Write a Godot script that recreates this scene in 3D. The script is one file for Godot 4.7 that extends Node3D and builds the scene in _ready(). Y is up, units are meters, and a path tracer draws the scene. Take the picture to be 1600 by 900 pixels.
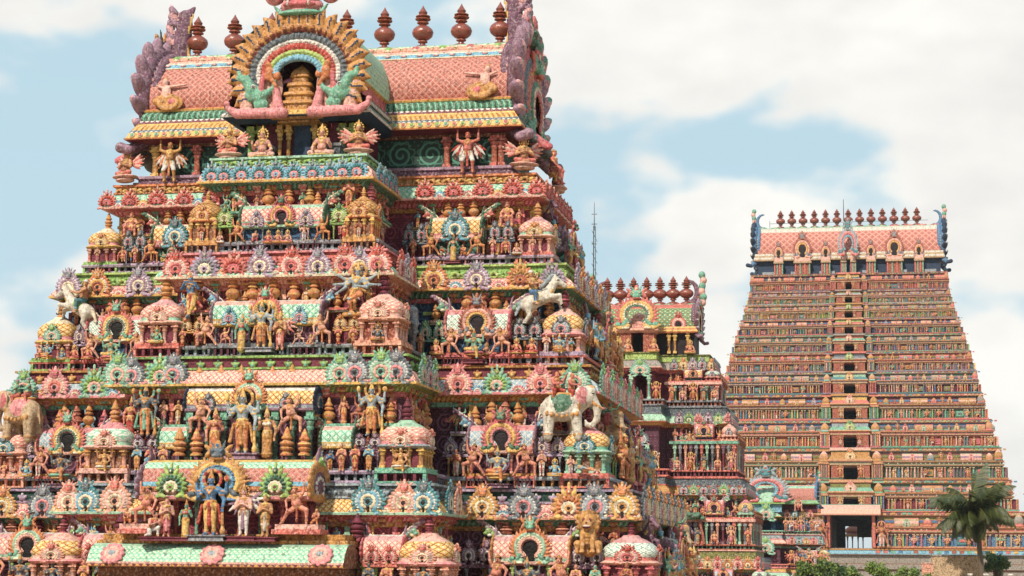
extends Node3D
# A South Indian temple complex: one carved and painted gateway tower close by, two smaller ones and a tall one behind it.

var rng := RandomNumberGenerator.new()
var mat_cache := {}
var tex_cache := {}
var taken := {}
var lib := {}
var grime: ImageTexture
var grain: ImageTexture
var weather: ImageTexture


func _ready() -> void:
	rng.seed = 11
	set_view()
	make_base_textures()
	make_library()
	near_tower()
	near_statues()
	middle_tower()
	small_tower()
	far_tower()
	surroundings()


func set_view() -> void:
	var cam := Camera3D.new()
	cam.name = "camera"
	add_child(cam)
	cam.position = Vector3(0, 9, 0)
	var yaw := deg_to_rad(11.13)
	var pitch := deg_to_rad(8.2)
	cam.look_at_from_position(cam.position, cam.position + Vector3(-sin(yaw) * cos(pitch), sin(pitch), -cos(yaw) * cos(pitch)))
	cam.rotate_object_local(Vector3(0, 0, 1), deg_to_rad(0.5))
	cam.fov = 16.79
	cam.near = 0.5
	cam.far = 3000.0
	cam.current = true
	var env := Environment.new()
	env.background_mode = Environment.BG_SKY
	env.sky = Sky.new()
	var sky := PanoramaSkyMaterial.new()
	sky.panorama = sky_picture()
	env.sky.sky_material = sky
	env.background_energy_multiplier = 0.82
	env.tonemap_mode = Environment.TONE_MAPPER_LINEAR
	env.tonemap_exposure = 1.3
	env.fog_enabled = true
	env.fog_density = 0.00012
	env.fog_light_color = Color(0.9, 0.92, 0.94)
	env.sdfgi_enabled = true
	env.ssao_enabled = true
	env.ssil_enabled = true
	var we := WorldEnvironment.new()
	we.name = "environment"
	we.environment = env
	add_child(we)
	var sun := DirectionalLight3D.new()
	sun.name = "sun"
	add_child(sun)
	sun.light_color = Color(1.0, 0.965, 0.91)
	sun.light_energy = 1.2
	sun.light_angular_distance = 1.5
	sun.shadow_enabled = true
	sun.look_at_from_position(Vector3(-8, 26, 26), Vector3.ZERO)


# ---- sky: blue air with drifting cloud masses, the same weather all the way round
var cloud_noise: FastNoiseLite
var cloud_fine: FastNoiseLite
const CLOUDS := [[-12.0, 17.5, 6.5, 2.2, 0.55], [2.5, 16.5, 5.0, 2.2, 0.5], [10.0, 15.5, 7.0, 2.6, 0.75], [13.5, 12.9, 5.0, 1.5, 0.5], [-16.0, 13.8, 4.0, 0.9, 0.35], [7.6, 9.9, 2.4, 1.2, 0.95], [5.6, 9.0, 2.0, 0.9, 0.55],
	[13.8, 9.6, 3.0, 2.0, 0.5], [15.0, 5.0, 3.2, 4.5, 0.7], [6.0, 5.0, 2.4, 2.6, 0.6], [-15.2, 5.6, 3.2, 2.6, 0.5], [-15.0, 9.8, 2.0, 2.2, -0.55], [2.4, 11.2, 1.6, 1.2, -0.5], [7.5, 12.3, 4.0, 0.45, -0.4], [11.0, 13.6, 3.5, 0.9, 0.4], [13.6, 9.0, 2.4, 2.2, 0.4], [-13.5, 11.2, 2.4, 1.6, -0.4]]


func sky_at(az: float, el: float) -> Color:
	var d := Vector3(sin(az) * cos(el) + 5.0, sin(el) * 2.1 + 5.0, -cos(az) * cos(el) + 5.0)
	var n := cloud_noise.get_noise_3dv(d * 100.0)
	var w := cloud_fine.get_noise_3dv(d * 100.0)
	var bias := 0.06
	var ra := rad_to_deg(wrapf(az + deg_to_rad(11.13), -PI, PI))
	var re := rad_to_deg(el)
	for c in CLOUDS:
		var dx: float = (ra - c[0]) / c[2]
		var dy: float = (re - c[1]) / c[3]
		var q := dx * dx + dy * dy
		if q < 9.0:
			bias += float(c[4]) * exp(-q)
	var t := clampf((bias + n * 1.15 + w * 0.42) * 1.75 - 0.08, 0.0, 1.0)
	t = t * t * (3.0 - 2.0 * t)
	var blue := Color(0.765, 0.86, 0.90).lerp(Color(0.66, 0.80, 0.88), clampf(re / 40.0, 0.0, 1.0))
	blue = blue.lerp(Color(0.85, 0.885, 0.89), clampf(1.0 - re / 7.0, 0.0, 1.0) * 0.8)
	var lum := 0.5 + 0.5 * cloud_noise.get_noise_3d(d.x * 100 + 1.5, d.y * 100 + 7.0, d.z * 100)
	var cloud := Color(0.985, 0.978, 0.955).lerp(Color(0.895, 0.890, 0.878), clampf(lum * 1.5 - 0.45 + w * 0.35, 0.0, 1.0))
	return blue.lerp(cloud, t)


func sky_picture() -> ImageTexture:
	cloud_noise = FastNoiseLite.new()
	cloud_noise.seed = 5
	cloud_noise.noise_type = FastNoiseLite.TYPE_SIMPLEX_SMOOTH
	cloud_noise.frequency = 0.055
	cloud_noise.fractal_octaves = 4
	cloud_fine = FastNoiseLite.new()
	cloud_fine.seed = 9
	cloud_fine.noise_type = FastNoiseLite.TYPE_SIMPLEX_SMOOTH
	cloud_fine.frequency = 0.22
	cloud_fine.fractal_octaves = 4
	var small := Image.create(512, 256, false, Image.FORMAT_RGB8)
	for j in 256:
		for i in 512:
			small.set_pixel(i, j, sky_at((i + 0.5) / 512.0 * TAU, PI / 2 - (j + 0.5) / 256.0 * PI))
	small.resize(4096, 2048, Image.INTERPOLATE_CUBIC)
	# the part of the sky that the lens magnifies gets finer sampling of the same clouds
	var i0 := int((-11.13 - 24.0) / 360.0 * 4096)
	var i1 := int((-11.13 + 24.0) / 360.0 * 4096)
	for j in range(int((90.0 - 26.0) / 180.0 * 2048), int((90.0 + 1.0) / 180.0 * 2048)):
		for i in range(i0, i1):
			small.set_pixel(posmod(i, 4096), j, sky_at((i + 0.5) / 4096.0 * TAU, PI / 2 - (j + 0.5) / 2048.0 * PI))
	return ImageTexture.create_from_image(small)


# ---- paint
const COL := {
	"brick": "bd6a5b", "brick_pale": "dba08c", "brick_deep": "a35446",
	"peach": "e8a184", "coral": "d96f60", "pink": "e98f90", "rose": "cf6468", "salmon": "efb3a0", "cream": "efdcb8", "white": "e6dfd3", "mint": "a4d0ae", "jade": "70b394", "leaf": "8ab556",
	"lime": "b0ca68", "olive": "82823a", "forest": "44765a", "deep_green": "29463b", "yellow": "e8b860", "gold": "cf9048", "orange": "da8048", "ochre": "bd8238", "brown": "855332", "terracotta": "ab5439",
	"copper": "8f4635", "maroon": "78333f", "wine": "592833", "purple": "744a60", "mauve": "9f788c", "lilac": "b096ae", "grey": "84878e", "slate": "58666e", "steel": "9dabb0", "sky": "76b3c9",
	"blue": "467da8", "navy": "2f3f56", "teal": "3a858b", "red": "bd3b2c", "skin": "e08a70", "tan": "cf8f60", "black": "1a1614", "dark": "2a2022", "stone": "978d82", "sand": "c4a47c", "ivory": "ddd3c0", "flesh": "dd9a86", "lotus": "e2a3a0"}
# pattern: kind, ground colour, line colour, inner colour, size of one repeat in metres
const PATTERNS := {
	"lattice_pink": ["diamond", "salmon", "coral", "cream", 0.17], "lattice_mint": ["diamond", "mint", "jade", "white", 0.21], "lattice_red": ["diamond", "brick", "brick_pale", "brick_deep", 0.20],
	"lattice_blue": ["diamond", "steel", "white", "sky", 0.18], "lattice_gold": ["diamond", "yellow", "terracotta", "cream", 0.17], "lattice_peach": ["diamond", "peach", "terracotta", "salmon", 0.16],
	"lattice_orange": ["diamond", "gold", "brown", "yellow", 0.16], "lattice_white": ["diamond", "white", "jade", "mint", 0.17], "scale_green": ["scale", "mint", "jade", "cream", 0.14], "scale_pale": ["scale", "ivory", "jade", "mint", 0.22],
	"scale_red": ["scale", "coral", "cream", "rose", 0.16], "scale_peach": ["scale", "salmon", "coral", "cream", 0.14], "flute_green": ["flute", "forest", "deep_green", "jade", 0.16], "flute_gold": ["flute", "gold", "brown", "yellow", 0.14],
	"flute_peach": ["flute", "peach", "terracotta", "salmon", 0.14], "flute_olive": ["flute", "olive", "forest", "lime", 0.14], "flute_rose": ["flute", "rose", "maroon", "pink", 0.14], "bead_white": ["bead", "maroon", "wine", "white", 0.16], "bead_slate": ["bead", "slate", "navy", "ivory", 0.14], "bead_gold": ["bead", "maroon", "wine", "gold", 0.18],
	"scroll_dark": ["scroll", "deep_green", "dark", "jade", 0.9], "scroll_wine": ["scroll", "wine", "dark", "mauve", 0.6], "scroll_navy": ["scroll", "navy", "dark", "blue", 0.6], "scroll_maroon": ["scroll", "maroon", "wine", "rose", 0.6], "tile_pink": ["diamond", "brick", "brick_pale", "brick_deep", 0.85], "scale_moss": ["scale", "olive", "forest", "mint", 0.3]}


func make_base_textures() -> void:
	var a := FastNoiseLite.new()
	a.seed = 3
	a.noise_type = FastNoiseLite.TYPE_SIMPLEX_SMOOTH
	a.frequency = 0.012
	a.fractal_octaves = 5
	var b := FastNoiseLite.new()
	b.seed = 8
	b.frequency = 0.055
	b.fractal_octaves = 4
	var n := 512
	var ia := a.get_seamless_image(n, n)
	var ib := b.get_seamless_image(n, n)
	var g := Image.create(n, n, false, Image.FORMAT_RGB8)
	for y in n:
		for x in n:
			var m := ia.get_pixel(x, y).r
			var f := ib.get_pixel(x, y).r
			var v := 1.0 - clampf(m - 0.45, 0.0, 1.0) * 0.42 - absf(f - 0.5) * 0.5
			if f * 0.6 + m * 0.5 > 0.72:
				v -= (f * 0.6 + m * 0.5 - 0.72) * 1.7
			v = clampf(v, 0.25, 1.0)
			g.set_pixel(x, y, Color(v, v * (1.0 - (1.0 - v) * 0.10), v * (1.0 - (1.0 - v) * 0.16)))
	grime = ImageTexture.create_from_image(g)
	# worn limewash shows pale in grains and flakes, old rain and mould dark in spots and runs
	var c := FastNoiseLite.new()
	c.seed = 21
	c.frequency = 0.03
	c.fractal_octaves = 5
	var ic := c.get_seamless_image(n, n)
	var w := Image.create(n, n, false, Image.FORMAT_RGBA8)
	for y in n:
		for x in n:
			var f := ib.get_pixel(x, y).r
			var m := ic.get_pixel(x, y).r
			var r := ic.get_pixel((x * 3 + 77) % n, (y / 2 + 190) % n).r
			var pale := clampf((f - 0.52) * 3.5, 0.0, 1.0) * 0.27
			var soot := clampf((m * 0.55 + (1.0 - f) * 0.5 - 0.54) * 6.0, 0.0, 1.0) * 0.5 + clampf((r - 0.60) * 4.0, 0.0, 1.0) * 0.55
			w.set_pixel(x, y, Color(0.93, 0.87, 0.80, pale) if pale > soot else Color(0.25, 0.17, 0.16, minf(soot, 0.6)))
	weather = ImageTexture.create_from_image(w)
	grain = ImageTexture.create_from_image(ib)


func shade(c: String) -> Color:
	return Color(COL[c])


# the towers are limewashed, so most colours are chalky; the darks stay as they are
func chalk(c: String) -> Color:
	var k := shade(c)
	var l := k.get_luminance()
	return k.lerp(Color(l, l, l), 0.03).lerp(Color(1.0, 0.92, 0.88), 0.02) if l > 0.2 else k


func paint(called: String) -> StandardMaterial3D:
	if mat_cache.has(called):
		return mat_cache[called]
	var m := StandardMaterial3D.new()
	m.resource_name = called
	m.roughness = 0.62
	m.metallic_specular = 0.35
	m.detail_enabled = called != "copper" and (PATTERNS.has(called) and not called.begins_with("scroll") or COL.has(called) and shade(called).get_luminance() > 0.3)
	m.detail_albedo = weather
	m.detail_blend_mode = BaseMaterial3D.BLEND_MODE_MIX
	m.detail_uv_layer = BaseMaterial3D.DETAIL_UV_2
	m.uv2_triplanar = true
	m.uv2_world_triplanar = true
	m.uv2_scale = Vector3.ONE * 0.33
	if PATTERNS.has(called):
		var p: Array = PATTERNS[called]
		var t := pattern(p)
		m.albedo_texture = t[0]
		m.heightmap_enabled = true
		m.heightmap_texture = t[1]
		m.heightmap_scale = 2.5
		m.uv1_scale = Vector3.ONE / float(p[4])
	else:
		m.albedo_color = chalk(called)
		m.albedo_texture = grime
		m.uv1_triplanar = true
		m.uv1_world_triplanar = true
		m.uv1_scale = Vector3.ONE * 0.4
		m.heightmap_enabled = true
		m.heightmap_texture = grain
		m.heightmap_scale = 1.3
		if called in ["copper"]:
			m.roughness = 0.35
			m.metallic_specular = 0.6
	mat_cache[called] = m
	return m


func pattern(p: Array) -> Array:
	var n := 64
	var im := Image.create(n, n, false, Image.FORMAT_RGB8)
	var hm: Image = tex_cache.get(p[0] + "_h")
	var need := hm == null
	if need:
		hm = Image.create(n, n, false, Image.FORMAT_RGB8)
	var c0 := chalk(p[1])
	var c1 := chalk(p[2])
	var c2 := chalk(p[3])
	for y in n:
		for x in n:
			var u := (x + 0.5) / n
			var v := (y + 0.5) / n
			var c := c0
			var h := 0.5
			match p[0]:
				"diamond":
					var d := absf(absf(u - 0.5) + absf(v - 0.5) - 0.5)
					var inner := minf(absf(u - 0.5) + absf(v - 0.5), 1.0 - absf(u - 0.5) - absf(v - 0.5))
					inner = 0.5 - d
					if d < 0.075:
						c = c1
						h = 0.9
					elif d > 0.33:
						c = c2
						h = 0.7
					else:
						h = 0.15
				"scale":
					var du := absf(u - 0.5)
					var r1 := Vector2(u - 0.5, v).length()
					var r2 := Vector2(minf(u, 1.0 - u), v - 0.5).length()
					var r3 := Vector2(u - 0.5, v - 1.0).length()
					var r := r1
					if v > 0.5 and r2 < 0.5:
						r = r2
					if r1 > 0.5 and r2 >= 0.5:
						r = r3 if du > 0.9 else 0.5
					if v <= 0.5 and r1 >= 0.5:
						r = 0.48 if r2 > 0.5 else r2
					c = c1 if r > 0.41 else (c2 if r < 0.16 else c0)
					h = 0.2 + r
				"flute":
					var q := absf(u - 0.5) * 2.0
					h = 1.0 - q * q
					c = c1 if q > 0.86 else (c2 if q < 0.2 else c0)
				"bead":
					var rr := Vector2((u - 0.5), (v - 0.5)).length()
					h = 0.2 if rr > 0.4 else sqrt(maxf(0.0, 0.17 - rr * rr)) * 2.2
					c = c2 if rr < 0.36 else (c1 if rr < 0.44 else c0)
				"scroll":
					var o := Vector2(u - 0.5, v - 0.5)
					var ang := atan2(o.y, o.x)
					var rad := o.length()
					var s := sin(ang + rad * 30.0)
					var lf := sin(ang * 7.0) * 0.06 + 0.36
					if rad < 0.42 and s > 0.35 and rad > 0.04:
						c = c0.lerp(c2, 0.55)
						h = 0.9
					elif absf(rad - lf - 0.05) < 0.03:
						c = c0.lerp(c2, 0.4)
						h = 0.8
					elif sin(u * TAU * 4.0) * sin(v * TAU * 4.0) > 0.75 and rad > 0.42:
						c = c0.lerp(c2, 0.4)
						h = 0.8
					else:
						c = c0.lerp(c1, 0.3)
						h = 0.2
			im.set_pixel(x, y, c)
			if need:
				hm.set_pixel(x, y, Color(h, h, h))
	tex_cache[p[0] + "_h"] = hm
	if not tex_cache.has(p[0] + "_t"):
		tex_cache[p[0] + "_t"] = ImageTexture.create_from_image(hm)
	return [ImageTexture.create_from_image(im), tex_cache[p[0] + "_t"]]


# ---- mesh building: a Build collects triangles per paint slot
class Slot:
	var v := PackedVector3Array()
	var n := PackedVector3Array()
	var t := PackedVector2Array()
	var i := PackedInt32Array()


class Build:
	var s := {}

	func g(k) -> Slot:
		if not s.has(k):
			s[k] = Slot.new()
		return s[k]

	func quad(k, a: Vector3, b: Vector3, c: Vector3, d: Vector3, uv := Rect2(0, 0, 1, 1)) -> void:
		var nn := (c - a).cross(d - b)
		if nn.length_squared() < 1e-14:
			return
		nn = nn.normalized()
		quadn(k, a, b, c, d, nn, nn, nn, nn, uv)

	func quadn(k, a: Vector3, b: Vector3, c: Vector3, d: Vector3, na: Vector3, nb: Vector3, nc: Vector3, nd: Vector3, uv := Rect2(0, 0, 1, 1)) -> void:
		var q := g(k)
		var o := q.v.size()
		q.v.append_array([a, b, c, d])
		q.n.append_array([na, nb, nc, nd])
		q.t.append_array([uv.position, Vector2(uv.end.x, uv.position.y), uv.end, Vector2(uv.position.x, uv.end.y)])
		q.i.append_array([o, o + 2, o + 1, o, o + 3, o + 2])

	func tri(k, a: Vector3, b: Vector3, c: Vector3) -> void:
		var nn := (b - a).cross(c - a).normalized()
		var q := g(k)
		var o := q.v.size()
		q.v.append_array([a, b, c])
		q.n.append_array([nn, nn, nn])
		q.t.append_array([Vector2(a.x, a.y), Vector2(b.x, b.y), Vector2(c.x, c.y)])
		q.i.append_array([o, o + 2, o + 1])

	func box(k, c: Vector3, z: Vector3, top := 1.0, top_z := -1.0) -> void:
		var h := z * 0.5
		var tz := top if top_z < 0.0 else top_z
		var p := []
		for y in [-1, 1]:
			for q in [[-1, 1], [1, 1], [1, -1], [-1, -1]]:
				p.append(c + Vector3(q[0] * h.x * (top if y > 0 else 1.0), y * h.y, q[1] * h.z * (tz if y > 0 else 1.0)))
		for e in 4:
			var f := (e + 1) % 4
			var w := z.x if e % 2 == 0 else z.z
			quad(k, p[e], p[f], p[f + 4], p[e + 4], Rect2(0, 0, w, z.y))
		quad(k, p[4], p[5], p[6], p[7], Rect2(0, 0, z.x, z.z))
		quad(k, p[3], p[2], p[1], p[0], Rect2(0, 0, z.x, z.z))

	# profile entries: [radius, height, slot of the piece that ends here]
	func lathe(prof: Array, seg: int, p := 2.0, at := Vector3.ZERO, turn := 0.0) -> void:
		var normals := []
		for j in range(1, prof.size()):
			normals.append(Vector2(prof[j][1] - prof[j - 1][1], prof[j - 1][0] - prof[j][0]).normalized())
		var acc := 0.0
		for j in range(1, prof.size()):
			var a: Array = prof[j - 1]
			var b: Array = prof[j]
			var n0: Vector2 = normals[j - 1]
			var n1 := n0
			if j > 1 and normals[j - 2].dot(n0) > 0.6:
				n0 = (normals[j - 2] + n0).normalized()
			if j < prof.size() - 1 and normals[j].dot(n1) > 0.6:
				n1 = (normals[j] + n1).normalized()
			var ln := Vector2(b[0] - a[0], b[1] - a[1]).length()
			var rm := maxf(a[0], b[0]) * TAU
			for i in seg:
				var v := []
				var nn := []
				for e in [[i, a, n0], [i + 1, a, n0], [i + 1, b, n1], [i, b, n1]]:
					var th: float = TAU * e[0] / seg + turn
					var cs := sin(th)
					var sn := cos(th)
					var m := pow(pow(absf(cs), p) + pow(absf(sn), p), -1.0 / p)
					var gx := signf(cs) * pow(absf(cs), p - 1.0)
					var gz := signf(sn) * pow(absf(sn), p - 1.0)
					var gn := Vector2(gx, gz).normalized()
					v.append(at + Vector3(cs * m * e[1][0], e[1][1], sn * m * e[1][0]))
					nn.append(Vector3(gn.x * e[2].x, e[2].y, gn.y * e[2].x).normalized())
				quadn(b[2], v[0], v[1], v[2], v[3], nn[0], nn[1], nn[2], nn[3], Rect2(rm * i / seg, acc, rm / seg, ln))
			acc += ln

	# a moulding run round a plan (outward is to the side that faces the viewer when the plan runs left to right); profile entries: [offset, height, slot, smooth]
	func sweep(plan: PackedVector2Array, prof: Array, closed := true) -> void:
		var m := plan.size()
		var off := []
		for i in m:
			var prv := plan[(i - 1 + m) % m]
			var nxt := plan[(i + 1) % m]
			var d0 := (plan[i] - prv).normalized()
			var d1 := (nxt - plan[i]).normalized()
			if not closed and i == 0:
				d0 = d1
			if not closed and i == m - 1:
				d1 = d0
			var a := Vector2(-d0.y, d0.x)
			var b := Vector2(-d1.y, d1.x)
			off.append((a + b) / maxf(0.3, 1.0 + a.dot(b)))
		var normals := []
		for j in range(1, prof.size()):
			normals.append(Vector2(prof[j][1] - prof[j - 1][1], prof[j - 1][0] - prof[j][0]).normalized())
		var acc := 0.0
		for j in range(1, prof.size()):
			var a: Array = prof[j - 1]
			var b: Array = prof[j]
			var n0: Vector2 = normals[j - 1]
			var n1 := n0
			if b.size() > 3 and j > 1 and a.size() > 3:
				n0 = (normals[j - 2] + n0).normalized()
			if b.size() > 3 and j < prof.size() - 1 and prof[j + 1].size() > 3:
				n1 = (normals[j] + n1).normalized()
			var ln := Vector2(b[0] - a[0], b[1] - a[1]).length()
			var run := 0.0
			for i in (m if closed else m - 1):
				var k := (i + 1) % m
				var l := plan[i].distance_to(plan[k])
				var dir := (plan[k] - plan[i]).normalized()
				var w := Vector3(-dir.y, 0, dir.x)
				var pa: Vector2 = plan[i] + off[i] * a[0]
				var pb: Vector2 = plan[k] + off[k] * a[0]
				var pc: Vector2 = plan[k] + off[k] * b[0]
				var pd: Vector2 = plan[i] + off[i] * b[0]
				var na := w * n0.x + Vector3(0, n0.y, 0)
				var nb := w * n1.x + Vector3(0, n1.y, 0)
				quadn(b[2], Vector3(pa.x, a[1], pa.y), Vector3(pb.x, a[1], pb.y), Vector3(pc.x, b[1], pc.y), Vector3(pd.x, b[1], pd.y), na, na, nb, nb, Rect2(run, acc, l, ln))
				run += l
			acc += ln

	# a run along x of an outline given in (z, y), from the front foot over the top to the back foot; entries: [z, y, slot]
	func barrel(w: float, prof: Array, cap = null) -> void:
		var acc := 0.0
		var normals := []
		for j in range(1, prof.size()):
			normals.append(Vector2(prof[j][1] - prof[j - 1][1], prof[j - 1][0] - prof[j][0]).normalized())
		for j in range(1, prof.size()):
			var a: Array = prof[j - 1]
			var b: Array = prof[j]
			var n0: Vector2 = normals[j - 1]
			var n1 := n0
			if j > 1 and normals[j - 2].dot(n0) > 0.75:
				n0 = (normals[j - 2] + n0).normalized()
			if j < prof.size() - 1 and normals[j].dot(n1) > 0.75:
				n1 = (normals[j] + n1).normalized()
			var ln := Vector2(b[0] - a[0], b[1] - a[1]).length()
			var x := w * 0.5
			var na := Vector3(0, n0.y, n0.x)
			var nb := Vector3(0, n1.y, n1.x)
			quadn(b[2], Vector3(-x, a[1], a[0]), Vector3(x, a[1], a[0]), Vector3(x, b[1], b[0]), Vector3(-x, b[1], b[0]), na, na, nb, nb, Rect2(0, acc, w, ln))
			acc += ln
			if cap != null:
				var mid := Vector3(x, prof[0][1], 0)
				tri(cap, Vector3(x, a[1], a[0]), mid, Vector3(x, b[1], b[0]))
				tri(cap, Vector3(-x, b[1], b[0]), Vector3(-x, prof[0][1], 0), Vector3(-x, a[1], a[0]))

	# a flat outline (x, y), counter-clockwise, given thickness along z
	func plate(k, poly: PackedVector2Array, z0: float, z1: float, side = null) -> void:
		var ids := Geometry2D.triangulate_polygon(poly)
		for e in range(0, ids.size(), 3):
			var a := poly[ids[e]]
			var b := poly[ids[e + 1]]
			var c := poly[ids[e + 2]]
			if (b - a).cross(c - a) < 0:
				var h := b
				b = c
				c = h
			tri(k, Vector3(a.x, a.y, z1), Vector3(b.x, b.y, z1), Vector3(c.x, c.y, z1))
			tri(k, Vector3(a.x, a.y, z0), Vector3(c.x, c.y, z0), Vector3(b.x, b.y, z0))
		for e in poly.size():
			var a := poly[e]
			var b := poly[(e + 1) % poly.size()]
			quad(k if side == null else side, Vector3(a.x, a.y, z0), Vector3(b.x, b.y, z0), Vector3(b.x, b.y, z1), Vector3(a.x, a.y, z1))

	func tube(k, pts: Array, radii: Array, seg := 6) -> void:
		var rings := []
		for j in pts.size():
			var d: Vector3 = (pts[mini(j + 1, pts.size() - 1)] - pts[maxi(j - 1, 0)]).normalized()
			var x := d.cross(Vector3(0.31, 0.2, 0.93)).normalized()
			var y := d.cross(x)
			var ring := []
			for e in seg:
				var th := TAU * e / seg
				ring.append([pts[j] + (x * cos(th) + y * sin(th)) * radii[j], x * cos(th) + y * sin(th)])
			rings.append(ring)
		for j in pts.size() - 1:
			for e in seg:
				var f := (e + 1) % seg
				var a: Array = rings[j][e]
				var b: Array = rings[j][f]
				var c: Array = rings[j + 1][f]
				var d: Array = rings[j + 1][e]
				quadn(k, a[0], b[0], c[0], d[0], a[1], b[1], c[1], d[1])

	func add(o: Build, x: Transform3D, remap := {}) -> void:
		var nb := x.basis.inverse().transposed()
		var flip := x.basis.determinant() < 0
		for k in o.s:
			var a: Slot = o.s[k]
			var q := g(remap.get(k, k))
			var base := q.v.size()
			q.v.append_array(x * a.v)
			for e in a.n:
				q.n.append((nb * e).normalized())
			q.t.append_array(a.t)
			for e in range(0, a.i.size(), 3):
				q.i.append(a.i[e] + base)
				q.i.append(a.i[e + (2 if flip else 1)] + base)
				q.i.append(a.i[e + (1 if flip else 2)] + base)

	func done() -> ArrayMesh:
		var m := ArrayMesh.new()
		var keys := []
		for k in s:
			if s[k].i.size() == 0:
				continue
			var q: Slot = s[k]
			var arr := []
			arr.resize(Mesh.ARRAY_MAX)
			arr[Mesh.ARRAY_VERTEX] = q.v
			arr[Mesh.ARRAY_NORMAL] = q.n
			arr[Mesh.ARRAY_TEX_UV] = q.t
			arr[Mesh.ARRAY_INDEX] = q.i
			m.add_surface_from_arrays(Mesh.PRIMITIVE_TRIANGLES, arr)
			keys.append(k)
		m.set_meta("slots", keys)
		return m


# ---- modelling like clay: rounded limbs and lumps blended together and skinned as one surface
# limb: [0, slot, from, to, radius, radius]; lump: [1, slot, centre, radii, turned basis or null]
func sculpt(prims: Array, cell: float, k: float) -> Build:
	var out := Build.new()
	var lo := Vector3.INF
	var hi := -Vector3.INF
	var boxes := []
	for p in prims:
		var a: Vector3
		var b: Vector3
		if p[0] == 0:
			var r: float = maxf(p[4], p[5])
			a = p[2].min(p[3]) - Vector3.ONE * r
			b = p[2].max(p[3]) + Vector3.ONE * r
		else:
			var e: Vector3 = p[3]
			if p[4] != null:
				var bs: Basis = p[4]
				e = (bs.x.abs() * e.x + bs.y.abs() * e.y + bs.z.abs() * e.z)
			a = p[2] - e
			b = p[2] + e
		boxes.append([a, b])
		lo = lo.min(a)
		hi = hi.max(b)
	var pad := cell * 2.0 + k * 0.5
	lo -= Vector3.ONE * (pad + cell)
	hi += Vector3.ONE * (pad + cell)
	var nx := int((hi.x - lo.x) / cell) + 2
	var ny := int((hi.y - lo.y) / cell) + 2
	var nz := int((hi.z - lo.z) / cell) + 2
	var far := pad + k
	var f := PackedFloat32Array()
	f.resize(nx * ny * nz)
	f.fill(far)
	var best := f.duplicate()
	var mt := PackedByteArray()
	mt.resize(nx * ny * nz)
	for q in prims.size():
		var p: Array = prims[q]
		var a: Vector3 = (boxes[q][0] - lo - Vector3.ONE * pad) / cell
		var b: Vector3 = (boxes[q][1] - lo + Vector3.ONE * pad) / cell
		var x0 := maxi(0, int(a.x))
		var x1 := mini(nx - 1, int(b.x) + 1)
		var y0 := maxi(0, int(a.y))
		var y1 := mini(ny - 1, int(b.y) + 1)
		var z0 := maxi(0, int(a.z))
		var z1 := mini(nz - 1, int(b.z) + 1)
		var slot: int = p[1]
		var limb: bool = p[0] == 0
		var pa: Vector3 = p[2]
		var ba := Vector3.ZERO
		var bb := 1.0
		var ra := 0.0
		var rb := 0.0
		var inv := Vector3.ONE
		var inv2 := Vector3.ONE
		var turned := false
		var bt := Basis()
		if limb:
			ba = p[3] - pa
			bb = maxf(ba.length_squared(), 1e-9)
			ra = p[4]
			rb = p[5] - p[4]
		else:
			inv = Vector3.ONE / p[3]
			inv2 = inv * inv
			if p[4] != null:
				turned = true
				bt = p[4].transposed()
		for z in range(z0, z1 + 1):
			for y in range(y0, y1 + 1):
				var at := x0 + nx * (y + ny * z)
				var w := lo + Vector3(x0, y, z) * cell - pa
				for x in range(x0, x1 + 1):
					var d: float
					if limb:
						var h := clampf(w.dot(ba) / bb, 0.0, 1.0)
						d = (w - ba * h).length() - ra - rb * h
					else:
						var e := bt * w if turned else w
						var k0 := (e * inv).length()
						var k1 := (e * inv2).length()
						d = k0 * (k0 - 1.0) / maxf(k1, 1e-6)
					if d < far:
						if d < best[at]:
							best[at] = d
							mt[at] = slot
						var o := f[at]
						var u := maxf(k - absf(o - d), 0.0)
						f[at] = minf(o, d) - u * u * 0.25 / k
					at += 1
					w.x += cell
	# one vertex in each cell that the surface crosses
	var ids := {}
	var pos := PackedVector3Array()
	var nor := PackedVector3Array()
	var cells := PackedInt32Array()
	var sy := nx
	var sz := nx * ny
	var lim := cell * 2.2
	for z in nz - 1:
		for y in ny - 1:
			var at := nx * (y + ny * z)
			for x in nx - 1:
				var f0 := f[at]
				if f0 < lim and f0 > -lim:
					var f1 := f[at + 1]
					var f2 := f[at + sy]
					var f3 := f[at + sy + 1]
					var f4 := f[at + sz]
					var f5 := f[at + sz + 1]
					var f6 := f[at + sz + sy]
					var f7 := f[at + sz + sy + 1]
					var neg := int(f0 < 0) + int(f1 < 0) + int(f2 < 0) + int(f3 < 0) + int(f4 < 0) + int(f5 < 0) + int(f6 < 0) + int(f7 < 0)
					if neg > 0 and neg < 8:
						var gr := Vector3(f1 + f3 + f5 + f7 - f0 - f2 - f4 - f6, f2 + f3 + f6 + f7 - f0 - f1 - f4 - f5, f4 + f5 + f6 + f7 - f0 - f1 - f2 - f3) * 0.25
						var fc := (f0 + f1 + f2 + f3 + f4 + f5 + f6 + f7) * 0.125
						var gg := maxf(gr.length_squared(), 1e-9)
						var mv := (gr * (-fc / gg)).clamp(Vector3.ONE * -0.5, Vector3.ONE * 0.5)
						ids[at] = pos.size()
						pos.append(lo + (Vector3(x + 0.5, y + 0.5, z + 0.5) + mv) * cell)
						nor.append(gr / sqrt(gg))
						cells.append(at)
				at += 1
	var maps := {}
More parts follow.
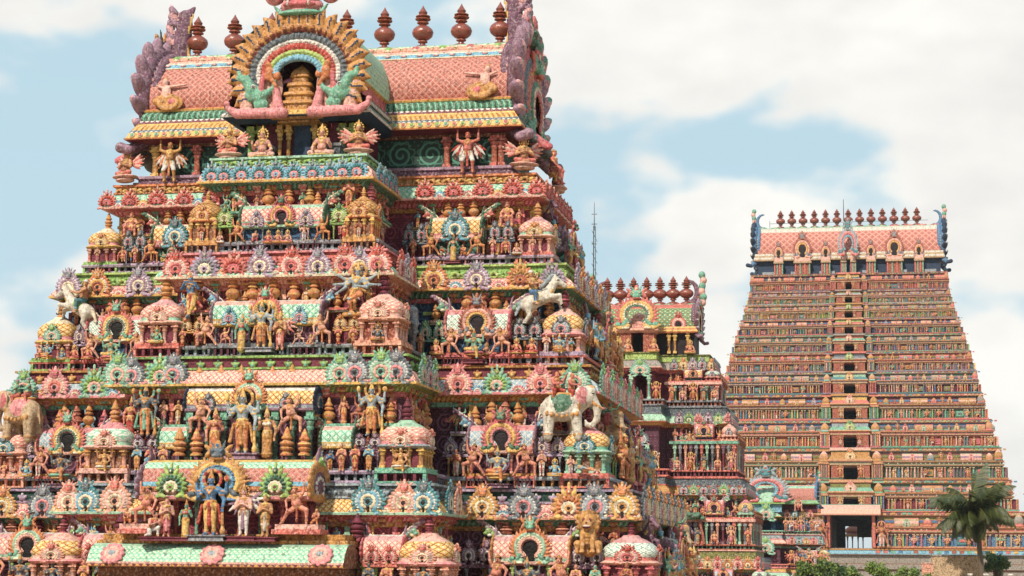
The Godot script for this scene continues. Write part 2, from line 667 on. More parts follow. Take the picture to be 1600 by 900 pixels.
	for at in cells:
		var s0 := f[at] < 0
		for ax in 3:
			var st := 1 if ax == 0 else (sy if ax == 1 else sz)
			var s1 := f[at + st] < 0
			if s0 == s1:
				continue
			var u := sy if ax == 0 else (sz if ax == 1 else 1)
			var v := sz if ax == 0 else (1 if ax == 1 else sy)
			var q0 = ids.get(at)
			var q1 = ids.get(at - u)
			var q2 = ids.get(at - u - v)
			var q3 = ids.get(at - v)
			if q0 == null or q1 == null or q2 == null or q3 == null:
				continue
			var slot := mt[at] if s0 else mt[at + st]
			var g := out.g(slot)
			if not maps.has(slot):
				maps[slot] = {}
			var mp: Dictionary = maps[slot]
			var quad := [q0, q1, q2, q3] if s0 else [q0, q3, q2, q1]
			var w := PackedInt32Array()
			for id in quad:
				if not mp.has(id):
					mp[id] = g.v.size()
					g.v.append(pos[id])
					g.n.append(nor[id])
					g.t.append(Vector2(pos[id].x, pos[id].y))
				w.append(mp[id])
			g.i.append_array([w[0], w[2], w[1], w[0], w[3], w[2]])
	return out


# ---- figures.  slots: 0 skin, 1 cloth, 2 gold, 3 hair and eyes, 4 second colour
func V(x: float, y: float, z: float) -> Vector3:
	return Vector3(x, y, z)


func limb(s: int, a: Vector3, b: Vector3, r0: float, r1: float) -> Array:
	return [0, s, a, b, r0, r1]


func lump(s: int, c: Vector3, r: Vector3, turn = null) -> Array:
	return [1, s, c, r, turn]


func tilt(ax: Vector3, deg: float) -> Basis:
	return Basis(ax.normalized(), deg_to_rad(deg))


var head_kinds := {}
var hand: Build


func make_heads() -> void:
	for kind in ["crown", "halo", "turban", "bun", "demon"]:
		var p := []
		p.append(lump(0, V(0, 0.02, 0), V(0.40, 0.46, 0.44)))
		p.append(lump(0, V(0, -0.26, 0.08), V(0.28, 0.26, 0.30)))
		p.append(limb(0, V(0, 0.06, 0.42), V(0, -0.10, 0.50), 0.05, 0.075))
		p.append(limb(0, V(0, -0.5, -0.04), V(0, -0.3, -0.02), 0.2, 0.2))
		p.append(lump(4, V(0, -0.24, 0.37), V(0.12, 0.035, 0.05)))
		for s in [-1, 1]:
			p.append(lump(2 if kind != "demon" else 0, V(0.40 * s, -0.04, -0.02), V(0.07, 0.16, 0.10)))
			p.append(lump(2, V(0.43 * s, -0.28, 0), V(0.09, 0.13, 0.09)))
			p.append(lump(3, V(0.155 * s, 0.05, 0.385), V(0.10, 0.055, 0.05)))
			p.append(limb(3, V(0.06 * s, 0.16, 0.40), V(0.26 * s, 0.17, 0.34), 0.025, 0.02))
		match kind:
			"crown", "halo":
				for j in 6:
					var r := 0.43 - 0.055 * j
					p.append(lump(2, V(0, 0.26 + 0.17 * j, -0.02), V(r, 0.12, r)))
				p.append(lump(4, V(0, 0.34, 0.38), V(0.10, 0.13, 0.08)))
				p.append(limb(2, V(0, 1.2, -0.02), V(0, 1.5, -0.02), 0.10, 0.03))
				p.append(lump(3, V(0, -0.05, -0.22), V(0.40, 0.42, 0.28)))
				if kind == "halo":
					for j in 11:
						var a := deg_to_rad(-50.0 + 280.0 * j / 10.0)
						p.append(lump(2, V(cos(a) * 0.72, 0.12 + sin(a) * 0.82, -0.2), V(0.17, 0.17, 0.12)))
			"turban":
				p.append(lump(4, V(0, 0.34, -0.03), V(0.47, 0.24, 0.47)))
				p.append(lump(4, V(0, 0.52, -0.05), V(0.30, 0.22, 0.30)))
				p.append(lump(2, V(0, 0.4, 0.42), V(0.08, 0.12, 0.06)))
			"bun":
				p.append(lump(3, V(0, 0.16, -0.10), V(0.46, 0.40, 0.42)))
				p.append(lump(3, V(0, 0.55, -0.12), V(0.22, 0.20, 0.22)))
				p.append(lump(2, V(0, 0.38, 0.22), V(0.36, 0.07, 0.22)))
			"demon":
				p.append(lump(3, V(0, 0.20, -0.12), V(0.50, 0.40, 0.42)))
				p.append(lump(0, V(0, -0.12, 0.40), V(0.13, 0.09, 0.12)))
				p.append(lump(2, V(0, 0.42, 0.1), V(0.42, 0.10, 0.36)))
				p.append(lump(2, V(0, 0.6, 0.0), V(0.2, 0.2, 0.2)))
				for s in [-1, 1]:
					p.append(limb(3, V(0.05 * s, -0.17, 0.42), V(0.3 * s, -0.10, 0.36), 0.05, 0.03))
		head_kinds[kind] = sculpt(p, 0.075, 0.05)
	var h := [lump(0, V(0, 0.35, 0), V(0.30, 0.40, 0.13))]
	for j in 4:
		var x := -0.22 + 0.15 * j
		var l: float = [0.36, 0.46, 0.42, 0.3][j]
		h.append(limb(0, V(x, 0.62, 0), V(x * 1.15, 0.66 + l * 0.6, 0.04), 0.075, 0.07))
		h.append(limb(0, V(x * 1.15, 0.66 + l * 0.6, 0.04), V(x * 1.2, 0.64 + l, 0.12), 0.07, 0.06))
	h.append(limb(0, V(0.24, 0.22, 0.03), V(0.46, 0.5, 0.1), 0.09, 0.07))
	h.append(lump(2, V(0, 0.0, 0), V(0.24, 0.10, 0.2)))
	hand = sculpt(h, 0.085, 0.04)


# pose: pelvis p, chest c, head h, legs [[hip side, knee, ankle, toe]], arms [[shoulder side, elbow, wrist, hand direction]]
func figure(d: Dictionary, cell := 0.021) -> Build:
	var p := []
	var pl: Vector3 = d.get("p", V(0, 0.50, 0))
	var ch: Vector3 = d.get("c", V(0, 0.71, 0.01))
	var hd: Vector3 = d.get("h", V(0, 0.90, 0.015))
	var fat: float = d.get("fat", 1.0)
	var cl: int = d.get("leg", 1)
	p.append(lump(0, ch, V(0.112, 0.085, 0.078) * V(1, 1, fat)))
	p.append(limb(0, ch + V(-0.095, 0.045, -0.01), ch + V(0.095, 0.045, -0.01), 0.045, 0.045))
	p.append(limb(0, ch, pl + V(0, 0.03, 0), 0.085, 0.082 * fat))
	if fat > 1.05 or d.has("belly"):
		p.append(lump(0, pl.lerp(ch, 0.42) + V(0, 0, 0.035), V(0.10, 0.085, 0.09) * fat))
	if d.get("bust", false):
		for s in [-1, 1]:
			p.append(lump(4, ch + V(0.05 * s, -0.005, 0.065), V(0.05, 0.045, 0.045)))
	p.append(limb(0, ch + V(0, 0.06, 0), hd + V(0, -0.05, -0.01), 0.042, 0.04))
	p.append(lump(1, pl, V(0.112, 0.075, 0.088)))
	p.append(lump(2, pl + V(0, 0.055, 0.005), V(0.112 * fat, 0.02, 0.098 * fat)))
	p.append(lump(2, ch + V(0, 0.065, 0.022), V(0.092, 0.022, 0.078)))
	p.append(limb(2, ch + V(-0.05, 0.05, 0.06), ch + V(0, -0.03, 0.088 * fat), 0.014, 0.016))
	p.append(limb(2, ch + V(0.05, 0.05, 0.06), ch + V(0, -0.03, 0.088 * fat), 0.014, 0.016))
	p.append(limb(2, ch + V(-0.08, 0.05, 0.05), pl.lerp(ch, 0.3) + V(0.06, 0, 0.075 * fat), 0.010, 0.010))
	for l in d.legs:
		var hip: Vector3 = pl + V(0.055 * l[0], -0.02, 0)
		var kn: Vector3 = l[1]
		var an: Vector3 = l[2]
		p.append(limb(cl, hip, kn, 0.068, 0.05))
		p.append(limb(d.get("shin", cl), kn, an, 0.048, 0.032))
		p.append(limb(0, an + V(0, -0.005, 0), an + (l[3] if l.size() > 3 else V(0.02 * l[0], -0.022, 0.08)), 0.03, 0.022))
		p.append(lump(2, kn.lerp(an, 0.86), V(0.045, 0.018, 0.045)))
		if d.has("kneeband"):
			p.append(lump(4, hip.lerp(kn, 0.9), V(0.062, 0.03, 0.062)))
	if d.get("sash", true):
		var e: Vector3 = V(pl.x, maxf(pl.y - 0.34, 0.06), pl.z + 0.06)
		p.append(limb(4, pl + V(0, 0.02, 0.085), pl.lerp(e, 0.6) + V(0, 0, 0.02), 0.022, 0.03))
		p.append(limb(4, pl.lerp(e, 0.6) + V(0, 0, 0.02), e, 0.03, 0.034))
		for s in [-1, 1]:
			p.append(limb(2, pl + V(0.03 * s, 0.04, 0.085), pl + V(0.075 * s, -0.07, 0.085), 0.012, 0.014))
	if d.get("skirt", false):
		p.append(limb(1, pl, V(pl.x, 0.06, pl.z), 0.10, 0.115))
		p.append(lump(2, V(pl.x, 0.07, pl.z), V(0.135, 0.02, 0.13)))
	for a in d.arms:
		var sh: Vector3 = ch + V(0.125 * a[0], 0.04, -0.012)
		var el: Vector3 = a[1]
		var wr: Vector3 = a[2]
		p.append(limb(0, sh, el, 0.042, 0.034))
		p.append(limb(0, el, wr, 0.034, 0.025))
		p.append(lump(2, sh.lerp(el, 0.55), V(0.048, 0.022, 0.048)))
	for w in d.get("wings", []):
		# [side, root, angles from, to, length, slot]
		for j in 6:
			var an := deg_to_rad(lerpf(w[2], w[3], j / 5.0))
			var dr := V(cos(an) * w[0], sin(an), -0.12).normalized()
			var ln: float = w[4] * (1.0 - 0.09 * absf(j - 2.0))
			p.append(lump(1 if j % 2 else w[5], w[1] + dr * ln * 0.5, V(ln * 0.52, 0.036, 0.022), Basis(dr, V(0, 0, 1).cross(dr).normalized(), V(0, 0, 1) - dr * dr.z).orthonormalized()))
	for e in d.get("extra", []):
		p.append(e)
	if d.has("halo"):
		for j in 15:
			var a := TAU * j / 15.0
			p.append(lump(2 if j % 2 else 4, hd + V(cos(a) * 0.15, sin(a) * 0.15 + 0.02, -0.06), V(0.036, 0.036, 0.02)))
	var b := sculpt(p, cell, 0.022)
	var hs: float = d.get("hs", 0.135)
	var hb := Basis.from_euler(d.get("turn", Vector3.ZERO)).scaled(Vector3.ONE * hs)
	for x in d.get("heads", [0.0]):
		b.add(head_kinds[d.get("head", "crown")], Transform3D(hb, hd + V(x, 0, -absf(x) * 0.3)))
	for a in d.arms:
		var dr: Vector3 = (a[2] - a[1]).normalized()
		if a.size() > 3:
			dr = a[3].normalized()
		var zz := V(0, 0, 1) if absf(dr.z) < 0.9 else V(0, -1, 0)
		var xx := dr.cross(zz).normalized()
		b.add(hand, Transform3D(Basis(xx, dr, xx.cross(dr)).scaled_local(V(0.075 * (1.0 if a[0] > 0 else -1.0), 0.085, 0.09)), a[2]))
	return b


func keep(called: String, b: Build) -> void:
	lib[called] = b.done()


func legs_stand(w := 0.06) -> Array:
	return [[-1, V(-w, 0.27, 0.015), V(-w - 0.005, 0.035, -0.005)], [1, V(w, 0.27, 0.015), V(w + 0.005, 0.035, -0.005)]]


func make_figures() -> void:
	make_heads()
	var disc := [lump(2, V(0.27, 0.93, 0.02), V(0.055, 0.055, 0.016)), lump(4, V(0.27, 0.93, 0.03), V(0.03, 0.03, 0.016)), lump(2, V(-0.27, 0.93, 0.02), V(0.04, 0.065, 0.035)), limb(2, V(0.24, 0.46, 0.1), V(0.25, 0.02, 0.1), 0.02, 0.03), lump(2, V(0.25, 0.06, 0.1), V(0.05, 0.06, 0.05))]
	var four := [[-1, V(-0.22, 0.60, 0.02), V(-0.17, 0.62, 0.14), V(0, 1, 0.1)], [1, V(0.23, 0.58, 0.0), V(0.24, 0.46, 0.10), V(0, -1, 0.2)], [-1, V(-0.25, 0.70, -0.02), V(-0.26, 0.84, 0.0)], [1, V(0.25, 0.70, -0.02), V(0.26, 0.84, 0.0)]]
	keep("deity", figure({"legs": legs_stand(), "arms": four, "extra": disc + [limb(4, V(-0.14, 0.5, 0.04), V(-0.2, 0.2, 0.03), 0.02, 0.035), limb(4, V(0.14, 0.5, 0.04), V(0.2, 0.2, 0.03), 0.02, 0.035)], "halo": true}, 0.0175))
	keep("consort", figure({"legs": legs_stand(0.045), "skirt": true, "bust": true, "arms": [[-1, V(-0.19, 0.58, 0.0), V(-0.17, 0.43, 0.05), V(0, -1, 0.1)], [1, V(0.19, 0.60, 0.04), V(0.14, 0.70, 0.13), V(0, 1, 0.1)]], "head": "crown", "h": V(0.015, 0.9, 0.015), "extra": [lump(4, V(0.14, 0.82, 0.13), V(0.035, 0.045, 0.035))]}))
	keep("devotee", figure({"legs": legs_stand(0.05), "arms": [[-1, V(-0.17, 0.57, 0.07), V(-0.025, 0.66, 0.14), V(0.1, 1, 0.1)], [1, V(0.17, 0.57, 0.07), V(0.025, 0.66, 0.14), V(-0.1, 1, 0.1)]], "head": "bun", "kneeband": 1}))
	keep("winged_devotee", figure({"legs": legs_stand(0.06), "arms": [[-1, V(-0.17, 0.57, 0.07), V(-0.025, 0.66, 0.14), V(0.1, 1, 0.1)], [1, V(0.17, 0.57, 0.07), V(0.025, 0.66, 0.14), V(-0.1, 1, 0.1)]], "head": "halo", "wings": [[-1, V(-0.08, 0.72, -0.06), 35, -85, 0.40, 4], [1, V(0.08, 0.72, -0.06), 35, -85, 0.40, 4]]}))
	keep("seated", figure({"p": V(0, 0.12, 0), "c": V(0, 0.34, 0.01), "h": V(0, 0.53, 0.02), "sash": false, "belly": 1, "legs": [[-1, V(-0.25, 0.085, 0.10), V(-0.02, 0.055, 0.20), V(0.08, 0, 0.02)], [1, V(0.25, 0.085, 0.10), V(0.02, 0.085, 0.18), V(-0.08, 0, 0.02)]],
		"arms": [[-1, V(-0.20, 0.22, 0.03), V(-0.19, 0.30, 0.15), V(0, 1, 0.1)], [1, V(0.21, 0.20, 0.04), V(0.16, 0.13, 0.16), V(-0.5, -0.2, 1)]], "head": "halo", "hs": 0.15, "extra": [lump(2, V(0, 0.02, 0.08), V(0.29, 0.03, 0.2))]}))
	keep("seated_four", figure({"p": V(0, 0.34, 0), "c": V(0, 0.56, 0.01), "h": V(0, 0.75, 0.02), "sash": false, "legs": [[-1, V(-0.22, 0.32, 0.14), V(0.0, 0.29, 0.22), V(0.08, 0, 0.02)], [1, V(0.12, 0.31, 0.24), V(0.13, 0.06, 0.23)]],
		"arms": [[-1, V(-0.20, 0.45, 0.03), V(-0.17, 0.52, 0.15), V(0, 1, 0.1)], [1, V(0.21, 0.43, 0.04), V(0.17, 0.36, 0.16), V(0, -0.6, 1)], [-1, V(-0.25, 0.56, -0.02), V(-0.27, 0.70, 0.0)], [1, V(0.25, 0.56, -0.02), V(0.27, 0.70, 0.0)]],
		"extra": [lump(2, V(0.28, 0.80, 0.02), V(0.05, 0.05, 0.02)), lump(2, V(-0.28, 0.80, 0.02), V(0.04, 0.06, 0.03)), lump(4, V(0, 0.22, 0.04), V(0.30, 0.06, 0.22)), lump(2, V(0, 0.15, 0.04), V(0.24, 0.05, 0.18))]}))
	keep("dwarf", figure({"p": V(-0.02, 0.42, 0), "c": V(0.03, 0.61, 0.04), "h": V(0.05, 0.79, 0.07), "fat": 1.2, "leg": 0, "hs": 0.16, "head": "demon", "turn": V(0.1, -0.4, 0), "legs": [[-1, V(-0.26, 0.34, 0.08), V(-0.25, 0.04, 0.03)], [1, V(0.19, 0.28, 0.12), V(0.34, 0.04, 0.06)]],
		"arms": [[-1, V(-0.15, 0.76, 0.03), V(-0.17, 0.93, 0.02), V(0, 1, 0)], [1, V(0.25, 0.55, 0.06), V(0.21, 0.38, 0.14), V(-0.3, -0.6, 0.4)]]}))
	keep("atlas", figure({"legs": [[-1, V(-0.13, 0.30, 0.08), V(-0.12, 0.035, 0.0)], [1, V(0.13, 0.30, 0.08), V(0.12, 0.035, 0.0)]], "shin": 0, "belly": 1, "head": "turban", "arms": [[-1, V(-0.25, 0.80, 0.0), V(-0.25, 1.02, 0.0), V(0, 1, 0)], [1, V(0.25, 0.80, 0.0), V(0.25, 1.02, 0.0), V(0, 1, 0)]],
		"wings": [[-1, V(-0.10, 0.78, -0.05), -35, -100, 0.50, 4], [1, V(0.10, 0.78, -0.05), -35, -100, 0.50, 4]]}))
	keep("garuda", figure({"p": V(0, 0.13, 0), "c": V(0, 0.35, 0.02), "h": V(0, 0.54, 0.03), "sash": false, "legs": [[-1, V(-0.22, 0.10, 0.12), V(-0.02, 0.06, 0.20), V(0.08, 0, 0.02)], [1, V(0.22, 0.10, 0.12), V(0.02, 0.08, 0.18), V(-0.08, 0, 0.02)]], "belly": 1,
		"arms": [[-1, V(-0.20, 0.24, 0.07), V(-0.03, 0.30, 0.17), V(0.1, 1, 0.1)], [1, V(0.20, 0.24, 0.07), V(0.03, 0.30, 0.17), V(-0.1, 1, 0.1)]], "head": "halo", "hs": 0.15, "wings": [[-1, V(-0.08, 0.32, -0.05), 40, -25, 0.46, 4], [1, V(0.08, 0.32, -0.05), 40, -25, 0.46, 4]],
		"extra": [lump(4, V(0, 0.0, 0.05), V(0.36, 0.045, 0.26)), lump(4, V(0, -0.08, 0.05), V(0.26, 0.06, 0.2))]}))
	keep("dancer", figure({"p": V(0, 0.47, 0), "c": V(0.03, 0.67, 0.02), "h": V(0.05, 0.86, 0.03), "halo": 1, "legs": [[-1, V(-0.10, 0.26, 0.06), V(-0.07, 0.04, 0.0)], [1, V(0.14, 0.40, 0.17), V(-0.06, 0.30, 0.24)]],
		"arms": [[-1, V(-0.22, 0.72, 0.0), V(-0.36, 0.80, 0.0)], [1, V(0.28, 0.72, 0.0), V(0.41, 0.80, 0.0)], [-1, V(-0.22, 0.62, 0.02), V(-0.38, 0.62, 0.02)], [1, V(0.27, 0.60, 0.02), V(0.43, 0.60, 0.02)], [-1, V(-0.20, 0.54, 0.06), V(-0.33, 0.46, 0.06)], [1, V(0.24, 0.54, 0.08), V(0.08, 0.56, 0.16), V(-1, -0.1, 0.2)]],
		"extra": [lump(2, V(-0.40, 0.88, 0.0), V(0.035, 0.06, 0.03)), limb(2, V(0.45, 0.72, 0), V(0.46, 1.02, 0), 0.016, 0.012), lump(4, V(0.46, 1.04, 0), V(0.05, 0.04, 0.02)), limb(4, V(-0.22, 0.02, 0.02), V(0.18, 0.03, 0.06), 0.045, 0.04), limb(4, V(-0.14, 0.52, -0.02), V(-0.24, 0.32, -0.03), 0.03, 0.03), limb(4, V(0.1, 0.52, -0.02), V(0.3, 0.42, -0.03), 0.03, 0.03)]}, 0.0185))
	keep("flute_player", figure({"p": V(0.02, 0.49, 0), "c": V(-0.02, 0.69, 0.01), "h": V(-0.01, 0.88, 0.02), "turn": V(0, 0.3, 0.1), "legs": [[-1, V(-0.04, 0.26, 0.02), V(-0.05, 0.035, -0.01)], [1, V(0.09, 0.27, 0.08), V(-0.02, 0.05, 0.10)]],
		"arms": [[-1, V(-0.20, 0.66, 0.06), V(-0.10, 0.80, 0.15), V(1, 0.2, 0)], [1, V(0.19, 0.66, 0.06), V(0.14, 0.79, 0.15), V(-1, 0.2, 0)]], "extra": [limb(2, V(-0.12, 0.83, 0.16), V(0.30, 0.80, 0.16), 0.014, 0.014), limb(4, V(0.05, 0.5, -0.03), V(0.25, 0.25, -0.03), 0.03, 0.04)]}))
	keep("throned", figure({"p": V(0, 0.30, 0), "c": V(0, 0.50, 0.01), "h": V(0, 0.68, 0.02), "leg": 0, "legs": [[-1, V(-0.16, 0.30, 0.18), V(-0.17, 0.04, 0.16)], [1, V(0.16, 0.30, 0.18), V(0.17, 0.04, 0.16)]], "head": "turban", "hs": 0.14,
		"arms": [[-1, V(-0.19, 0.42, 0.05), V(-0.14, 0.33, 0.18), V(0, -0.4, 1)], [1, V(0.19, 0.42, 0.05), V(0.14, 0.33, 0.18), V(0, -0.4, 1)]], "extra": [lump(4, V(0, 0.2, 0.0), V(0.14, 0.06, 0.12))]}))
	keep("recliner", figure({"p": V(0.12, 0.12, 0), "c": V(-0.12, 0.2, 0.02), "h": V(-0.26, 0.33, 0.04), "sash": false, "legs": [[-1, V(0.34, 0.13, 0.05), V(0.55, 0.05, 0.06)], [1, V(0.36, 0.17, 0.02), V(0.57, 0.1, 0.02)]], "arms": [[-1, V(-0.32, 0.08, 0.06), V(-0.3, 0.22, 0.08), V(0, 1, 0)], [1, V(0.04, 0.18, 0.12), V(0.16, 0.16, 0.12)]], "head": "crown"}))
	keep("kneeling", figure({"p": V(0, 0.20, 0), "c": V(0.06, 0.40, 0.03), "h": V(0.1, 0.57, 0.06), "turn": V(0.2, 0.7, 0), "head": "bun", "bust": true, "sash": false, "legs": [[-1, V(-0.05, 0.07, 0.2), V(-0.15, 0.04, -0.02)], [1, V(0.17, 0.24, 0.16), V(0.16, 0.04, 0.1)]], "arms": [[-1, V(-0.05, 0.3, 0.14), V(0.1, 0.36, 0.2)], [1, V(0.22, 0.3, 0.1), V(0.2, 0.4, 0.2), V(0, 1, 0)]]}))
	make_animals()


func rider(skin_remap: Dictionary) -> Build:
	var b := Build.new()
	var f := figure({"p": V(0, 0.22, 0), "c": V(0, 0.42, 0.02), "h": V(0, 0.60, 0.03), "head": "turban", "sash": false, "legs": [[-1, V(-0.17, 0.18, 0.14), V(-0.18, -0.06, 0.10)], [1, V(0.17, 0.18, 0.14), V(0.18, -0.06, 0.10)]], "arms": [[-1, V(-0.2, 0.36, 0.12), V(-0.1, 0.36, 0.26)], [1, V(0.24, 0.44, -0.04), V(0.34, 0.6, 0.0)]]}, 0.024)
	b.add(f, Transform3D.IDENTITY, skin_remap)
	return b


# animals face +x.  slots: 0 hide, 1 blanket, 2 gold, 3 eyes and hooves, 4 inside of ears and fringe, 5 rider's skin, 6 rider's cloth, 7 rider's turban
func make_animals() -> void:
	var up := {0: 5, 1: 6, 2: 2, 3: 3, 4: 7}
	var e := [lump(0, V(0, 0.62, 0), V(0.40, 0.27, 0.25)), lump(0, V(-0.22, 0.60, 0), V(0.22, 0.26, 0.24)), lump(0, V(0.45, 0.86, 0), V(0.19, 0.21, 0.17)), lump(0, V(0.53, 0.97, 0), V(0.13, 0.10, 0.14)), limb(0, V(0.25, 0.72, 0), V(0.42, 0.82, 0), 0.22, 0.19)]
	e.append_array([limb(0, V(0.58, 0.80, 0), V(0.68, 0.62, 0), 0.10, 0.085), limb(0, V(0.68, 0.62, 0), V(0.67, 0.42, 0), 0.085, 0.06), limb(0, V(0.67, 0.42, 0), V(0.57, 0.28, 0), 0.06, 0.05), limb(0, V(0.57, 0.28, 0), V(0.46, 0.30, 0), 0.05, 0.045), limb(0, V(0.46, 0.30, 0), V(0.44, 0.38, 0), 0.045, 0.03)])
	for s in [-1, 1]:
		e.append_array([limb(2, V(0.58, 0.72, 0.09 * s), V(0.78, 0.62, 0.10 * s), 0.03, 0.015), limb(4, V(0.78, 0.62, 0.10 * s), V(0.88, 0.64, 0.10 * s), 0.018, 0.008), lump(4, V(0.36, 0.86, 0.21 * s), V(0.12, 0.17, 0.03), tilt(V(0, 1, 0), 25.0 * s)), lump(0, V(0.35, 0.86, 0.19 * s), V(0.15, 0.20, 0.03), tilt(V(0, 1, 0), 25.0 * s)), lump(3, V(0.575, 0.90, 0.115 * s), V(0.03, 0.022, 0.02))])
		e.append_array([limb(0, V(0.24, 0.5, 0.13 * s), V(0.30 if s > 0 else 0.22, 0.04, 0.14 * s), 0.12, 0.085), limb(0, V(-0.28, 0.5, 0.13 * s), V(-0.30, 0.04, 0.14 * s), 0.13, 0.085), lump(2, V(0.29 if s > 0 else 0.22, 0.09, 0.14 * s), V(0.10, 0.03, 0.10)), lump(2, V(-0.3, 0.09, 0.14 * s), V(0.10, 0.03, 0.10))])
		for j in 7:
			e.append(lump(2, V(-0.33 + 0.1 * j, 0.44 + 0.02 * absf(j - 3), 0.265 * s), V(0.035, 0.05, 0.025)))
	e.append_array([lump(1, V(-0.03, 0.66, 0), V(0.33, 0.26, 0.272)), limb(0, V(-0.42, 0.68, 0), V(-0.50, 0.36, 0.02), 0.03, 0.02), lump(2, V(-0.03, 0.90, 0), V(0.30, 0.035, 0.15)), lump(2, V(0.55, 1.02, 0), V(0.09, 0.07, 0.11)), lump(2, V(0.30, 0.66, 0), V(0.03, 0.24, 0.24))])
	var eb := sculpt(e, 0.026, 0.035)
	var r := rider(up)
	eb.add(r, Transform3D(Basis(V(0, 1, 0), PI / 2 - 0.5).scaled_local(Vector3.ONE * 0.72), V(0.16, 0.82, 0)))
	eb.add(r, Transform3D(Basis(V(0, 1, 0), PI / 2 - 0.9).scaled_local(Vector3.ONE * 0.72), V(-0.14, 0.84, 0)))
	keep("elephant", eb)
	var h := [limb(0, V(-0.20, 0.48, 0), V(0.16, 0.66, 0), 0.16, 0.15), lump(0, V(-0.22, 0.46, 0), V(0.18, 0.18, 0.16)), limb(0, V(0.18, 0.70, 0), V(0.36, 0.98, 0), 0.12, 0.075), limb(0, V(0.36, 1.0, 0), V(0.54, 0.88, 0), 0.078, 0.05), lump(0, V(0.55, 0.87, 0), V(0.055, 0.05, 0.05))]
	h.append_array([limb(4, V(0.06, 0.86, 0), V(0.28, 1.10, 0), 0.05, 0.04), limb(2, V(0.16, 0.60, 0.1), V(0.30, 0.78, 0.1), 0.03, 0.02), limb(2, V(0.16, 0.60, -0.1), V(0.30, 0.78, -0.1), 0.03, 0.02), limb(4, V(-0.38, 0.5, 0), V(-0.50, 0.22, 0.02), 0.05, 0.03), lump(1, V(-0.04, 0.62, 0), V(0.17, 0.13, 0.175), tilt(V(0, 0, 1), 25)), lump(2, V(-0.08, 0.5, 0), V(0.19, 0.03, 0.18), tilt(V(0, 0, 1), 25))])
	for s in [-1, 1]:
		h.append_array([lump(0, V(0.34, 1.09, 0.045 * s), V(0.02, 0.06, 0.018)), lump(3, V(0.42, 0.99, 0.07 * s), V(0.025, 0.02, 0.015)), limb(0, V(-0.26, 0.42, 0.09 * s), V(-0.20, 0.22, 0.1 * s), 0.09, 0.05), limb(0, V(-0.20, 0.22, 0.1 * s), V(-0.32, 0.04, 0.1 * s), 0.05, 0.035), lump(3, V(-0.31, 0.025, 0.1 * s), V(0.05, 0.03, 0.045)),
			limb(0, V(0.18, 0.60, 0.09 * s), V(0.44, 0.60 + 0.05 * s, 0.1 * s), 0.075, 0.045), limb(0, V(0.44, 0.60 + 0.05 * s, 0.1 * s), V(0.48, 0.42 + 0.05 * s, 0.1 * s), 0.042, 0.03), lump(3, V(0.49, 0.39 + 0.05 * s, 0.1 * s), V(0.035, 0.03, 0.035))])
	var hb := sculpt(h, 0.024, 0.03)
	hb.add(r, Transform3D(Basis(V(0, 1, 0), PI / 2 - 0.55).rotated(V(0, 0, 1), 0.2).scaled_local(Vector3.ONE * 1.0), V(-0.08, 0.52, 0)))
	keep("horse", hb)
	# seated lion, facing +z: 0 body, 1 mane, 2 teeth, 3 eyes and mouth
	var l := [limb(0, V(0, 0.12, -0.12), V(0, 0.5, 0.02), 0.2, 0.17), lump(1, V(0, 0.72, 0.0), V(0.27, 0.27, 0.18)), lump(0, V(0, 0.72, 0.12), V(0.17, 0.17, 0.14)), lump(0, V(0, 0.64, 0.25), V(0.12, 0.09, 0.09)), lump(3, V(0, 0.60, 0.30), V(0.09, 0.03, 0.05)), lump(2, V(0, 0.62, 0.32), V(0.08, 0.015, 0.03)), lump(3, V(0, 0.70, 0.33), V(0.03, 0.02, 0.02))]
	for s in [-1, 1]:
		l.append_array([limb(0, V(0.11 * s, 0.45, 0.1), V(0.12 * s, 0.05, 0.18), 0.075, 0.055), lump(0, V(0.12 * s, 0.04, 0.22), V(0.07, 0.04, 0.08)), limb(0, V(0.2 * s, 0.12, -0.05), V(0.24 * s, 0.22, 0.08), 0.12, 0.09), limb(0, V(0.24 * s, 0.2, 0.1), V(0.25 * s, 0.04, 0.12), 0.06, 0.05), lump(3, V(0.07 * s, 0.77, 0.24), V(0.032, 0.026, 0.02)), lump(0, V(0.17 * s, 0.90, 0.02), V(0.05, 0.06, 0.03))])
	for j in 12:
		var a := TAU * j / 12.0
		l.append(lump(1, V(cos(a) * 0.25, 0.71 + sin(a) * 0.25, 0.06), V(0.055, 0.055, 0.05)))
	for j in 4:
		l.append(lump(1, V(0, 0.45 - 0.07 * j, 0.18), V(0.09 - 0.012 * j, 0.045, 0.05)))
	keep("lion", sculpt(l, 0.024, 0.025))


# ---- ornaments
func arc(p: Array, slot: int, r: float, rad: float, z: float, from: float, to: float, n: int, cy := 0.0, sq := 1.0) -> void:
	for j in n:
		var a := deg_to_rad(lerpf(from, to, float(j) / n))
		var b := deg_to_rad(lerpf(from, to, float(j + 1) / n))
		p.append(limb(slot, V(cos(a) * r, sin(a) * r * sq + cy, z), V(cos(b) * r, sin(b) * r * sq + cy, z), rad, rad))


func beads(p: Array, slot: int, r: float, size: Vector3, z: float, from: float, to: float, n: int, cy := 0.0, sq := 1.0, alt := -1) -> void:
	for j in n:
		var a := deg_to_rad(lerpf(from, to, float(j) / (n - 1)))
		p.append(lump(slot if alt < 0 or j % 2 == 0 else alt, V(cos(a) * r, sin(a) * r * sq + cy, z), size, Basis(V(0, 0, 1), a)))


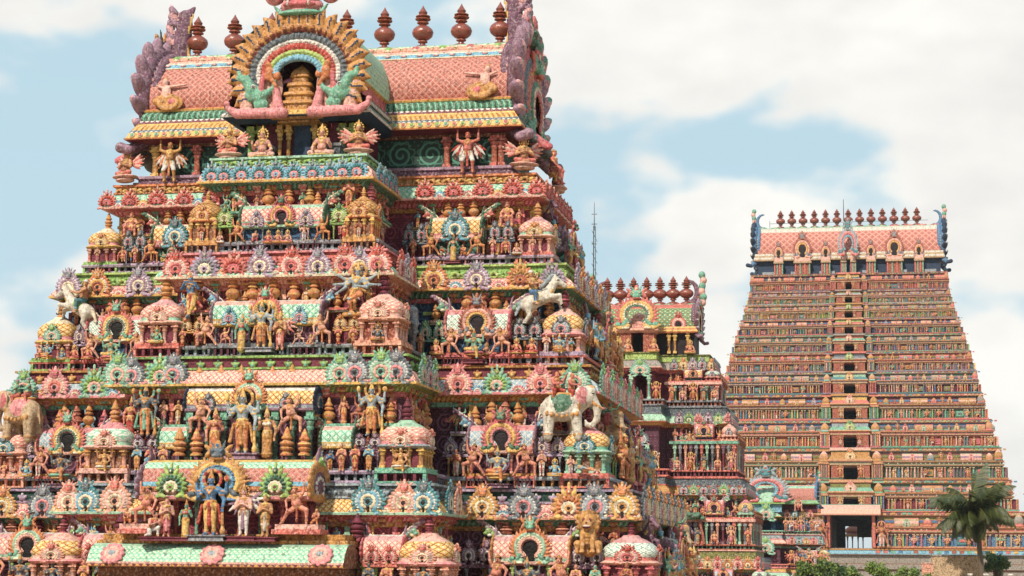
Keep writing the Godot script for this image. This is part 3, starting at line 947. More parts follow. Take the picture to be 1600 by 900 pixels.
# the lion mask that tops an arch.  slots: given
func mask(p: Array, y: float, s: float, z: float, face: int, eye: int, mane: int) -> void:
	p.append(lump(face, V(0, y, z), V(0.13, 0.10, 0.10) * s))
	p.append(lump(face, V(0, y - 0.07 * s, z + 0.08 * s), V(0.09, 0.05, 0.07) * s))
	p.append(lump(mane, V(0, y - 0.125 * s, z + 0.06 * s), V(0.10, 0.03, 0.06) * s))
	for e in [-1, 1]:
		p.append(lump(face, V(0.075 * e * s, y + 0.045 * s, z + 0.08 * s), V(0.045, 0.03, 0.04) * s))
		p.append(lump(eye, V(0.07 * e * s, y + 0.02 * s, z + 0.10 * s), V(0.026, 0.018, 0.022) * s))
		p.append(lump(mane, V(0.16 * e * s, y - 0.03 * s, z - 0.02 * s), V(0.045, 0.09, 0.05) * s, tilt(V(0, 0, 1), 30.0 * e)))
		p.append(lump(mane, V(0.17 * e * s, y + 0.09 * s, z - 0.02 * s), V(0.04, 0.09, 0.05) * s, tilt(V(0, 0, 1), -40.0 * e)))
		p.append(limb(face, V(0.07 * e * s, y + 0.09 * s, z), V(0.12 * e * s, y + 0.24 * s, z), 0.03 * s, 0.012 * s))
	p.append(lump(mane, V(0, y + 0.13 * s, z), V(0.05, 0.12, 0.06) * s))
	p.append(lump(eye, V(0, y + 0.14 * s, z + 0.05 * s), V(0.022, 0.04, 0.025) * s))


func make_ornaments() -> void:
	# small gable with a lion mask: 0 rim, 1 ring, 2 inner ring, 3 hollow, 4 mask, 5 pale trim.  One unit wide, foot at y = 0
	var p := []
	beads(p, 0, 0.385, V(0.12, 0.06, 0.07), 0.0, -28, 208, 15, 0.42)
	beads(p, 5, 0.335, V(0.03, 0.03, 0.05), 0.06, -35, 215, 17, 0.42)
	arc(p, 1, 0.27, 0.048, 0.06, -50, 230, 12, 0.42)
	arc(p, 2, 0.18, 0.04, 0.09, -65, 245, 10, 0.41)
	p.append(lump(1, V(0, 0.40, 0.02), V(0.16, 0.16, 0.05)))
	arc(p, 0, 0.10, 0.03, 0.06, -80, 260, 8, 0.41)
	p.append(lump(3, V(0, 0.40, 0.06), V(0.065, 0.075, 0.04)))
	p.append(limb(3, V(0, 0.34, 0.03), V(0, 0.08, 0.03), 0.025, 0.045))
	for s in [-1, 1]:
		p.append(limb(0, V(0.13 * s, 0.14, 0.04), V(0.38 * s, 0.05, 0.04), 0.06, 0.06))
		p.append(limb(0, V(0.38 * s, 0.05, 0.04), V(0.50 * s, 0.11, 0.04), 0.06, 0.05))
		p.append(lump(2, V(0.45 * s, 0.13, 0.07), V(0.05, 0.05, 0.05)))
		p.append(lump(1, V(0.24 * s, 0.06, 0.08), V(0.09, 0.04, 0.05)))
	mask(p, 0.90, 1.1, 0.05, 4, 5, 0)
	keep("gable", sculpt(p, 0.03, 0.014))
	# leafy gable with a whorl
	p = []
	beads(p, 0, 0.38, V(0.13, 0.065, 0.07), 0.0, -35, 215, 13, 0.42)
	beads(p, 4, 0.27, V(0.09, 0.045, 0.07), 0.05, -30, 210, 11, 0.40)
	arc(p, 2, 0.16, 0.045, 0.07, -60, 240, 8, 0.36)
	arc(p, 0, 0.08, 0.03, 0.09, 0, 330, 8, 0.36)
	p.append(lump(3, V(0, 0.36, 0.08), V(0.05, 0.05, 0.05)))
	for s in [-1, 1]:
		p.append(lump(1, V(0.26 * s, 0.10, 0.03), V(0.14, 0.07, 0.07), tilt(V(0, 0, 1), 20.0 * s)))
		p.append(lump(0, V(0.42 * s, 0.07, 0.03), V(0.10, 0.06, 0.06), tilt(V(0, 0, 1), -20.0 * s)))
		p.append(lump(1, V(0.14 * s, 0.82, 0.03), V(0.06, 0.12, 0.06), tilt(V(0, 0, 1), -35.0 * s)))
		p.append(lump(0, V(0.17 * s, 0.96, 0.02), V(0.05, 0.09, 0.05), tilt(V(0, 0, 1), -25.0 * s)))
	p.append(lump(4, V(0, 0.86, 0.06), V(0.08, 0.10, 0.08)))
	p.append(lump(2, V(0, 0.84, 0.12), V(0.04, 0.04, 0.04)))
	p.append(lump(1, V(0, 1.04, 0.03), V(0.05, 0.11, 0.05)))
	keep("leaf_gable", sculpt(p, 0.032, 0.014))
	# the large arch at the middle of a barrel roof: 0 flames, 1 ring, 2 ring, 3 hollow, 4 mask, 5 beads
	p = []
	for j in 21:
		var a := deg_to_rad(-32.0 + 244.0 * j / 20.0)
		var tip := a + (0.16 if j < 10 else (-0.16 if j > 10 else 0.0))
		p.append(limb(0, V(cos(a) * 0.38, 0.44 + sin(a) * 0.39, 0.0), V(cos(tip) * 0.53, 0.44 + sin(tip) * 0.545, 0.02), 0.055, 0.018))
	arc(p, 1, 0.345, 0.042, 0.05, -46, 226, 16, 0.44, 1.05)
	beads(p, 5, 0.29, V(0.022, 0.028, 0.035), 0.09, -50, 230, 23, 0.44, 1.05)
	arc(p, 2, 0.245, 0.032, 0.07, -55, 235, 14, 0.44, 1.05)
	beads(p, 0, 0.205, V(0.02, 0.02, 0.03), 0.07, -50, 230, 17, 0.44, 1.05)
	p.append(lump(3, V(0, 0.42, -0.02), V(0.20, 0.21, 0.035)))
	p.append(lump(3, V(0, 0.17, -0.02), V(0.13, 0.22, 0.035)))
	for s in [-1, 1]:
		p.append(limb(1, V(0.20 * s, 0.12, 0.05), V(0.38 * s, 0.06, 0.05), 0.06, 0.055))
		p.append(limb(1, V(0.38 * s, 0.06, 0.05), V(0.52 * s, 0.13, 0.05), 0.055, 0.04))
		p.append(lump(4, V(0.43 * s, 0.16, 0.07), V(0.06, 0.07, 0.06)))
		p.append(lump(5, V(0.25 * s, 0.05, 0.09), V(0.10, 0.035, 0.05)))
		p.append(limb(4, V(0.30 * s, 0.16, 0.08), V(0.22 * s, 0.28, 0.10), 0.05, 0.03))
	mask(p, 1.03, 1.05, 0.06, 4, 5, 0)
	keep("arch", sculpt(p, 0.026, 0.011))
	var open := []
	for e in p:
		if e[1] != 3:
			open.append(e)
	keep("open_arch", sculpt(open, 0.026, 0.011))
	# half-round fan laid on a cornice between gables: 0 leaves, 1 inner, 2 boss
	p = []
	beads(p, 0, 0.33, V(0.13, 0.06, 0.06), 0, 10, 170, 8, 0.0)
	arc(p, 1, 0.19, 0.05, 0.03, 0, 180, 8, 0.0)
	p.append(lump(2, V(0, 0.03, 0.03), V(0.11, 0.09, 0.06)))
	keep("fan", sculpt(p, 0.04, 0.015))
	# stepped bracket under a cornice: 0, 1
	var bk := Build.new()
	bk.box(0, V(0, 0.12, 0.05), V(0.5, 0.24, 0.5))
	bk.box(1, V(0, 0.36, 0.10), V(0.66, 0.22, 0.62))
	bk.box(0, V(0, 0.60, 0.16), V(0.84, 0.22, 0.76), 1.15)
	bk.box(1, V(0, 0.82, 0.2), V(1.0, 0.2, 0.9))
	keep("bracket", bk)
	# plinth under a shrine: 0 slabs, 1 posts and back
	bk = Build.new()
	bk.box(0, V(0, 0.90, 0), V(1.0, 0.2, 1.0))
	bk.box(0, V(0, 0.07, 0), V(1.0, 0.14, 1.0))
	bk.box(1, V(0, 0.48, -0.08), V(0.94, 0.7, 0.8))
	for j in 6:
		bk.box(0 if j in [0, 5] else 1, V(-0.46 + 0.184 * j, 0.48, 0.42), V(0.06, 0.7, 0.12))
	keep("plinth", bk)
	# end gable of a barrel roof, seen edge-on from the front: outline in (z, y), thickness along x.  0 petals, 1 web, 2 studs, 3 horn, 4 mask
	p = []
	var q := []
	beads(q, 0, 0.50, V(0.15, 0.11, 0.12), 0.0, -25, 205, 13, 0.30)
	arc(q, 2, 0.40, 0.05, -0.11, -25, 205, 14, 0.30)
	q.append(lump(1, V(0, 0.30, -0.04), V(0.46, 0.46, 0.10)))
	q.append(limb(0, V(-0.30, 0.02, 0), V(0.30, 0.02, 0), 0.10, 0.10))
	q.append_array([limb(3, V(0, 0.78, -0.03), V(0, 1.02, -0.08), 0.13, 0.10), limb(3, V(0, 1.02, -0.08), V(0, 1.2, -0.02), 0.10, 0.06), limb(3, V(0, 1.2, -0.02), V(0, 1.32, 0.08), 0.06, 0.02), lump(4, V(0, 0.92, 0.12), V(0.12, 0.12, 0.10)), lump(2, V(0.06, 0.96, 0.2), V(0.035, 0.035, 0.035)), lump(2, V(-0.06, 0.96, 0.2), V(0.035, 0.035, 0.035)), limb(4, V(0, 0.87, 0.18), V(0, 0.80, 0.27), 0.06, 0.04)])
	beads(q, 2, 0.22, V(0.05, 0.05, 0.05), 0.06, -40, 220, 9, 0.28)
	for e in q:
		# turn the outline from the front (x, y, z) to the side (z, y, -x)
		if e[0] == 0:
			p.append(limb(e[1], V(e[2].z, e[2].y, -e[2].x), V(e[3].z, e[3].y, -e[3].x), e[4], e[5]))
		else:
			var bs: Basis = e[4] if e[4] != null else Basis()
			p.append(lump(e[1], V(e[2].z, e[2].y, -e[2].x), e[3], Basis(V(0, 1, 0), PI / 2) * bs))
	keep("end_gable", sculpt(p, 0.034, 0.02))
	# scrolled leaf for friezes, one unit long
	p = [limb(0, V(-0.45, 0.06, 0), V(-0.2, 0.30, 0.04), 0.09, 0.09), limb(0, V(-0.2, 0.30, 0.04), V(0.05, 0.16, 0.05), 0.09, 0.08), limb(0, V(0.05, 0.16, 0.05), V(0.0, 0.0, 0.06), 0.08, 0.07), lump(1, V(0.24, 0.20, 0.03), V(0.20, 0.13, 0.09), tilt(V(0, 0, 1), 30)), lump(1, V(0.36, 0.02, 0.03), V(0.16, 0.09, 0.08), tilt(V(0, 0, 1), -20)), lump(0, V(-0.36, 0.28, 0.02), V(0.12, 0.09, 0.07)), lump(1, V(-0.05, 0.36, 0.02), V(0.13, 0.07, 0.07)), lump(2, V(-0.02, 0.12, 0.1), V(0.06, 0.06, 0.05))]
	keep("scroll", sculpt(p, 0.045, 0.02))
	p = [lump(0, V(0, 0.2, 0), V(0.17, 0.24, 0.12)), lump(1, V(0, 0.16, 0.07), V(0.09, 0.14, 0.08)), lump(0, V(-0.16, 0.3, 0), V(0.10, 0.13, 0.08), tilt(V(0, 0, 1), 35)), lump(0, V(0.16, 0.3, 0), V(0.10, 0.13, 0.08), tilt(V(0, 0, 1), -35)), lump(2, V(0, 0.46, 0.02), V(0.07, 0.08, 0.07))]
	keep("palmette", sculpt(p, 0.04, 0.02))
	# pots and finials: 0 body, 1 bands
	var b := Build.new()
	b.lathe([[0.001, 0.0, 0], [0.30, 0.0, 0], [0.30, 0.05, 1], [0.20, 0.09, 0], [0.16, 0.13, 0], [0.30, 0.18, 0], [0.40, 0.26, 0], [0.42, 0.31, 1], [0.40, 0.36, 0], [0.30, 0.43, 0], [0.19, 0.47, 0], [0.19, 0.50, 1], [0.30, 0.52, 0], [0.31, 0.56, 1], [0.22, 0.60, 0], [0.17, 0.63, 0], [0.26, 0.66, 0], [0.26, 0.69, 1], [0.18, 0.75, 0], [0.13, 0.82, 0], [0.11, 0.88, 0], [0.06, 0.95, 0], [0.001, 1.0, 0]], 14)
	keep("pot", b)
	b = Build.new()
	b.lathe([[0.001, 0.0, 0], [0.34, 0.0, 0], [0.34, 0.06, 1], [0.24, 0.10, 0], [0.22, 0.15, 0], [0.34, 0.20, 1], [0.36, 0.25, 0], [0.30, 0.29, 0], [0.24, 0.31, 1], [0.36, 0.36, 0], [0.38, 0.41, 0], [0.34, 0.46, 1], [0.22, 0.50, 0], [0.20, 0.54, 0], [0.30, 0.58, 1], [0.30, 0.62, 0], [0.22, 0.68, 0], [0.18, 0.78, 0], [0.12, 0.86, 1], [0.10, 0.9, 0], [0.001, 1.0, 0]], 14)
	keep("stacked_pot", b)
	b = Build.new()
	b.lathe([[0.001, 0.0, 0], [0.30, 0.0, 0], [0.29, 0.05, 0], [0.20, 0.09, 0], [0.09, 0.11, 0], [0.08, 0.16, 0], [0.15, 0.18, 1], [0.15, 0.20, 1], [0.10, 0.22, 0], [0.20, 0.25, 0], [0.295, 0.31, 0], [0.325, 0.375, 0], [0.325, 0.40, 1], [0.295, 0.46, 0], [0.20, 0.52, 0], [0.11, 0.55, 0], [0.10, 0.575, 0], [0.18, 0.595, 1], [0.18, 0.615, 1], [0.11, 0.64, 0], [0.10, 0.66, 0], [0.23, 0.675, 1], [0.24, 0.695, 1], [0.12, 0.705, 0], [0.12, 0.725, 0], [0.22, 0.74, 1], [0.22, 0.755, 1], [0.11, 0.775, 0], [0.12, 0.80, 0], [0.14, 0.835, 0], [0.10, 0.875, 0], [0.05, 0.93, 0], [0.001, 1.0, 0]], 18)
	keep("finial", b)
	# pillar one unit high: 0 shaft, 1 base and capital
	b = Build.new()
	b.box(1, V(0, 0.06, 0), V(0.22, 0.12, 0.22))
	b.lathe([[0.10, 0.12, 0], [0.085, 0.16, 0], [0.085, 0.62, 0], [0.12, 0.65, 1], [0.12, 0.68, 1], [0.085, 0.70, 1], [0.13, 0.78, 1], [0.10, 0.82, 1]], 8)
	b.box(1, V(0, 0.85, 0), V(0.30, 0.06, 0.30))
	b.box(1, V(0, 0.94, 0), V(0.22, 0.12, 0.20))
	keep("pillar", b)
	# square dome, one unit wide at the eave and one high: 0 eave, 1 band, 2 dome, 3 cap
	b = Build.new()
	b.lathe([[0.40, -0.04, 0], [0.50, 0.0, 0], [0.52, 0.05, 0], [0.47, 0.12, 0], [0.44, 0.16, 1], [0.455, 0.24, 1]], 24, 5.0)
	b.lathe([[0.455, 0.24, 2], [0.48, 0.34, 2], [0.475, 0.46, 2], [0.43, 0.60, 2], [0.35, 0.73, 2]], 24, 4.0)
	b.lathe([[0.35, 0.73, 3], [0.33, 0.76, 3], [0.26, 0.84, 3], [0.17, 0.92, 3], [0.13, 1.0, 3], [0.001, 1.0, 3]], 24, 3.0)
	keep("dome", b)
	b = Build.new()
	b.lathe([[0.40, -0.04, 0], [0.52, 0.0, 0], [0.53, 0.06, 0], [0.44, 0.16, 1], [0.43, 0.2, 1]], 24, 2.6)
	b.lathe([[0.43, 0.2, 2], [0.49, 0.32, 2], [0.49, 0.44, 2], [0.45, 0.58, 2], [0.37, 0.71, 2], [0.30, 0.78, 2]], 24, 2.3)
	b.lathe([[0.30, 0.78, 3], [0.32, 0.80, 3], [0.25, 0.86, 3], [0.15, 0.93, 3], [0.12, 1.0, 3], [0.001, 1.0, 3]], 24)
	keep("round_dome", b)
	b = Build.new()
	b.box(0, V(0, 0.5, 0), V(1, 1, 1))
	keep("block", b)
	# sail-shaped fin on the end of a small barrel roof, leaning outwards (+x): 0 sail, 1 edge, 2 mask
	p = []
	for j in 7:
		var y := 0.14 * j
		p.append(limb(0, V(-0.32 + 0.10 * j + 0.012 * j * j, y, 0), V(0.18 + 0.022 * j * j, y, 0), 0.09, 0.09))
	for j in 6:
		p.append(limb(1, V(-0.36 + 0.10 * j + 0.012 * j * j, 0.14 * j, 0.05), V(-0.36 + 0.10 * (j + 1) + 0.012 * (j + 1) * (j + 1), 0.14 * (j + 1), 0.05), 0.035, 0.035))
	p.append_array([limb(0, V(0.8, 0.86, 0), V(0.95, 1.02, 0), 0.10, 0.03), lump(2, V(0.42, 0.36, 0.06), V(0.17, 0.15, 0.16)), lump(2, V(0.56, 0.26, 0.1), V(0.12, 0.09, 0.12)), lump(1, V(0.45, 0.44, 0.2), V(0.045, 0.045, 0.04)), limb(2, V(0.4, 0.46, 0.05), V(0.55, 0.66, 0.08), 0.06, 0.02), lump(1, V(0.36, 0.16, 0.1), V(0.12, 0.08, 0.12))])
	keep("fin", sculpt(p, 0.045, 0.025))
	# crescent horn of the far roofs, opening inwards: 0 blade, 1 edge, 2 face
	p = []
	for j in 9:
		var a0 := deg_to_rad(-95.0 + 22.0 * j)
		var a1 := deg_to_rad(-95.0 + 22.0 * (j + 1))
		p.append(limb(0, V(cos(a0) * 0.4 - 0.4, 0.45 + sin(a0) * 0.45, 0), V(cos(a1) * 0.4 - 0.4, 0.45 + sin(a1) * 0.45, 0), 0.20 - 0.018 * j, 0.18 - 0.018 * j))
	for j in 6:
		p.append(lump(2 if j % 2 else 1, V(0.22 + 0.04 * sin(j * 2.0), 0.1 + 0.2 * j, 0.02), V(0.15, 0.14, 0.16)))
	keep("crescent", sculpt(p, 0.05, 0.03))


func make_library() -> void:
	make_ornaments()
	make_figures()


# ---- nodes
func numbered(called: String) -> String:
	var n: int = taken.get(called, 0)
	taken[called] = n + 1
	return called if n == 0 else "%s_%03d" % [called, n]


func thing(called: String, at: Vector3, label: String, category: String, group := "", turn := 0.0) -> Node3D:
	var o := Node3D.new()
	o.name = numbered(called)
	add_child(o)
	o.position = at
	o.rotation.y = turn
	o.set_meta("label", label)
	o.set_meta("category", category)
	if group:
		o.set_meta("group", group)
	return o


func node(called: String, parent: Node, at := Vector3.ZERO, turn := 0.0) -> Node3D:
	var o := Node3D.new()
	o.name = called
	parent.add_child(o, true)
	o.position = at
	o.rotation.y = turn
	return o


# colours: one per slot, in an array or as a name of a palette
func part(called: String, mesh: Mesh, colours, parent: Node, x := Transform3D.IDENTITY) -> MeshInstance3D:
	var o := MeshInstance3D.new()
	o.name = called
	o.mesh = mesh
	parent.add_child(o, true)
	o.transform = x
	var c: Array = PAL[colours] if colours is String else colours
	var keys: Array = mesh.get_meta("slots")
	for i in keys.size():
		var k = keys[i]
		o.set_surface_override_material(i, paint(k if k is String else c[mini(k, c.size() - 1)]))
	return o


func at_scale(p: Vector3, s: Vector3, turn := 0.0) -> Transform3D:
	return Transform3D(Basis(Vector3(0, 1, 0), turn).scaled_local(s), p)


const PAL := {
	# gables: rim, ring, inner ring, hollow, mask, eyes
	"g_red": ["coral", "salmon", "rose", "dark", "red", "white"], "g_blue": ["sky", "steel", "pink", "maroon", "teal", "white"], "g_lilac": ["lilac", "mauve", "cream", "dark", "grey", "white"], "g_gold": ["gold", "yellow", "cream", "dark", "orange", "white"],
	"g_green": ["jade", "mint", "salmon", "dark", "leaf", "white"], "g_slate": ["slate", "steel", "pink", "dark", "grey", "white"], "g_orange": ["orange", "yellow", "terracotta", "dark", "gold", "white"], "g_pink": ["pink", "salmon", "coral", "dark", "rose", "cream"],
	"g_peach": ["peach", "salmon", "cream", "dark", "coral", "white"], "g_teal": ["teal", "sky", "cream", "dark", "slate", "white"], "g_purple": ["purple", "lilac", "white", "dark", "mauve", "white"], "g_lime": ["leaf", "lime", "cream", "maroon", "forest", "white"],
	"a_flame": ["coral", "yellow", "forest", "black", "jade", "cream"], "a_green": ["orange", "mint", "salmon", "black", "jade", "cream"], "a_pink": ["rose", "yellow", "pink", "dark", "forest", "gold"], "a_blue": ["steel", "pink", "sky", "dark", "teal", "red"], "a_gold": ["gold", "yellow", "sky", "black", "slate", "blue"], "a_red": ["terracotta", "salmon", "yellow", "dark", "grey", "orange"],
	"e_mauve": ["mauve", "purple", "ivory", "purple", "sky"], "e_green": ["forest", "jade", "cream", "forest", "coral"], "e_rose": ["rose", "maroon", "cream", "mauve", "jade"], "e_blue": ["navy", "blue", "ivory", "purple", "jade"], "e_gold": ["gold", "purple", "white", "mauve", "leaf"],
	"pot_gold": ["gold", "orange"], "pot_orange": ["orange", "yellow"], "pot_yellow": ["ochre", "yellow"], "pot_maroon": ["maroon", "wine"], "pot_terra": ["terracotta", "peach"], "copper": ["copper", "terracotta"], "pot_rose": ["rose", "maroon"],
	# figures: skin, cloth, gold, hair, second colour
	"f_orange": ["skin", "orange", "yellow", "brown", "terracotta"], "f_pink": ["flesh", "rose", "yellow", "black", "pink"], "f_blue": ["steel", "orange", "yellow", "black", "gold"], "f_deepblue": ["blue", "yellow", "gold", "black", "red"], "f_green": ["jade", "yellow", "gold", "black", "rose"], "f_gold": ["tan", "gold", "yellow", "brown", "ivory"],
	"f_rose": ["flesh", "white", "gold", "black", "red"], "f_teal": ["sky", "gold", "yellow", "black", "orange"], "f_white": ["salmon", "white", "gold", "dark", "mauve"], "f_red": ["coral", "red", "yellow", "black", "gold"], "f_yellow": ["flesh", "salmon", "yellow", "black", "yellow"], "f_terra": ["terracotta", "ivory", "gold", "brown", "coral"],
	"f_dwarf": ["peach", "ivory", "gold", "brown", "orange"], "f_dwarf2": ["orange", "peach", "yellow", "brown", "gold"], "f_dwarf3": ["skin", "white", "ochre", "black", "terracotta"], "f_winged": ["tan", "coral", "yellow", "brown", "salmon"], "f_guard": ["coral", "white", "gold", "black", "red"], "f_guard2": ["gold", "white", "yellow", "brown", "orange"], "f_slate": ["slate", "orange", "gold", "black", "jade"],
	"elephant_white": ["ivory", "forest", "gold", "black", "pink", "coral", "red", "orange"], "elephant_tan": ["sand", "pink", "gold", "black", "rose", "jade", "coral", "mauve"], "elephant_grey": ["grey", "slate", "steel", "black", "steel", "slate", "grey", "grey"], "horse_white": ["ivory", "cream", "yellow", "black", "steel", "tan", "blue", "white"], "horse_white2": ["ivory", "leaf", "gold", "black", "cream", "tan", "teal", "white"], "horse_brown": ["purple", "gold", "yellow", "black", "ivory", "tan", "coral", "gold"],
	"lion_gold": ["gold", "ochre", "white", "maroon"], "p_steel": ["grey", "steel"], "p_green": ["leaf", "lime"], "p_rose": ["coral", "rose"], "p_gold": ["ochre", "yellow"], "p_lilac": ["lilac", "mauve"], "p_salmon": ["salmon", "peach"], "p_terra": ["terracotta", "coral"], "p_jade": ["jade", "mint"], "p_slate": ["slate", "grey"], "p_purple": ["maroon", "purple"],
	# square domed shrines: base, wall, pilasters (2), eave, band, dome, cap, pot (2)
	"k_pink": ["coral", "maroon", "salmon", "peach", "salmon", "mint", "lattice_pink", "lotus", "gold", "orange"], "k_orange": ["gold", "brown", "orange", "yellow", "orange", "yellow", "lattice_orange", "gold", "gold", "yellow"], "k_gold": ["leaf", "maroon", "coral", "salmon", "yellow", "pink", "lattice_gold", "cream", "gold", "orange"],
	"k_peach": ["peach", "terracotta", "salmon", "peach", "peach", "salmon", "scale_peach", "salmon", "maroon", "wine"], "k_mint": ["coral", "maroon", "coral", "rose", "salmon", "coral", "lattice_white", "lotus", "maroon", "rose"], "k_scale": ["salmon", "brown", "peach", "gold", "salmon", "mint", "scale_pale", "pink", "gold", "orange"], "k_yellow": ["lilac", "brown", "salmon", "peach", "pink", "salmon", "lattice_gold", "salmon", "maroon", "rose"], "k_rose": ["jade", "maroon", "gold", "yellow", "steel", "pink", "scale_peach", "mint", "maroon", "wine"], "k_low": ["coral", "brown", "jade", "mint", "mint", "jade", "lattice_gold", "pink", "maroon", "rose"],
	# barrel shrines: base, wall, pilasters (2), eave, lower band, roof, upper band, ridge
	"s_mint": ["grey", "scroll_wine", "grey", "steel", "yellow", "cream", "lattice_mint", "salmon", "white"], "s_pink": ["grey", "scroll_navy", "grey", "steel", "mint", "pink", "lattice_pink", "mint", "lotus"], "s_gold": ["lilac", "scroll_dark", "coral", "rose", "pink", "salmon", "lattice_gold", "cream", "pink"], "s_white": ["coral", "scroll_navy", "rose", "pink", "salmon", "yellow", "lattice_white", "pink", "salmon"], "s_blue": ["gold", "scroll_wine", "coral", "salmon", "salmon", "pink", "lattice_blue", "pink", "lotus"],
	"s_red": ["purple", "scroll_maroon", "forest", "jade", "coral", "sky", "lattice_red", "mint", "cream"], "s_peach": ["mauve", "scroll_wine", "forest", "jade", "mauve", "steel", "lattice_gold", "white", "lotus"], "s_rose": ["coral", "scroll_wine", "leaf", "lime", "salmon", "mint", "lattice_pink", "lotus", "white"]}


func dome_shrine(parent: Node, pal: String, gable: String, w: float, hb: float, hr: float, hf: float, at: Vector3, turn := 0.0, round_one := false) -> Node3D:
	var c: Array = PAL[pal]
	var n := node("domed_shrine", parent, at, turn)
	part("base", lib.block, [c[0]], n, at_scale(V(0, 0, 0), V(w * 1.06, hb * 0.14, w * 1.06)))
	part("plinth", lib.plinth, [c[0], c[1]], n, at_scale(V(0, -0.3, 0), V(w * 1.1, 0.31, w * 1.12)))
	hr *= rng.randf_range(0.95, 1.05)
	part("wall", lib.block, [c[1]], n, at_scale(V(0, hb * 0.14, 0), V(w * 0.74, hb * 0.86, w * 0.74)))
	for e in [[-1, 1], [1, 1], [1, -1], [-0.36, 1], [0.36, 1], [1, 0.3], [1, -0.3]]:
		part("pilaster", lib.pillar, [c[2], c[3]], n, at_scale(V(e[0] * w * 0.40, hb * 0.14, e[1] * w * 0.40), V(w * 0.55, hb * 0.86, w * 0.55)))
	part("dome", lib.round_dome if round_one else lib.dome, [c[4], c[5], c[6], c[7]], n, at_scale(V(0, hb, 0), V(w * 1.08, hr, w * 1.08)))
	part("finial", lib.stacked_pot, [c[8], c[9]], n, at_scale(V(0, hb + hr, 0), V(hf * 0.62, hf, hf * 0.62)))
	part("gable_ornament", lib.gable, gable, n, at_scale(V(0, hb * 0.98, w * 0.50), V(w * 0.52, hr * 0.62, w * 0.5)))
	part("gable_ornament", lib.gable, gable, n, at_scale(V(w * 0.50, hb * 0.98, 0), V(w * 0.52, hr * 0.62, w * 0.5), PI / 2))
	return n


func barrel_profile(d: float, h: float, c: Array) -> Array:
	var z := d * 0.5
	var a := [[z * 0.86, -h * 0.05, c[4]], [z * 1.10, 0.0, c[4]], [z * 1.12, h * 0.07, c[4]], [z * 0.98, h * 0.10, c[4]], [z * 0.98, h * 0.20, c[5]], [z * 1.0, h * 0.22, c[4]], [z * 1.0, h * 0.26, c[4]]]
	for j in range(1, 9):
		var th := PI * 0.5 * j / 8.0
		var s: String = c[6] if j < 5 else (c[7] if j < 7 else c[8])
		a.append([z * cos(th) * (1.0 + 0.05 * sin(th * 2.0)), h * (0.26 + 0.74 * sin(th)), s])
	for j in range(7, -1, -1):
		var th := PI * 0.5 * j / 8.0
		a.append([-z * cos(th), h * (0.26 + 0.74 * sin(th)), c[6]])
	a.append([-z, 0.0, c[4]])
	return a


func barrel_shrine(parent: Node, pal: String, ends: String, arch: String, w: float, d: float, hb: float, hr: float, at: Vector3, turn := 0.0, arch_size := 1.0, side_gables := [], side_pal := "g_blue") -> Node3D:
	var c: Array = PAL[pal]
	var n := node("barrel_roofed_shrine", parent, at, turn)
	var b := Build.new()
	b.box(c[0], V(0, hb * 0.07, 0), V(w * 1.02, hb * 0.14, d * 1.05))
	part("base", b.done(), [], n)
	if w > 1.2:
		for e in [-0.34, 0.34]:
			part("plinth", lib.plinth, [c[2], c[1] if not PATTERNS.has(c[1]) else "wine"], n, at_scale(V(e * w, -0.3, 0), V(w * 0.3, 0.31, d * 1.2)))
	b = Build.new()
	b.box(c[1], V(0, hb * 0.57, 0), V(w * 0.9, hb * 0.86, d * 0.7))
	part("wall", b.done(), [], n)
	var count := maxi(4, int(w / 0.42))
	for j in count:
		var x := lerpf(-0.44, 0.44, float(j) / (count - 1)) * w
		part("pilaster", lib.pillar, [c[2], c[3]], n, at_scale(V(x, hb * 0.14, d * 0.40), V(hb * 0.55, hb * 0.86, hb * 0.55)))
	b = Build.new()
	b.barrel(w * 0.94, barrel_profile(d, hr, c), c[5])
	part("barrel_roof", b.done(), [], n, Transform3D(Basis(), V(0, hb, 0)))
	for s in [-1, 1]:
		part("end_gable", lib.end_gable, ends, n, at_scale(V(s * w * 0.475, hb + hr * 0.02, 0), V(s * minf(0.55 * hr, 0.6), hr * 1.08, d * 1.0)))
		part("fin", lib.fin, [PAL[ends][3], PAL[ends][2], PAL[ends][4]], n, at_scale(V(s * w * 0.45, hb + hr * 0.86, 0), V(s * hr * 0.72, hr * 0.72, hr * 0.72)))
	if arch:
		var g := hr * 1.05 * arch_size
		part("arch", lib.arch, arch, n, at_scale(V(0, hb - hr * 0.02, d * 0.5), V(g * 1.08, g, 0.9)))
	for x in side_gables:
		part("gable_ornament", lib.gable, side_pal, n, at_scale(V(x, hb, d * 0.52), V(hr * 0.62, hr * 0.62, 0.6)))
	return n


# a pair of small gables on pillars
func niche(parent: Node, gable: String, pillar: String, w: float, hb: float, hr: float, at: Vector3, turn := 0.0, pair := true) -> Node3D:
	var n := node("pillared_niche", parent, at, turn)
	for x in ([-0.5, 0.5] if pair else [0.0]):
		part("gable_ornament", lib.gable, gable, n, at_scale(V(x * w, hb, 0.02), V(w * (0.98 if pair else 1.0), hr, 0.7)))
		for e in ([0.0] if pair else [-0.3, 0.3]):
			part("pillar", lib.pillar, pillar, n, at_scale(V(x * w + e * w + (0.12 * x), 0, 0), V(hb * 0.5, hb, hb * 0.5)))
	var b := Build.new()
	var tw := w * (2.0 if pair else 1.0)
	var c: Array = PAL[gable]
	b.box(c[0], V(0, hb * 0.97, -0.06), V(tw * 1.02, hb * 0.12, 0.26))
	part("lintel", b.done(), [], n)
	return n


func plan(hx: float, z0: float, z1: float) -> PackedVector2Array:
	return PackedVector2Array([Vector2(-hx, z1), Vector2(hx, z1), Vector2(hx, z0), Vector2(-hx, z0)])


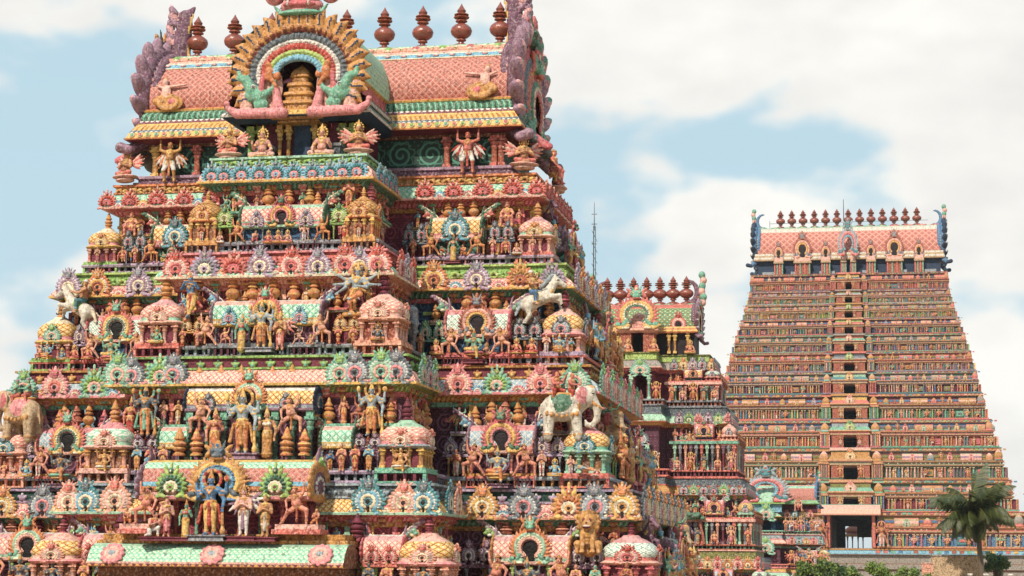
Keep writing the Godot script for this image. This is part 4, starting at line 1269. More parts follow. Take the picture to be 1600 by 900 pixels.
# one block of a storey (the main body or the middle bay), as rings of mouldings.
# y: ledge foot, ledge top, foot and top of the curved cornice, top of the frieze; c: ledge, posts, wall, lower soffit, upper soffit, cornice, lip, frieze ground, frieze rim
func storey_block(parent: Node, hx: float, z0: float, z1: float, y: Array, c: Array, inset := 0.9, door := 0.0) -> void:
	var pl := plan(hx, z0, z1)
	var i := -inset
	var b := Build.new()
	var t: float = y[1]
	var f: float = y[0]
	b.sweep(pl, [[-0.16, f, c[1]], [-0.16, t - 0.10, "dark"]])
	b.sweep(pl, [[-0.16, t - 0.10, c[0]], [0.05, t - 0.10, c[0]], [0.07, t - 0.05, c[0]], [0.03, t, c[0]], [i - 0.3, t, c[0]]])
	b.sweep(pl, [[-0.02, f - 0.02, c[0]], [0.02, f - 0.02, c[0]], [0.02, f + 0.04, c[0]], [-0.16, f + 0.05, c[0]]])
	part("ledge", b.done(), [], parent)
	b = Build.new()
	var n := int(hx * 2 / 0.24)
	for j in n + 1:
		var x := lerpf(-hx + 0.06, hx - 0.06, float(j) / n)
		b.box(c[1], V(x, (f + t - 0.05) * 0.5, z1 - 0.08), V(0.075 if j % 4 else 0.15, t - f - 0.13, 0.1))
	n = int((z1 - z0) / 0.24)
	for j in n + 1:
		b.box(c[1], V(hx - 0.08, (f + t - 0.05) * 0.5, lerpf(z1 - 0.06, z0, float(j) / n)), V(0.1, t - f - 0.13, 0.075))
	part("ledge_posts", b.done(), [], parent).set_meta("kind", "stuff")
	b = Build.new()
	var k: float = y[2]
	if door > 0.0:
		# two piers with a real passage between them
		var inner := inset + door
		for sd in [-1, 1]:
			var q := PackedVector2Array([Vector2(-hx, z1), Vector2(-inner + inset * 2.0, z1), Vector2(-inner + inset * 2.0, z0), Vector2(-hx, z0)])
			if sd > 0:
				q = PackedVector2Array([Vector2(inner - inset * 2.0, z1), Vector2(hx, z1), Vector2(hx, z0), Vector2(inner - inset * 2.0, z0)])
			b.sweep(q, [[i, t - 0.01, c[2]], [i, k - 0.30, c[2]]])
	else:
		b.sweep(pl, [[i, t - 0.01, c[2]], [i, k - 0.30, c[2]]])
	part("wall", b.done(), [], parent)
	b = Build.new()
	b.sweep(pl, [[i, k - 0.30, c[3]], [i + 0.07, k - 0.29, c[3]], [i + 0.07, k - 0.17, c[3]], [i + 0.16, k - 0.14, c[4]], [i + 0.2, k - 0.05, c[4]], [i + 0.34, k - 0.02, c[4]], [i + 0.42, k, c[4]]])
	part("soffit", b.done(), [], parent)
	b = Build.new()
	var q: float = y[3]
	var h := q - k
	b.sweep(pl, [[i + 0.42, k, c[6]], [i + 0.5, k + 0.0, c[6]], [i + 0.51, k + 0.05, c[6]], [i + 0.47, k + 0.07, c[6]], [i + 0.47, k + 0.08, c[5], 1], [i + 0.45, k + h * 0.35, c[5], 1], [i + 0.39, k + h * 0.6, c[5], 1], [i + 0.29, k + h * 0.82, c[5], 1], [i + 0.16, q, c[5], 1]])
	part("cornice", b.done(), [], parent)
	b = Build.new()
	var s: float = y[4]
	b.sweep(pl, [[i + 0.14, q - 0.005, c[8]], [i + 0.22, q, c[8]], [i + 0.22, q + 0.05, c[8]], [i + 0.16, q + 0.06, c[8]], [i + 0.16, s - 0.09, c[7]], [i + 0.24, s - 0.08, c[8]], [i + 0.24, s - 0.02, c[8]], [-1.4, s - 0.02, c[8]]])
	part("frieze", b.done(), [], parent)


# brackets, slim pillars and relief figures that fill the wall behind the shrines; face: origin on the wall line, x along it
func dress_wall(parent: Node3D, from: float, to: float, z: float, y0: float, y1: float, turn := 0.0, pivot := Vector3.ZERO) -> void:
	var kinds := ["devotee", "consort", "dwarf", "seated", "throned", "atlas"]
	var pals := ["f_orange", "f_terra", "f_gold", "f_pink", "f_green", "f_red", "f_teal", "f_dwarf3"]
	var bp := [["ochre", "coral"], ["coral", "salmon"], ["gold", "terracotta"], ["jade", "ochre"]]
	var bs := Basis(V(0, 1, 0), turn)
	var k := rng.randi() % 4
	for x in spread(from, to, 0.42):
		part("bracket", lib.bracket, bp[(k + int(x * 3 + 60)) % 4], parent, at_scale(pivot + bs * V(x, y1 - 0.26, z), V(0.24, 0.26, 0.3), turn))
	# a shelf half-way up carries a second row of figures
	var mid := lerpf(y0, y1, 0.56)
	var shelf := Build.new()
	var sc: String = ["coral", "ochre", "lilac", "jade", "salmon"][rng.randi() % 5]
	shelf.box(sc, V((from + to) * 0.5, mid - 0.03, z + 0.12), V(absf(to - from), 0.06, 0.34))
	shelf.box("cream", V((from + to) * 0.5, mid - 0.085, z + 0.10), V(absf(to - from), 0.05, 0.28))
	part("shelf", shelf.done(), [], parent, Transform3D(bs, pivot))
	for x in spread(from, to, 0.4):
		var hs := (y1 - mid - 0.12) * rng.randf_range(0.72, 0.92)
		if rng.randf() < 0.25:
			part("pot", lib.pot, ["pot_gold", "pot_orange", "pot_rose"][rng.randi() % 3], parent, at_scale(pivot + bs * V(x, mid, z + 0.16), V(hs * 0.6, hs, hs * 0.6), turn))
		else:
			part("relief_figure", lib[kinds[rng.randi() % kinds.size()]], pals[rng.randi() % pals.size()], parent, at_scale(pivot + bs * V(x, mid, z + 0.17), V(hs, hs, hs), turn + rng.randf_range(-0.4, 0.4)))
	for x in spread(from, to, 0.62):
		part("pillar", lib.pillar, ["p_gold", "p_rose", "p_salmon", "p_terra", "p_jade"][rng.randi() % 5], parent, at_scale(pivot + bs * V(x + 0.18, y0, z), V(0.62, y1 - y0 - 0.24, 0.62), turn))
		var h := rng.randf_range(0.62, 0.86)
		part("relief_figure", lib[kinds[rng.randi() % kinds.size()]], pals[rng.randi() % pals.size()], parent, at_scale(pivot + bs * V(x - 0.1, y0 + rng.randf_range(0.0, 0.5) * maxf(0.0, y1 - y0 - 1.1), z + 0.1), V(h, h, h), turn + rng.randf_range(-0.3, 0.3)))


func row(parent: Node, called: String, mesh: String, pals: Array, xs: Array, y: float, z: float, size: Vector3, turn := 0.0, pivot := Vector3.ZERO) -> void:
	for j in xs.size():
		var p := V(xs[j], y, z)
		if turn != 0.0:
			p = pivot + Basis(V(0, 1, 0), turn) * p
		var kind := "leaf_gable" if mesh == "gable" and rng.randf() < 0.3 else mesh
		var q := part(called, lib[kind], pals[j % pals.size()], parent, at_scale(p, size * rng.randf_range(0.93, 1.08), turn + rng.randf_range(-0.06, 0.06)))
		q.rotate_object_local(V(0, 0, 1), rng.randf_range(-0.035, 0.035))


func spread(a: float, b: float, step: float) -> Array:
	var n := maxi(1, int(absf(b - a) / step))
	var out := []
	for j in n:
		out.append(lerpf(a, b, (j + 0.5) / n))
	return out


# ---- the tower close by.  Own axes: x along its front, z towards the viewer, y from the ground
const NEAR := Vector3(-16.25, 0, -56)
const STOREYS := [
	{"y": [17.46, 17.72, 19.42, 19.90, 20.20], "hx": 6.95, "hz": 3.0, "c": 2.72, "zc": 6.0,
		"main": ["lilac", "grey", "scroll_maroon", "ochre", "flute_rose", "lattice_mint", "salmon", "gold", "orange"], "bay": ["grey", "steel", "scroll_maroon", "coral", "flute_green", "lattice_pink", "yellow", "leaf", "mint"]},
	{"y": [14.52, 14.80, 16.65, 17.02, 17.42], "hx": 8.0, "hz": 4.0, "c": 3.55, "zc": 6.8,
		"main": ["coral", "grey", "scroll_navy", "rose", "flute_green", "lattice_pink", "yellow", "leaf", "lime"], "bay": ["grey", "steel", "scroll_maroon", "coral", "flute_peach", "lattice_mint", "cream", "coral", "pink"]},
	{"y": [11.13, 11.43, 13.65, 14.10, 14.48], "hx": 8.85, "hz": 5.0, "c": 4.45, "zc": 7.8,
		"main": ["steel", "gold", "scroll_wine", "jade", "flute_gold", "lattice_blue", "pink", "maroon", "ochre"], "bay": ["lilac", "grey", "scroll_wine", "rose", "flute_olive", "lattice_pink", "yellow", "maroon", "leaf"]},
	{"y": [8.05, 8.35, 10.28, 10.70, 11.10], "hx": 10.1, "hz": 6.0, "c": 5.4, "zc": 8.8,
		"main": ["coral", "peach", "scroll_wine", "ochre", "flute_green", "lattice_pink", "peach", "deep_green", "lilac"], "bay": ["gold", "ochre", "scroll_maroon", "ochre", "flute_rose", "lattice_gold", "mint", "slate", "steel"]},
	{"y": [4.9, 5.2, 7.1, 7.55, 8.0], "hx": 11.0, "hz": 7.0, "c": 6.3, "zc": 9.7,
		"main": ["coral", "grey", "wine", "ochre", "forest", "lattice_mint", "peach", "gold", "salmon"], "bay": ["gold", "ochre", "scroll_maroon", "ochre", "flute_rose", "lattice_gold", "mint", "slate", "steel"]}]
var tower: Node3D


func near_tower() -> void:
	tower = thing("temple_tower", NEAR, "large close gateway tower crowded with painted statues and nine copper finials", "temple tower")
	var levels := []
	for s in STOREYS:
		var n := node("storey", tower)
		levels.append(n)
		storey_block(n, s.hx, -s.hz, s.hz, s.y, s.main, 0.8)
		var yy: Array = s.y.duplicate()
		for j in 5:
			yy[j] += 0.03
		storey_block(n, s.c, 0.0, s.zc, yy, s.bay, 0.7)
		if levels.size() < 5:
			dress_wall(n, s.c, s.hx - 0.85, s.hz - 0.78, s.y[1], s.y[2])
			dress_wall(n, -s.hx + 0.85, -s.c, s.hz - 0.78, s.y[1], s.y[2])
			dress_wall(n, -s.c + 0.75, s.c - 0.75, s.zc - 0.68, s.y[1] + 0.03, s.y[2])
			dress_wall(n, -s.hz + 0.8, s.hz - 0.8, s.hx - 0.78, s.y[1], s.y[2], PI / 2)
			dress_wall(n, -s.zc + 0.8, -s.hz, s.c - 0.68, s.y[1] + 0.03, s.y[2], PI / 2)
	var base := Build.new()
	base.sweep(plan(11.2, -7.2, 7.2), [[0.4, 0.0, "stone"], [0.4, 0.6, "stone"], [0.1, 0.7, "stone"], [0.1, 4.2, "stone"], [0.35, 4.4, "stone"], [0.35, 4.9, "stone"], [-1.2, 4.9, "stone"]])
	base.sweep(plan(6.4, 0, 9.9), [[0.4, 0.0, "stone"], [0.4, 0.6, "stone"], [0.1, 0.7, "stone"], [0.1, 4.2, "stone"], [0.35, 4.4, "stone"], [0.35, 4.92, "stone"], [-1.2, 4.92, "stone"]])
	part("stone_base", base.done(), [], tower)
	storey_a(levels[0], STOREYS[0])
	storey_b(levels[1], STOREYS[1])
	storey_c(levels[2], STOREYS[2])
	storey_d(levels[3], STOREYS[3])
	near_roof()


# gables standing on a cornice all along, front and side faces
func cornice_row(n: Node3D, s: Dictionary, main: Array, mu: Array, bay: Array, bu: Array, size: float, mesh := "gable", bmesh := "gable") -> void:
	var y: float = s.y[2] - 0.02
	var mz: float = s.hz - 0.33
	for sd in [-1, 1]:
		var xs := []
		for u in mu:
			xs.append(u * sd)
		row(n, "gable_ornament", mesh, main, xs, y, mz, V(size, size * 0.92, 0.55))
	row(n, "gable_ornament", bmesh, bay, bu, y + 0.03, s.zc - 0.26, V(size, size * 0.92, 0.55))
	for sd in [-1, 1]:
		for j in mu.size() - 1:
			part("cornice_fan", lib.fan, [["yellow", "salmon", "coral"], ["sky", "white", "pink"], ["pink", "cream", "rose"]][(j + int(y)) % 3], n, at_scale(V((mu[j] + mu[j + 1]) * 0.5 * sd, y + 0.1, mz - 0.02), V(0.46, 0.42, 0.5)))
	for j in bu.size() - 1:
		if bu[j + 1] - bu[j] > 0.6:
			part("cornice_fan", lib.fan, [["mint", "white", "jade"], ["pink", "cream", "rose"], ["yellow", "salmon", "coral"]][(j + int(y)) % 3], n, at_scale(V((bu[j] + bu[j + 1]) * 0.5, y + 0.13, s.zc - 0.28), V(0.46, 0.42, 0.5)))
	# side faces: turned to +x, running from front to back
	var side := spread(-s.hz + 0.6, s.hz - 0.6, size * 0.95)
	for j in side.size():
		part("gable_ornament", lib[mesh], main[j % main.size()], n, at_scale(V(s.hx - 0.33, y, side[j]), V(size, size * 0.92, 0.55), PI / 2))
	var bs := spread(s.hz, s.zc - 0.8, size * 0.75)
	for j in bs.size():
		part("gable_ornament", lib[bmesh], bay[j % bay.size()], n, at_scale(V(s.c - 0.26, y + 0.03, bs[j]), V(size, size * 0.92, 0.55), PI / 2))
		part("gable_ornament", lib[bmesh], bay[j % bay.size()], n, at_scale(V(-s.c + 0.26, y + 0.03, bs[j]), V(size, size * 0.92, 0.55), -PI / 2))


func frieze_row(n: Node3D, s: Dictionary, mesh: String, main: Array, bay: Array, step: float, size: float) -> void:
	var y: float = s.y[3] + 0.03
	for sd in [-1, 1]:
		row(n, "scroll_leaf", mesh, [main], spread(s.c * sd, s.hx * sd - 0.6 * sd, step), y, s.hz - 0.62, V(size, size * 0.85, 0.6))
	row(n, "scroll_leaf", mesh, [bay], spread(-s.c + 0.6, s.c - 0.6, step), y + 0.03, s.zc - 0.52, V(size, size * 0.85, 0.6))
	for z in spread(-s.hz + 0.6, s.hz - 0.6, step):
		part("scroll_leaf", lib[mesh], main, n, at_scale(V(s.hx - 0.62, y, z), V(size, size * 0.85, 0.6), PI / 2))
	for z in spread(s.hz, s.zc - 0.7, step):
		part("scroll_leaf", lib[mesh], bay, n, at_scale(V(s.c - 0.52, y + 0.03, z), V(size, size * 0.85, 0.6), PI / 2))


# the shrines along the side face, which is seen at a glancing angle
func side_face(s: Dictionary, k: String, kg: String, sp: String, hb: float, hr: float, w: float) -> void:
	var y: float = s.y[1]
	dome_shrine(tower, k, kg, w, hb, hr, hr * 0.75, V(s.hx - w * 0.5, y, -s.hz + w * 0.6), PI / 2)
	barrel_shrine(tower, sp, "e_mauve", "a_pink", minf(s.hz * 0.55, 2.6), 0.9, hb, hr, V(s.hx - 0.35, y, 0), PI / 2, 1.1)
	for z in [s.hz * 0.52, -s.hz * 0.52]:
		niche(tower, ["g_teal", "g_lilac", "g_gold"][int(absf(z)) % 3], "p_green", 0.38, hb, hr * 0.6, V(s.hx - 0.2, y, z), PI / 2)
	var xs := spread(-s.hz * 0.7, s.hz * 0.7, 0.5)
	for j in xs.size():
		part("pot", lib.pot, ["pot_gold", "pot_orange"][j % 2], tower, at_scale(V(s.hx - 0.78, y + hb + hr * 0.7, xs[j]), V(0.42, hr * 0.75, 0.42)))


func storey_a(n: Node3D, s: Dictionary) -> void:
	var y: float = s.y[1]
	cornice_row(n, s, ["g_red"], [3.2, 4.05, 4.9, 5.75, 6.45], ["g_blue"], [-2.1, -1.75, -1.25, -0.72, -0.24, 0.27, 0.78, 1.29, 1.65, 2.05], 0.62, "leaf_gable", "leaf_gable")
	frieze_row(n, s, "scroll", ["gold", "yellow", "orange"], ["leaf", "lime", "forest"], 0.42, 0.44)
	var z: float = s.hz - 0.4
	for sd in [-1, 1]:
		var sl := barrel_shrine(tower, "s_gold", "e_green", "", 1.55, 0.8, 0.48, 0.72, V(4.17 * sd, y, z - 0.05))
		part("arch", lib.gable, "g_teal", sl, at_scale(V(0, 0.42, 0.42), V(0.85, 0.82, 0.7)))
		dome_shrine(tower, "k_pink" if sd > 0 else "k_gold", "g_gold", 0.98, 0.5, 0.62, 0.5, V(6.45 * sd, y, z - 0.1))
		niche(tower, "g_slate", "p_steel", 0.38, 0.45, 0.5, V(5.48 * sd, y, z + 0.2))
		niche(tower, "g_slate", "p_steel", 0.38, 0.45, 0.5, V(2.95 * sd, y, z + 0.1))
		row(n, "pot", "pot", ["pot_gold", "pot_orange"], [3.85 * sd, 4.22 * sd, 4.6 * sd], y + 1.14, z - 0.1, V(0.36, 0.62, 0.36))
		row(n, "pillar", "pillar", ["p_gold"], [2.55 * sd, 3.3 * sd, 5.1 * sd, 6.2 * sd], y, s.hz - 0.92, V(1.0, 1.5, 0.5))
	z = s.zc - 0.4
	barrel_shrine(tower, "s_pink", "e_green", "a_pink", 2.5, 0.8, 0.42, 0.68, V(0.02, y, z), 0.0, 1.0, [-0.7, 0.7], "g_lilac")
	for sd in [-1, 1]:
		dome_shrine(tower, "k_orange", "g_orange", 0.86, 0.62, 0.62, 0.3, V(2.22 * sd, y, z + 0.05), 0.0, true)
		niche(tower, "g_lime", "p_green", 0.5, 0.5, 0.48, V(1.62 * sd, y, z + 0.3), 0.0, false)
	row(n, "pot", "pot", ["pot_gold", "pot_orange", "pot_yellow"], [-0.52, 0.06, 0.66], y + 1.06, z - 0.08, V(0.40, 0.66, 0.40))
	part("pot", lib.stacked_pot, "pot_rose", n, at_scale(V(2.36, y + 1.2, z - 0.2), V(0.36, 0.5, 0.36)))
	part("pot", lib.stacked_pot, "pot_rose", n, at_scale(V(-2.36, y + 1.2, z - 0.2), V(0.36, 0.5, 0.36)))
	side_face(s, "k_pink", "g_green", "s_gold", 0.48, 0.7, 0.95)


func storey_b(n: Node3D, s: Dictionary) -> void:
	var y: float = s.y[1]
	cornice_row(n, s, ["g_orange", "g_lilac"], [3.75, 4.95, 6.2, 7.1], ["g_red", "g_lilac"], [-2.75, -1.93, -1.12, -0.36, 0.5, 1.25, 2.0, 2.4, 2.9], 0.80)
	frieze_row(n, s, "scroll", ["lime", "leaf", "cream"], ["coral", "rose", "pink"], 0.52, 0.5)
	var z: float = s.hz - 0.45
	for sd in [-1, 1]:
		var u := 5.05 if sd > 0 else 5.45
		barrel_shrine(tower, "s_white", "e_rose", "a_red" if sd > 0 else "a_flame", 1.9, 0.9, 0.5, 0.82, V(u * sd, y, z), 0.0, 1.12)
		dome_shrine(tower, "k_yellow" if sd > 0 else "k_gold", "g_slate" if sd > 0 else "g_green", 1.12, 0.5, 0.78, 0.6, V(7.4 * sd, y, z - 0.1))
		niche(tower, "g_slate" if sd > 0 else "g_lilac", "p_slate", 0.42, 0.46, 0.52, V(6.42 * sd, y, z + 0.25))
		niche(tower, "g_green", "p_jade", 0.40, 0.46, 0.5, V(3.72 * sd, y, z + 0.1))
		row(n, "pot", "pot", ["pot_gold"], [(u - 0.38) * sd, u * sd, (u + 0.4) * sd], y + 1.28, z - 0.1, V(0.42, 0.70, 0.42))
		row(n, "pillar", "pillar", ["p_green"], [3.6 * sd], y, s.hz - 0.88, V(2.2, 1.58, 0.7))
		row(n, "pillar", "pillar", ["p_rose"], [4.2 * sd, 6.4 * sd, 7.2 * sd], y, s.hz - 0.92, V(1.0, 1.6, 0.5))
	z = s.zc - 0.4
	barrel_shrine(tower, "s_mint", "e_mauve", "a_flame", 3.2, 0.9, 0.55, 0.72, V(-0.08, y, z), 0.0, 1.1, [-1.0, 0.95], "g_blue")
	for sd in [-1, 1]:
		dome_shrine(tower, "k_peach" if sd > 0 else "k_pink", "g_peach", 1.18, 0.62, 0.72, 0.72, V(3.05 * sd, y, z), 0.0, false)
		niche(tower, "g_gold", "p_gold", 0.40, 0.42, 0.36, V(2.15 * sd, y, z + 0.28))
	row(n, "pot", "pot", ["pot_gold", "pot_orange"], [-1.2, -0.64, -0.05, 0.52, 1.08], y + 1.23, z - 0.1, V(0.44, 0.78, 0.44))
	side_face(s, "k_yellow", "g_teal", "s_rose", 0.5, 0.8, 1.1)


func storey_c(n: Node3D, s: Dictionary) -> void:
	var y: float = s.y[1]
	cornice_row(n, s, ["g_pink", "g_green"], [4.7, 5.75, 6.95, 7.9], ["g_green", "g_slate"], [-3.9, -3.5, -2.7, -2.35, 2.2, 2.62, 3.3, 3.7], 0.86)
	frieze_row(n, s, "palmette", ["gold", "yellow", "ochre"], ["leaf", "jade", "forest"], 0.46, 0.5)
	var z: float = s.hz - 0.45
	for sd in [-1, 1]:
		var u := 5.95 if sd > 0 else 6.35
		barrel_shrine(tower, "s_blue", "e_mauve" if sd > 0 else "e_rose", "a_pink" if sd > 0 else "a_flame", 1.9, 0.9, 0.62, 0.78, V(u * sd, y, z), 0.0, 1.2)
		dome_shrine(tower, "k_low" if sd > 0 else "k_peach", "g_teal", 1.2, 0.62, 0.74, 0.55, V(8.22 * sd, y, z - 0.1))
		niche(tower, "g_lilac", "p_slate", 0.42, 0.6, 0.42, V(7.25 * sd, y, z + 0.25))
		niche(tower, "g_lilac" if sd > 0 else "g_slate", "p_gold", 0.42, 0.6, 0.44, V(4.72 * sd, y, z + 0.1))
		row(n, "pot", "pot", ["pot_gold", "pot_terra"], [(u - 0.36) * sd, u * sd, (u + 0.36) * sd], y + 1.38, z - 0.1, V(0.42, 0.76, 0.42))
		row(n, "pillar", "pillar", ["p_rose"], [4.5 * sd], y, s.hz - 0.88, V(2.2, 1.9, 0.7))
		row(n, "pillar", "pillar", ["p_terra"], [5.2 * sd, 7.0 * sd, 8.0 * sd], y, s.hz - 0.92, V(1.0, 1.9, 0.5))
	z = s.zc - 0.4
	# the middle bay carries its barrel roof high, over a row of standing deities
	barrel_shrine(tower, "s_peach", "e_blue", "a_green", 3.7, 0.95, 1.58, 0.66, V(-0.15, y, z - 0.1), 0.0, 1.25, [-1.1, 1.0], "g_slate")
	for sd in [-1, 1]:
		dome_shrine(tower, "k_rose" if sd > 0 else "k_scale", "g_peach", 1.25, 0.6, 0.74, 0.62, V(3.98 * sd, y, z))
		niche(tower, "g_purple", "p_lilac", 0.42, 0.6, 0.34, V(3.0 * sd, y, z + 0.2))
		barrel_shrine(tower, "s_mint", "e_green", "", 0.9, 0.8, 0.6, 0.6, V(2.2 * sd, y, z - 0.05))
	row(n, "pot", "stacked_pot", ["pot_gold", "pot_orange"], [-1.95, -1.48, 0.95, 1.42], y + 0.4, z + 0.55, V(0.48, 0.72, 0.48))
	row(n, "pot", "pot", ["pot_gold", "pot_orange"], [-1.7, -1.1, -0.55, 0.3, 0.85], y + 2.2, z - 0.1, V(0.42, 0.62, 0.42))
	side_face(s, "k_low", "g_blue", "s_white", 0.62, 0.76, 1.2)


func storey_d(n: Node3D, s: Dictionary) -> void:
	var y: float = s.y[1]
	cornice_row(n, s, ["g_gold", "g_slate"], [5.6, 6.7, 7.9, 8.6, 9.3], ["g_peach", "g_teal"], [-4.7, -4.2, -3.4, 3.3, 4.2, 4.72], 0.9)
	frieze_row(n, s, "palmette", ["lilac", "mauve", "white"], ["steel", "slate", "grey"], 0.44, 0.5)
	var z: float = s.hz - 0.5
	for sd in [-1, 1]:
		barrel_shrine(tower, "s_rose", "e_gold", "a_green", 2.15, 1.0, 0.78, 0.76, V(6.95 * sd, y, z), 0.0, 1.25)
		dome_shrine(tower, "k_mint", "g_red", 1.4, 0.8, 0.72, 0.45, V(9.5 * sd, y, z - 0.1))
		niche(tower, "g_purple", "p_lilac", 0.5, 0.74, 0.55, V(8.42 * sd, y, z + 0.3))
		niche(tower, "g_purple", "p_slate", 0.5, 0.74, 0.6, V(5.5 * sd, y, z + 0.1))
		row(n, "pot", "stacked_pot", ["pot_terra", "pot_maroon"], [6.2 * sd, 6.95 * sd, 7.7 * sd], y + 1.5, z - 0.1, V(0.5, 0.45, 0.5))
	z = s.zc - 0.4
	# the wide porch in the middle: a barrel roof over statues, with a long scaled roof below
	var w := node("porch", tower, V(-0.17, 0, z + 0.35))
	var c: Array = PAL["s_red"]
	var b := Build.new()
	b.barrel(4.5, [[0.62, 10.62, "pink"], [0.78, 10.66, "salmon"], [0.80, 10.74, "pink"], [0.70, 10.77, "cream"], [0.70, 10.86, "salmon"], [0.73, 10.87, "bead_white"], [0.73, 10.98, "orange"], [0.69, 11.0, "teal"], [0.67, 11.1, "sky"], [0.655, 11.18, "lattice_red"], [0.60, 11.32, "lattice_red"], [0.52, 11.44, "lattice_red"], [0.42, 11.53, "scale_green"], [0.26, 11.61, "scale_green"], [0.08, 11.66, "yellow"], [0.0, 11.68, "yellow"], [-0.4, 11.5, c[6]], [-0.7, 10.9, c[6]]], "coral")
	part("barrel_roof", b.done(), [], w)
	b = Build.new()
	b.box("scroll_maroon", V(0, 10.1, -0.1), V(4.2, 1.1, 0.5))
	part("wall", b.done(), [], w)
	for j in 8:
		part("pillar", lib.pillar, ["p_rose", "p_terra", "p_jade"][j % 3], w, at_scale(V(-1.95 + 0.557 * j, 9.55, 0.3), V(0.6, 1.1, 0.6)))
	for sd in [-1, 1]:
		part("end_gable", lib.end_gable, "e_gold" if sd > 0 else "e_mauve", w, at_scale(V(2.25 * sd, 10.7, 0), V(0.55 * sd, 1.02, 1.5)))
		part("gable_ornament", lib.leaf_gable, "g_lime", w, at_scale(V(1.36 * sd, 10.66, 0.78), V(0.86, 0.82, 0.8)))
		b = Build.new()
		b.box("coral", V(0, 0.06, 0), V(1.25, 0.12, 0.7))
		b.box("salmon", V(0, 0.18, 0), V(1.1, 0.12, 0.6))
		part("pedestal", b.done(), [], w, Transform3D(Basis(), V(2.02 * sd, 9.80, 0.8)))
	part("arch", lib.arch, "a_gold", w, at_scale(V(-0.12, 10.58, 0.82), V(1.55, 1.2, 1.2)))
	b = Build.new()
	b.box("ochre", V(0, 9.72, 0.2), V(6.3, 0.16, 1.0))
	b.box("gold", V(0, 9.58, 0.3), V(6.5, 0.14, 1.1))
	part("plinth", b.done(), [], w)
	b = Build.new()
	b.barrel(6.6, [[0.9, 8.98, "brown"], [1.36, 9.0, "peach"], [1.38, 9.06, "bead_gold"], [1.38, 9.10, "salmon"], [1.34, 9.11, "salmon"], [1.28, 9.22, "scale_green"], [1.18, 9.36, "scale_green"], [1.04, 9.48, "scale_green"], [0.86, 9.56, "mint"], [0.4, 9.58, "mint"], [0.0, 9.3, "mint"]], "brown")
	part("long_roof", b.done(), [], w)
	b = Build.new()
	b.box("brown", V(0, 8.6, 0.4), V(6.4, 0.8, 0.9))
	part("lintel", b.done(), [], w)
	for x in [-2.6, 0.0, 2.75]:
		var q := []
		beads(q, 0, 0.24, V(0.09, 0.07, 0.05), 0, 0, 330, 12)
		arc(q, 1, 0.15, 0.06, 0.02, 0, 360, 10)
		q.append(lump(2, V(0, 0, 0.03), V(0.10, 0.08, 0.05)))
		if not lib.has("medallion"):
			keep("medallion", sculpt(q, 0.03, 0.015))
		part("medallion", lib.medallion, ["pink", "salmon", "steel"], w, Transform3D(Basis(V(1, 0, 0), -0.6), V(x - 0.05, 9.3, 1.28)))
	for sd in [-1, 1]:
		dome_shrine(tower, "k_yellow", "g_peach", 1.35, 0.72, 0.8, 0.5, V(4.85 * sd, y, z))
		barrel_shrine(tower, "s_rose", "e_rose", "", 1.1, 0.9, 0.78, 0.7, V(3.72 * sd, y, z - 0.1))
		niche(tower, "g_red", "p_gold", 0.45, 0.74, 0.42, V(3.72 * sd, y, z + 0.42))
	for x in [-3.2, 3.05]:
		part("pot", lib.stacked_pot, "pot_maroon", n, at_scale(V(x, 9.75, z + 0.2), V(0.5, 0.62, 0.5)))
	side_face(s, "k_mint", "g_gold", "s_red", 0.78, 0.8, 1.4)


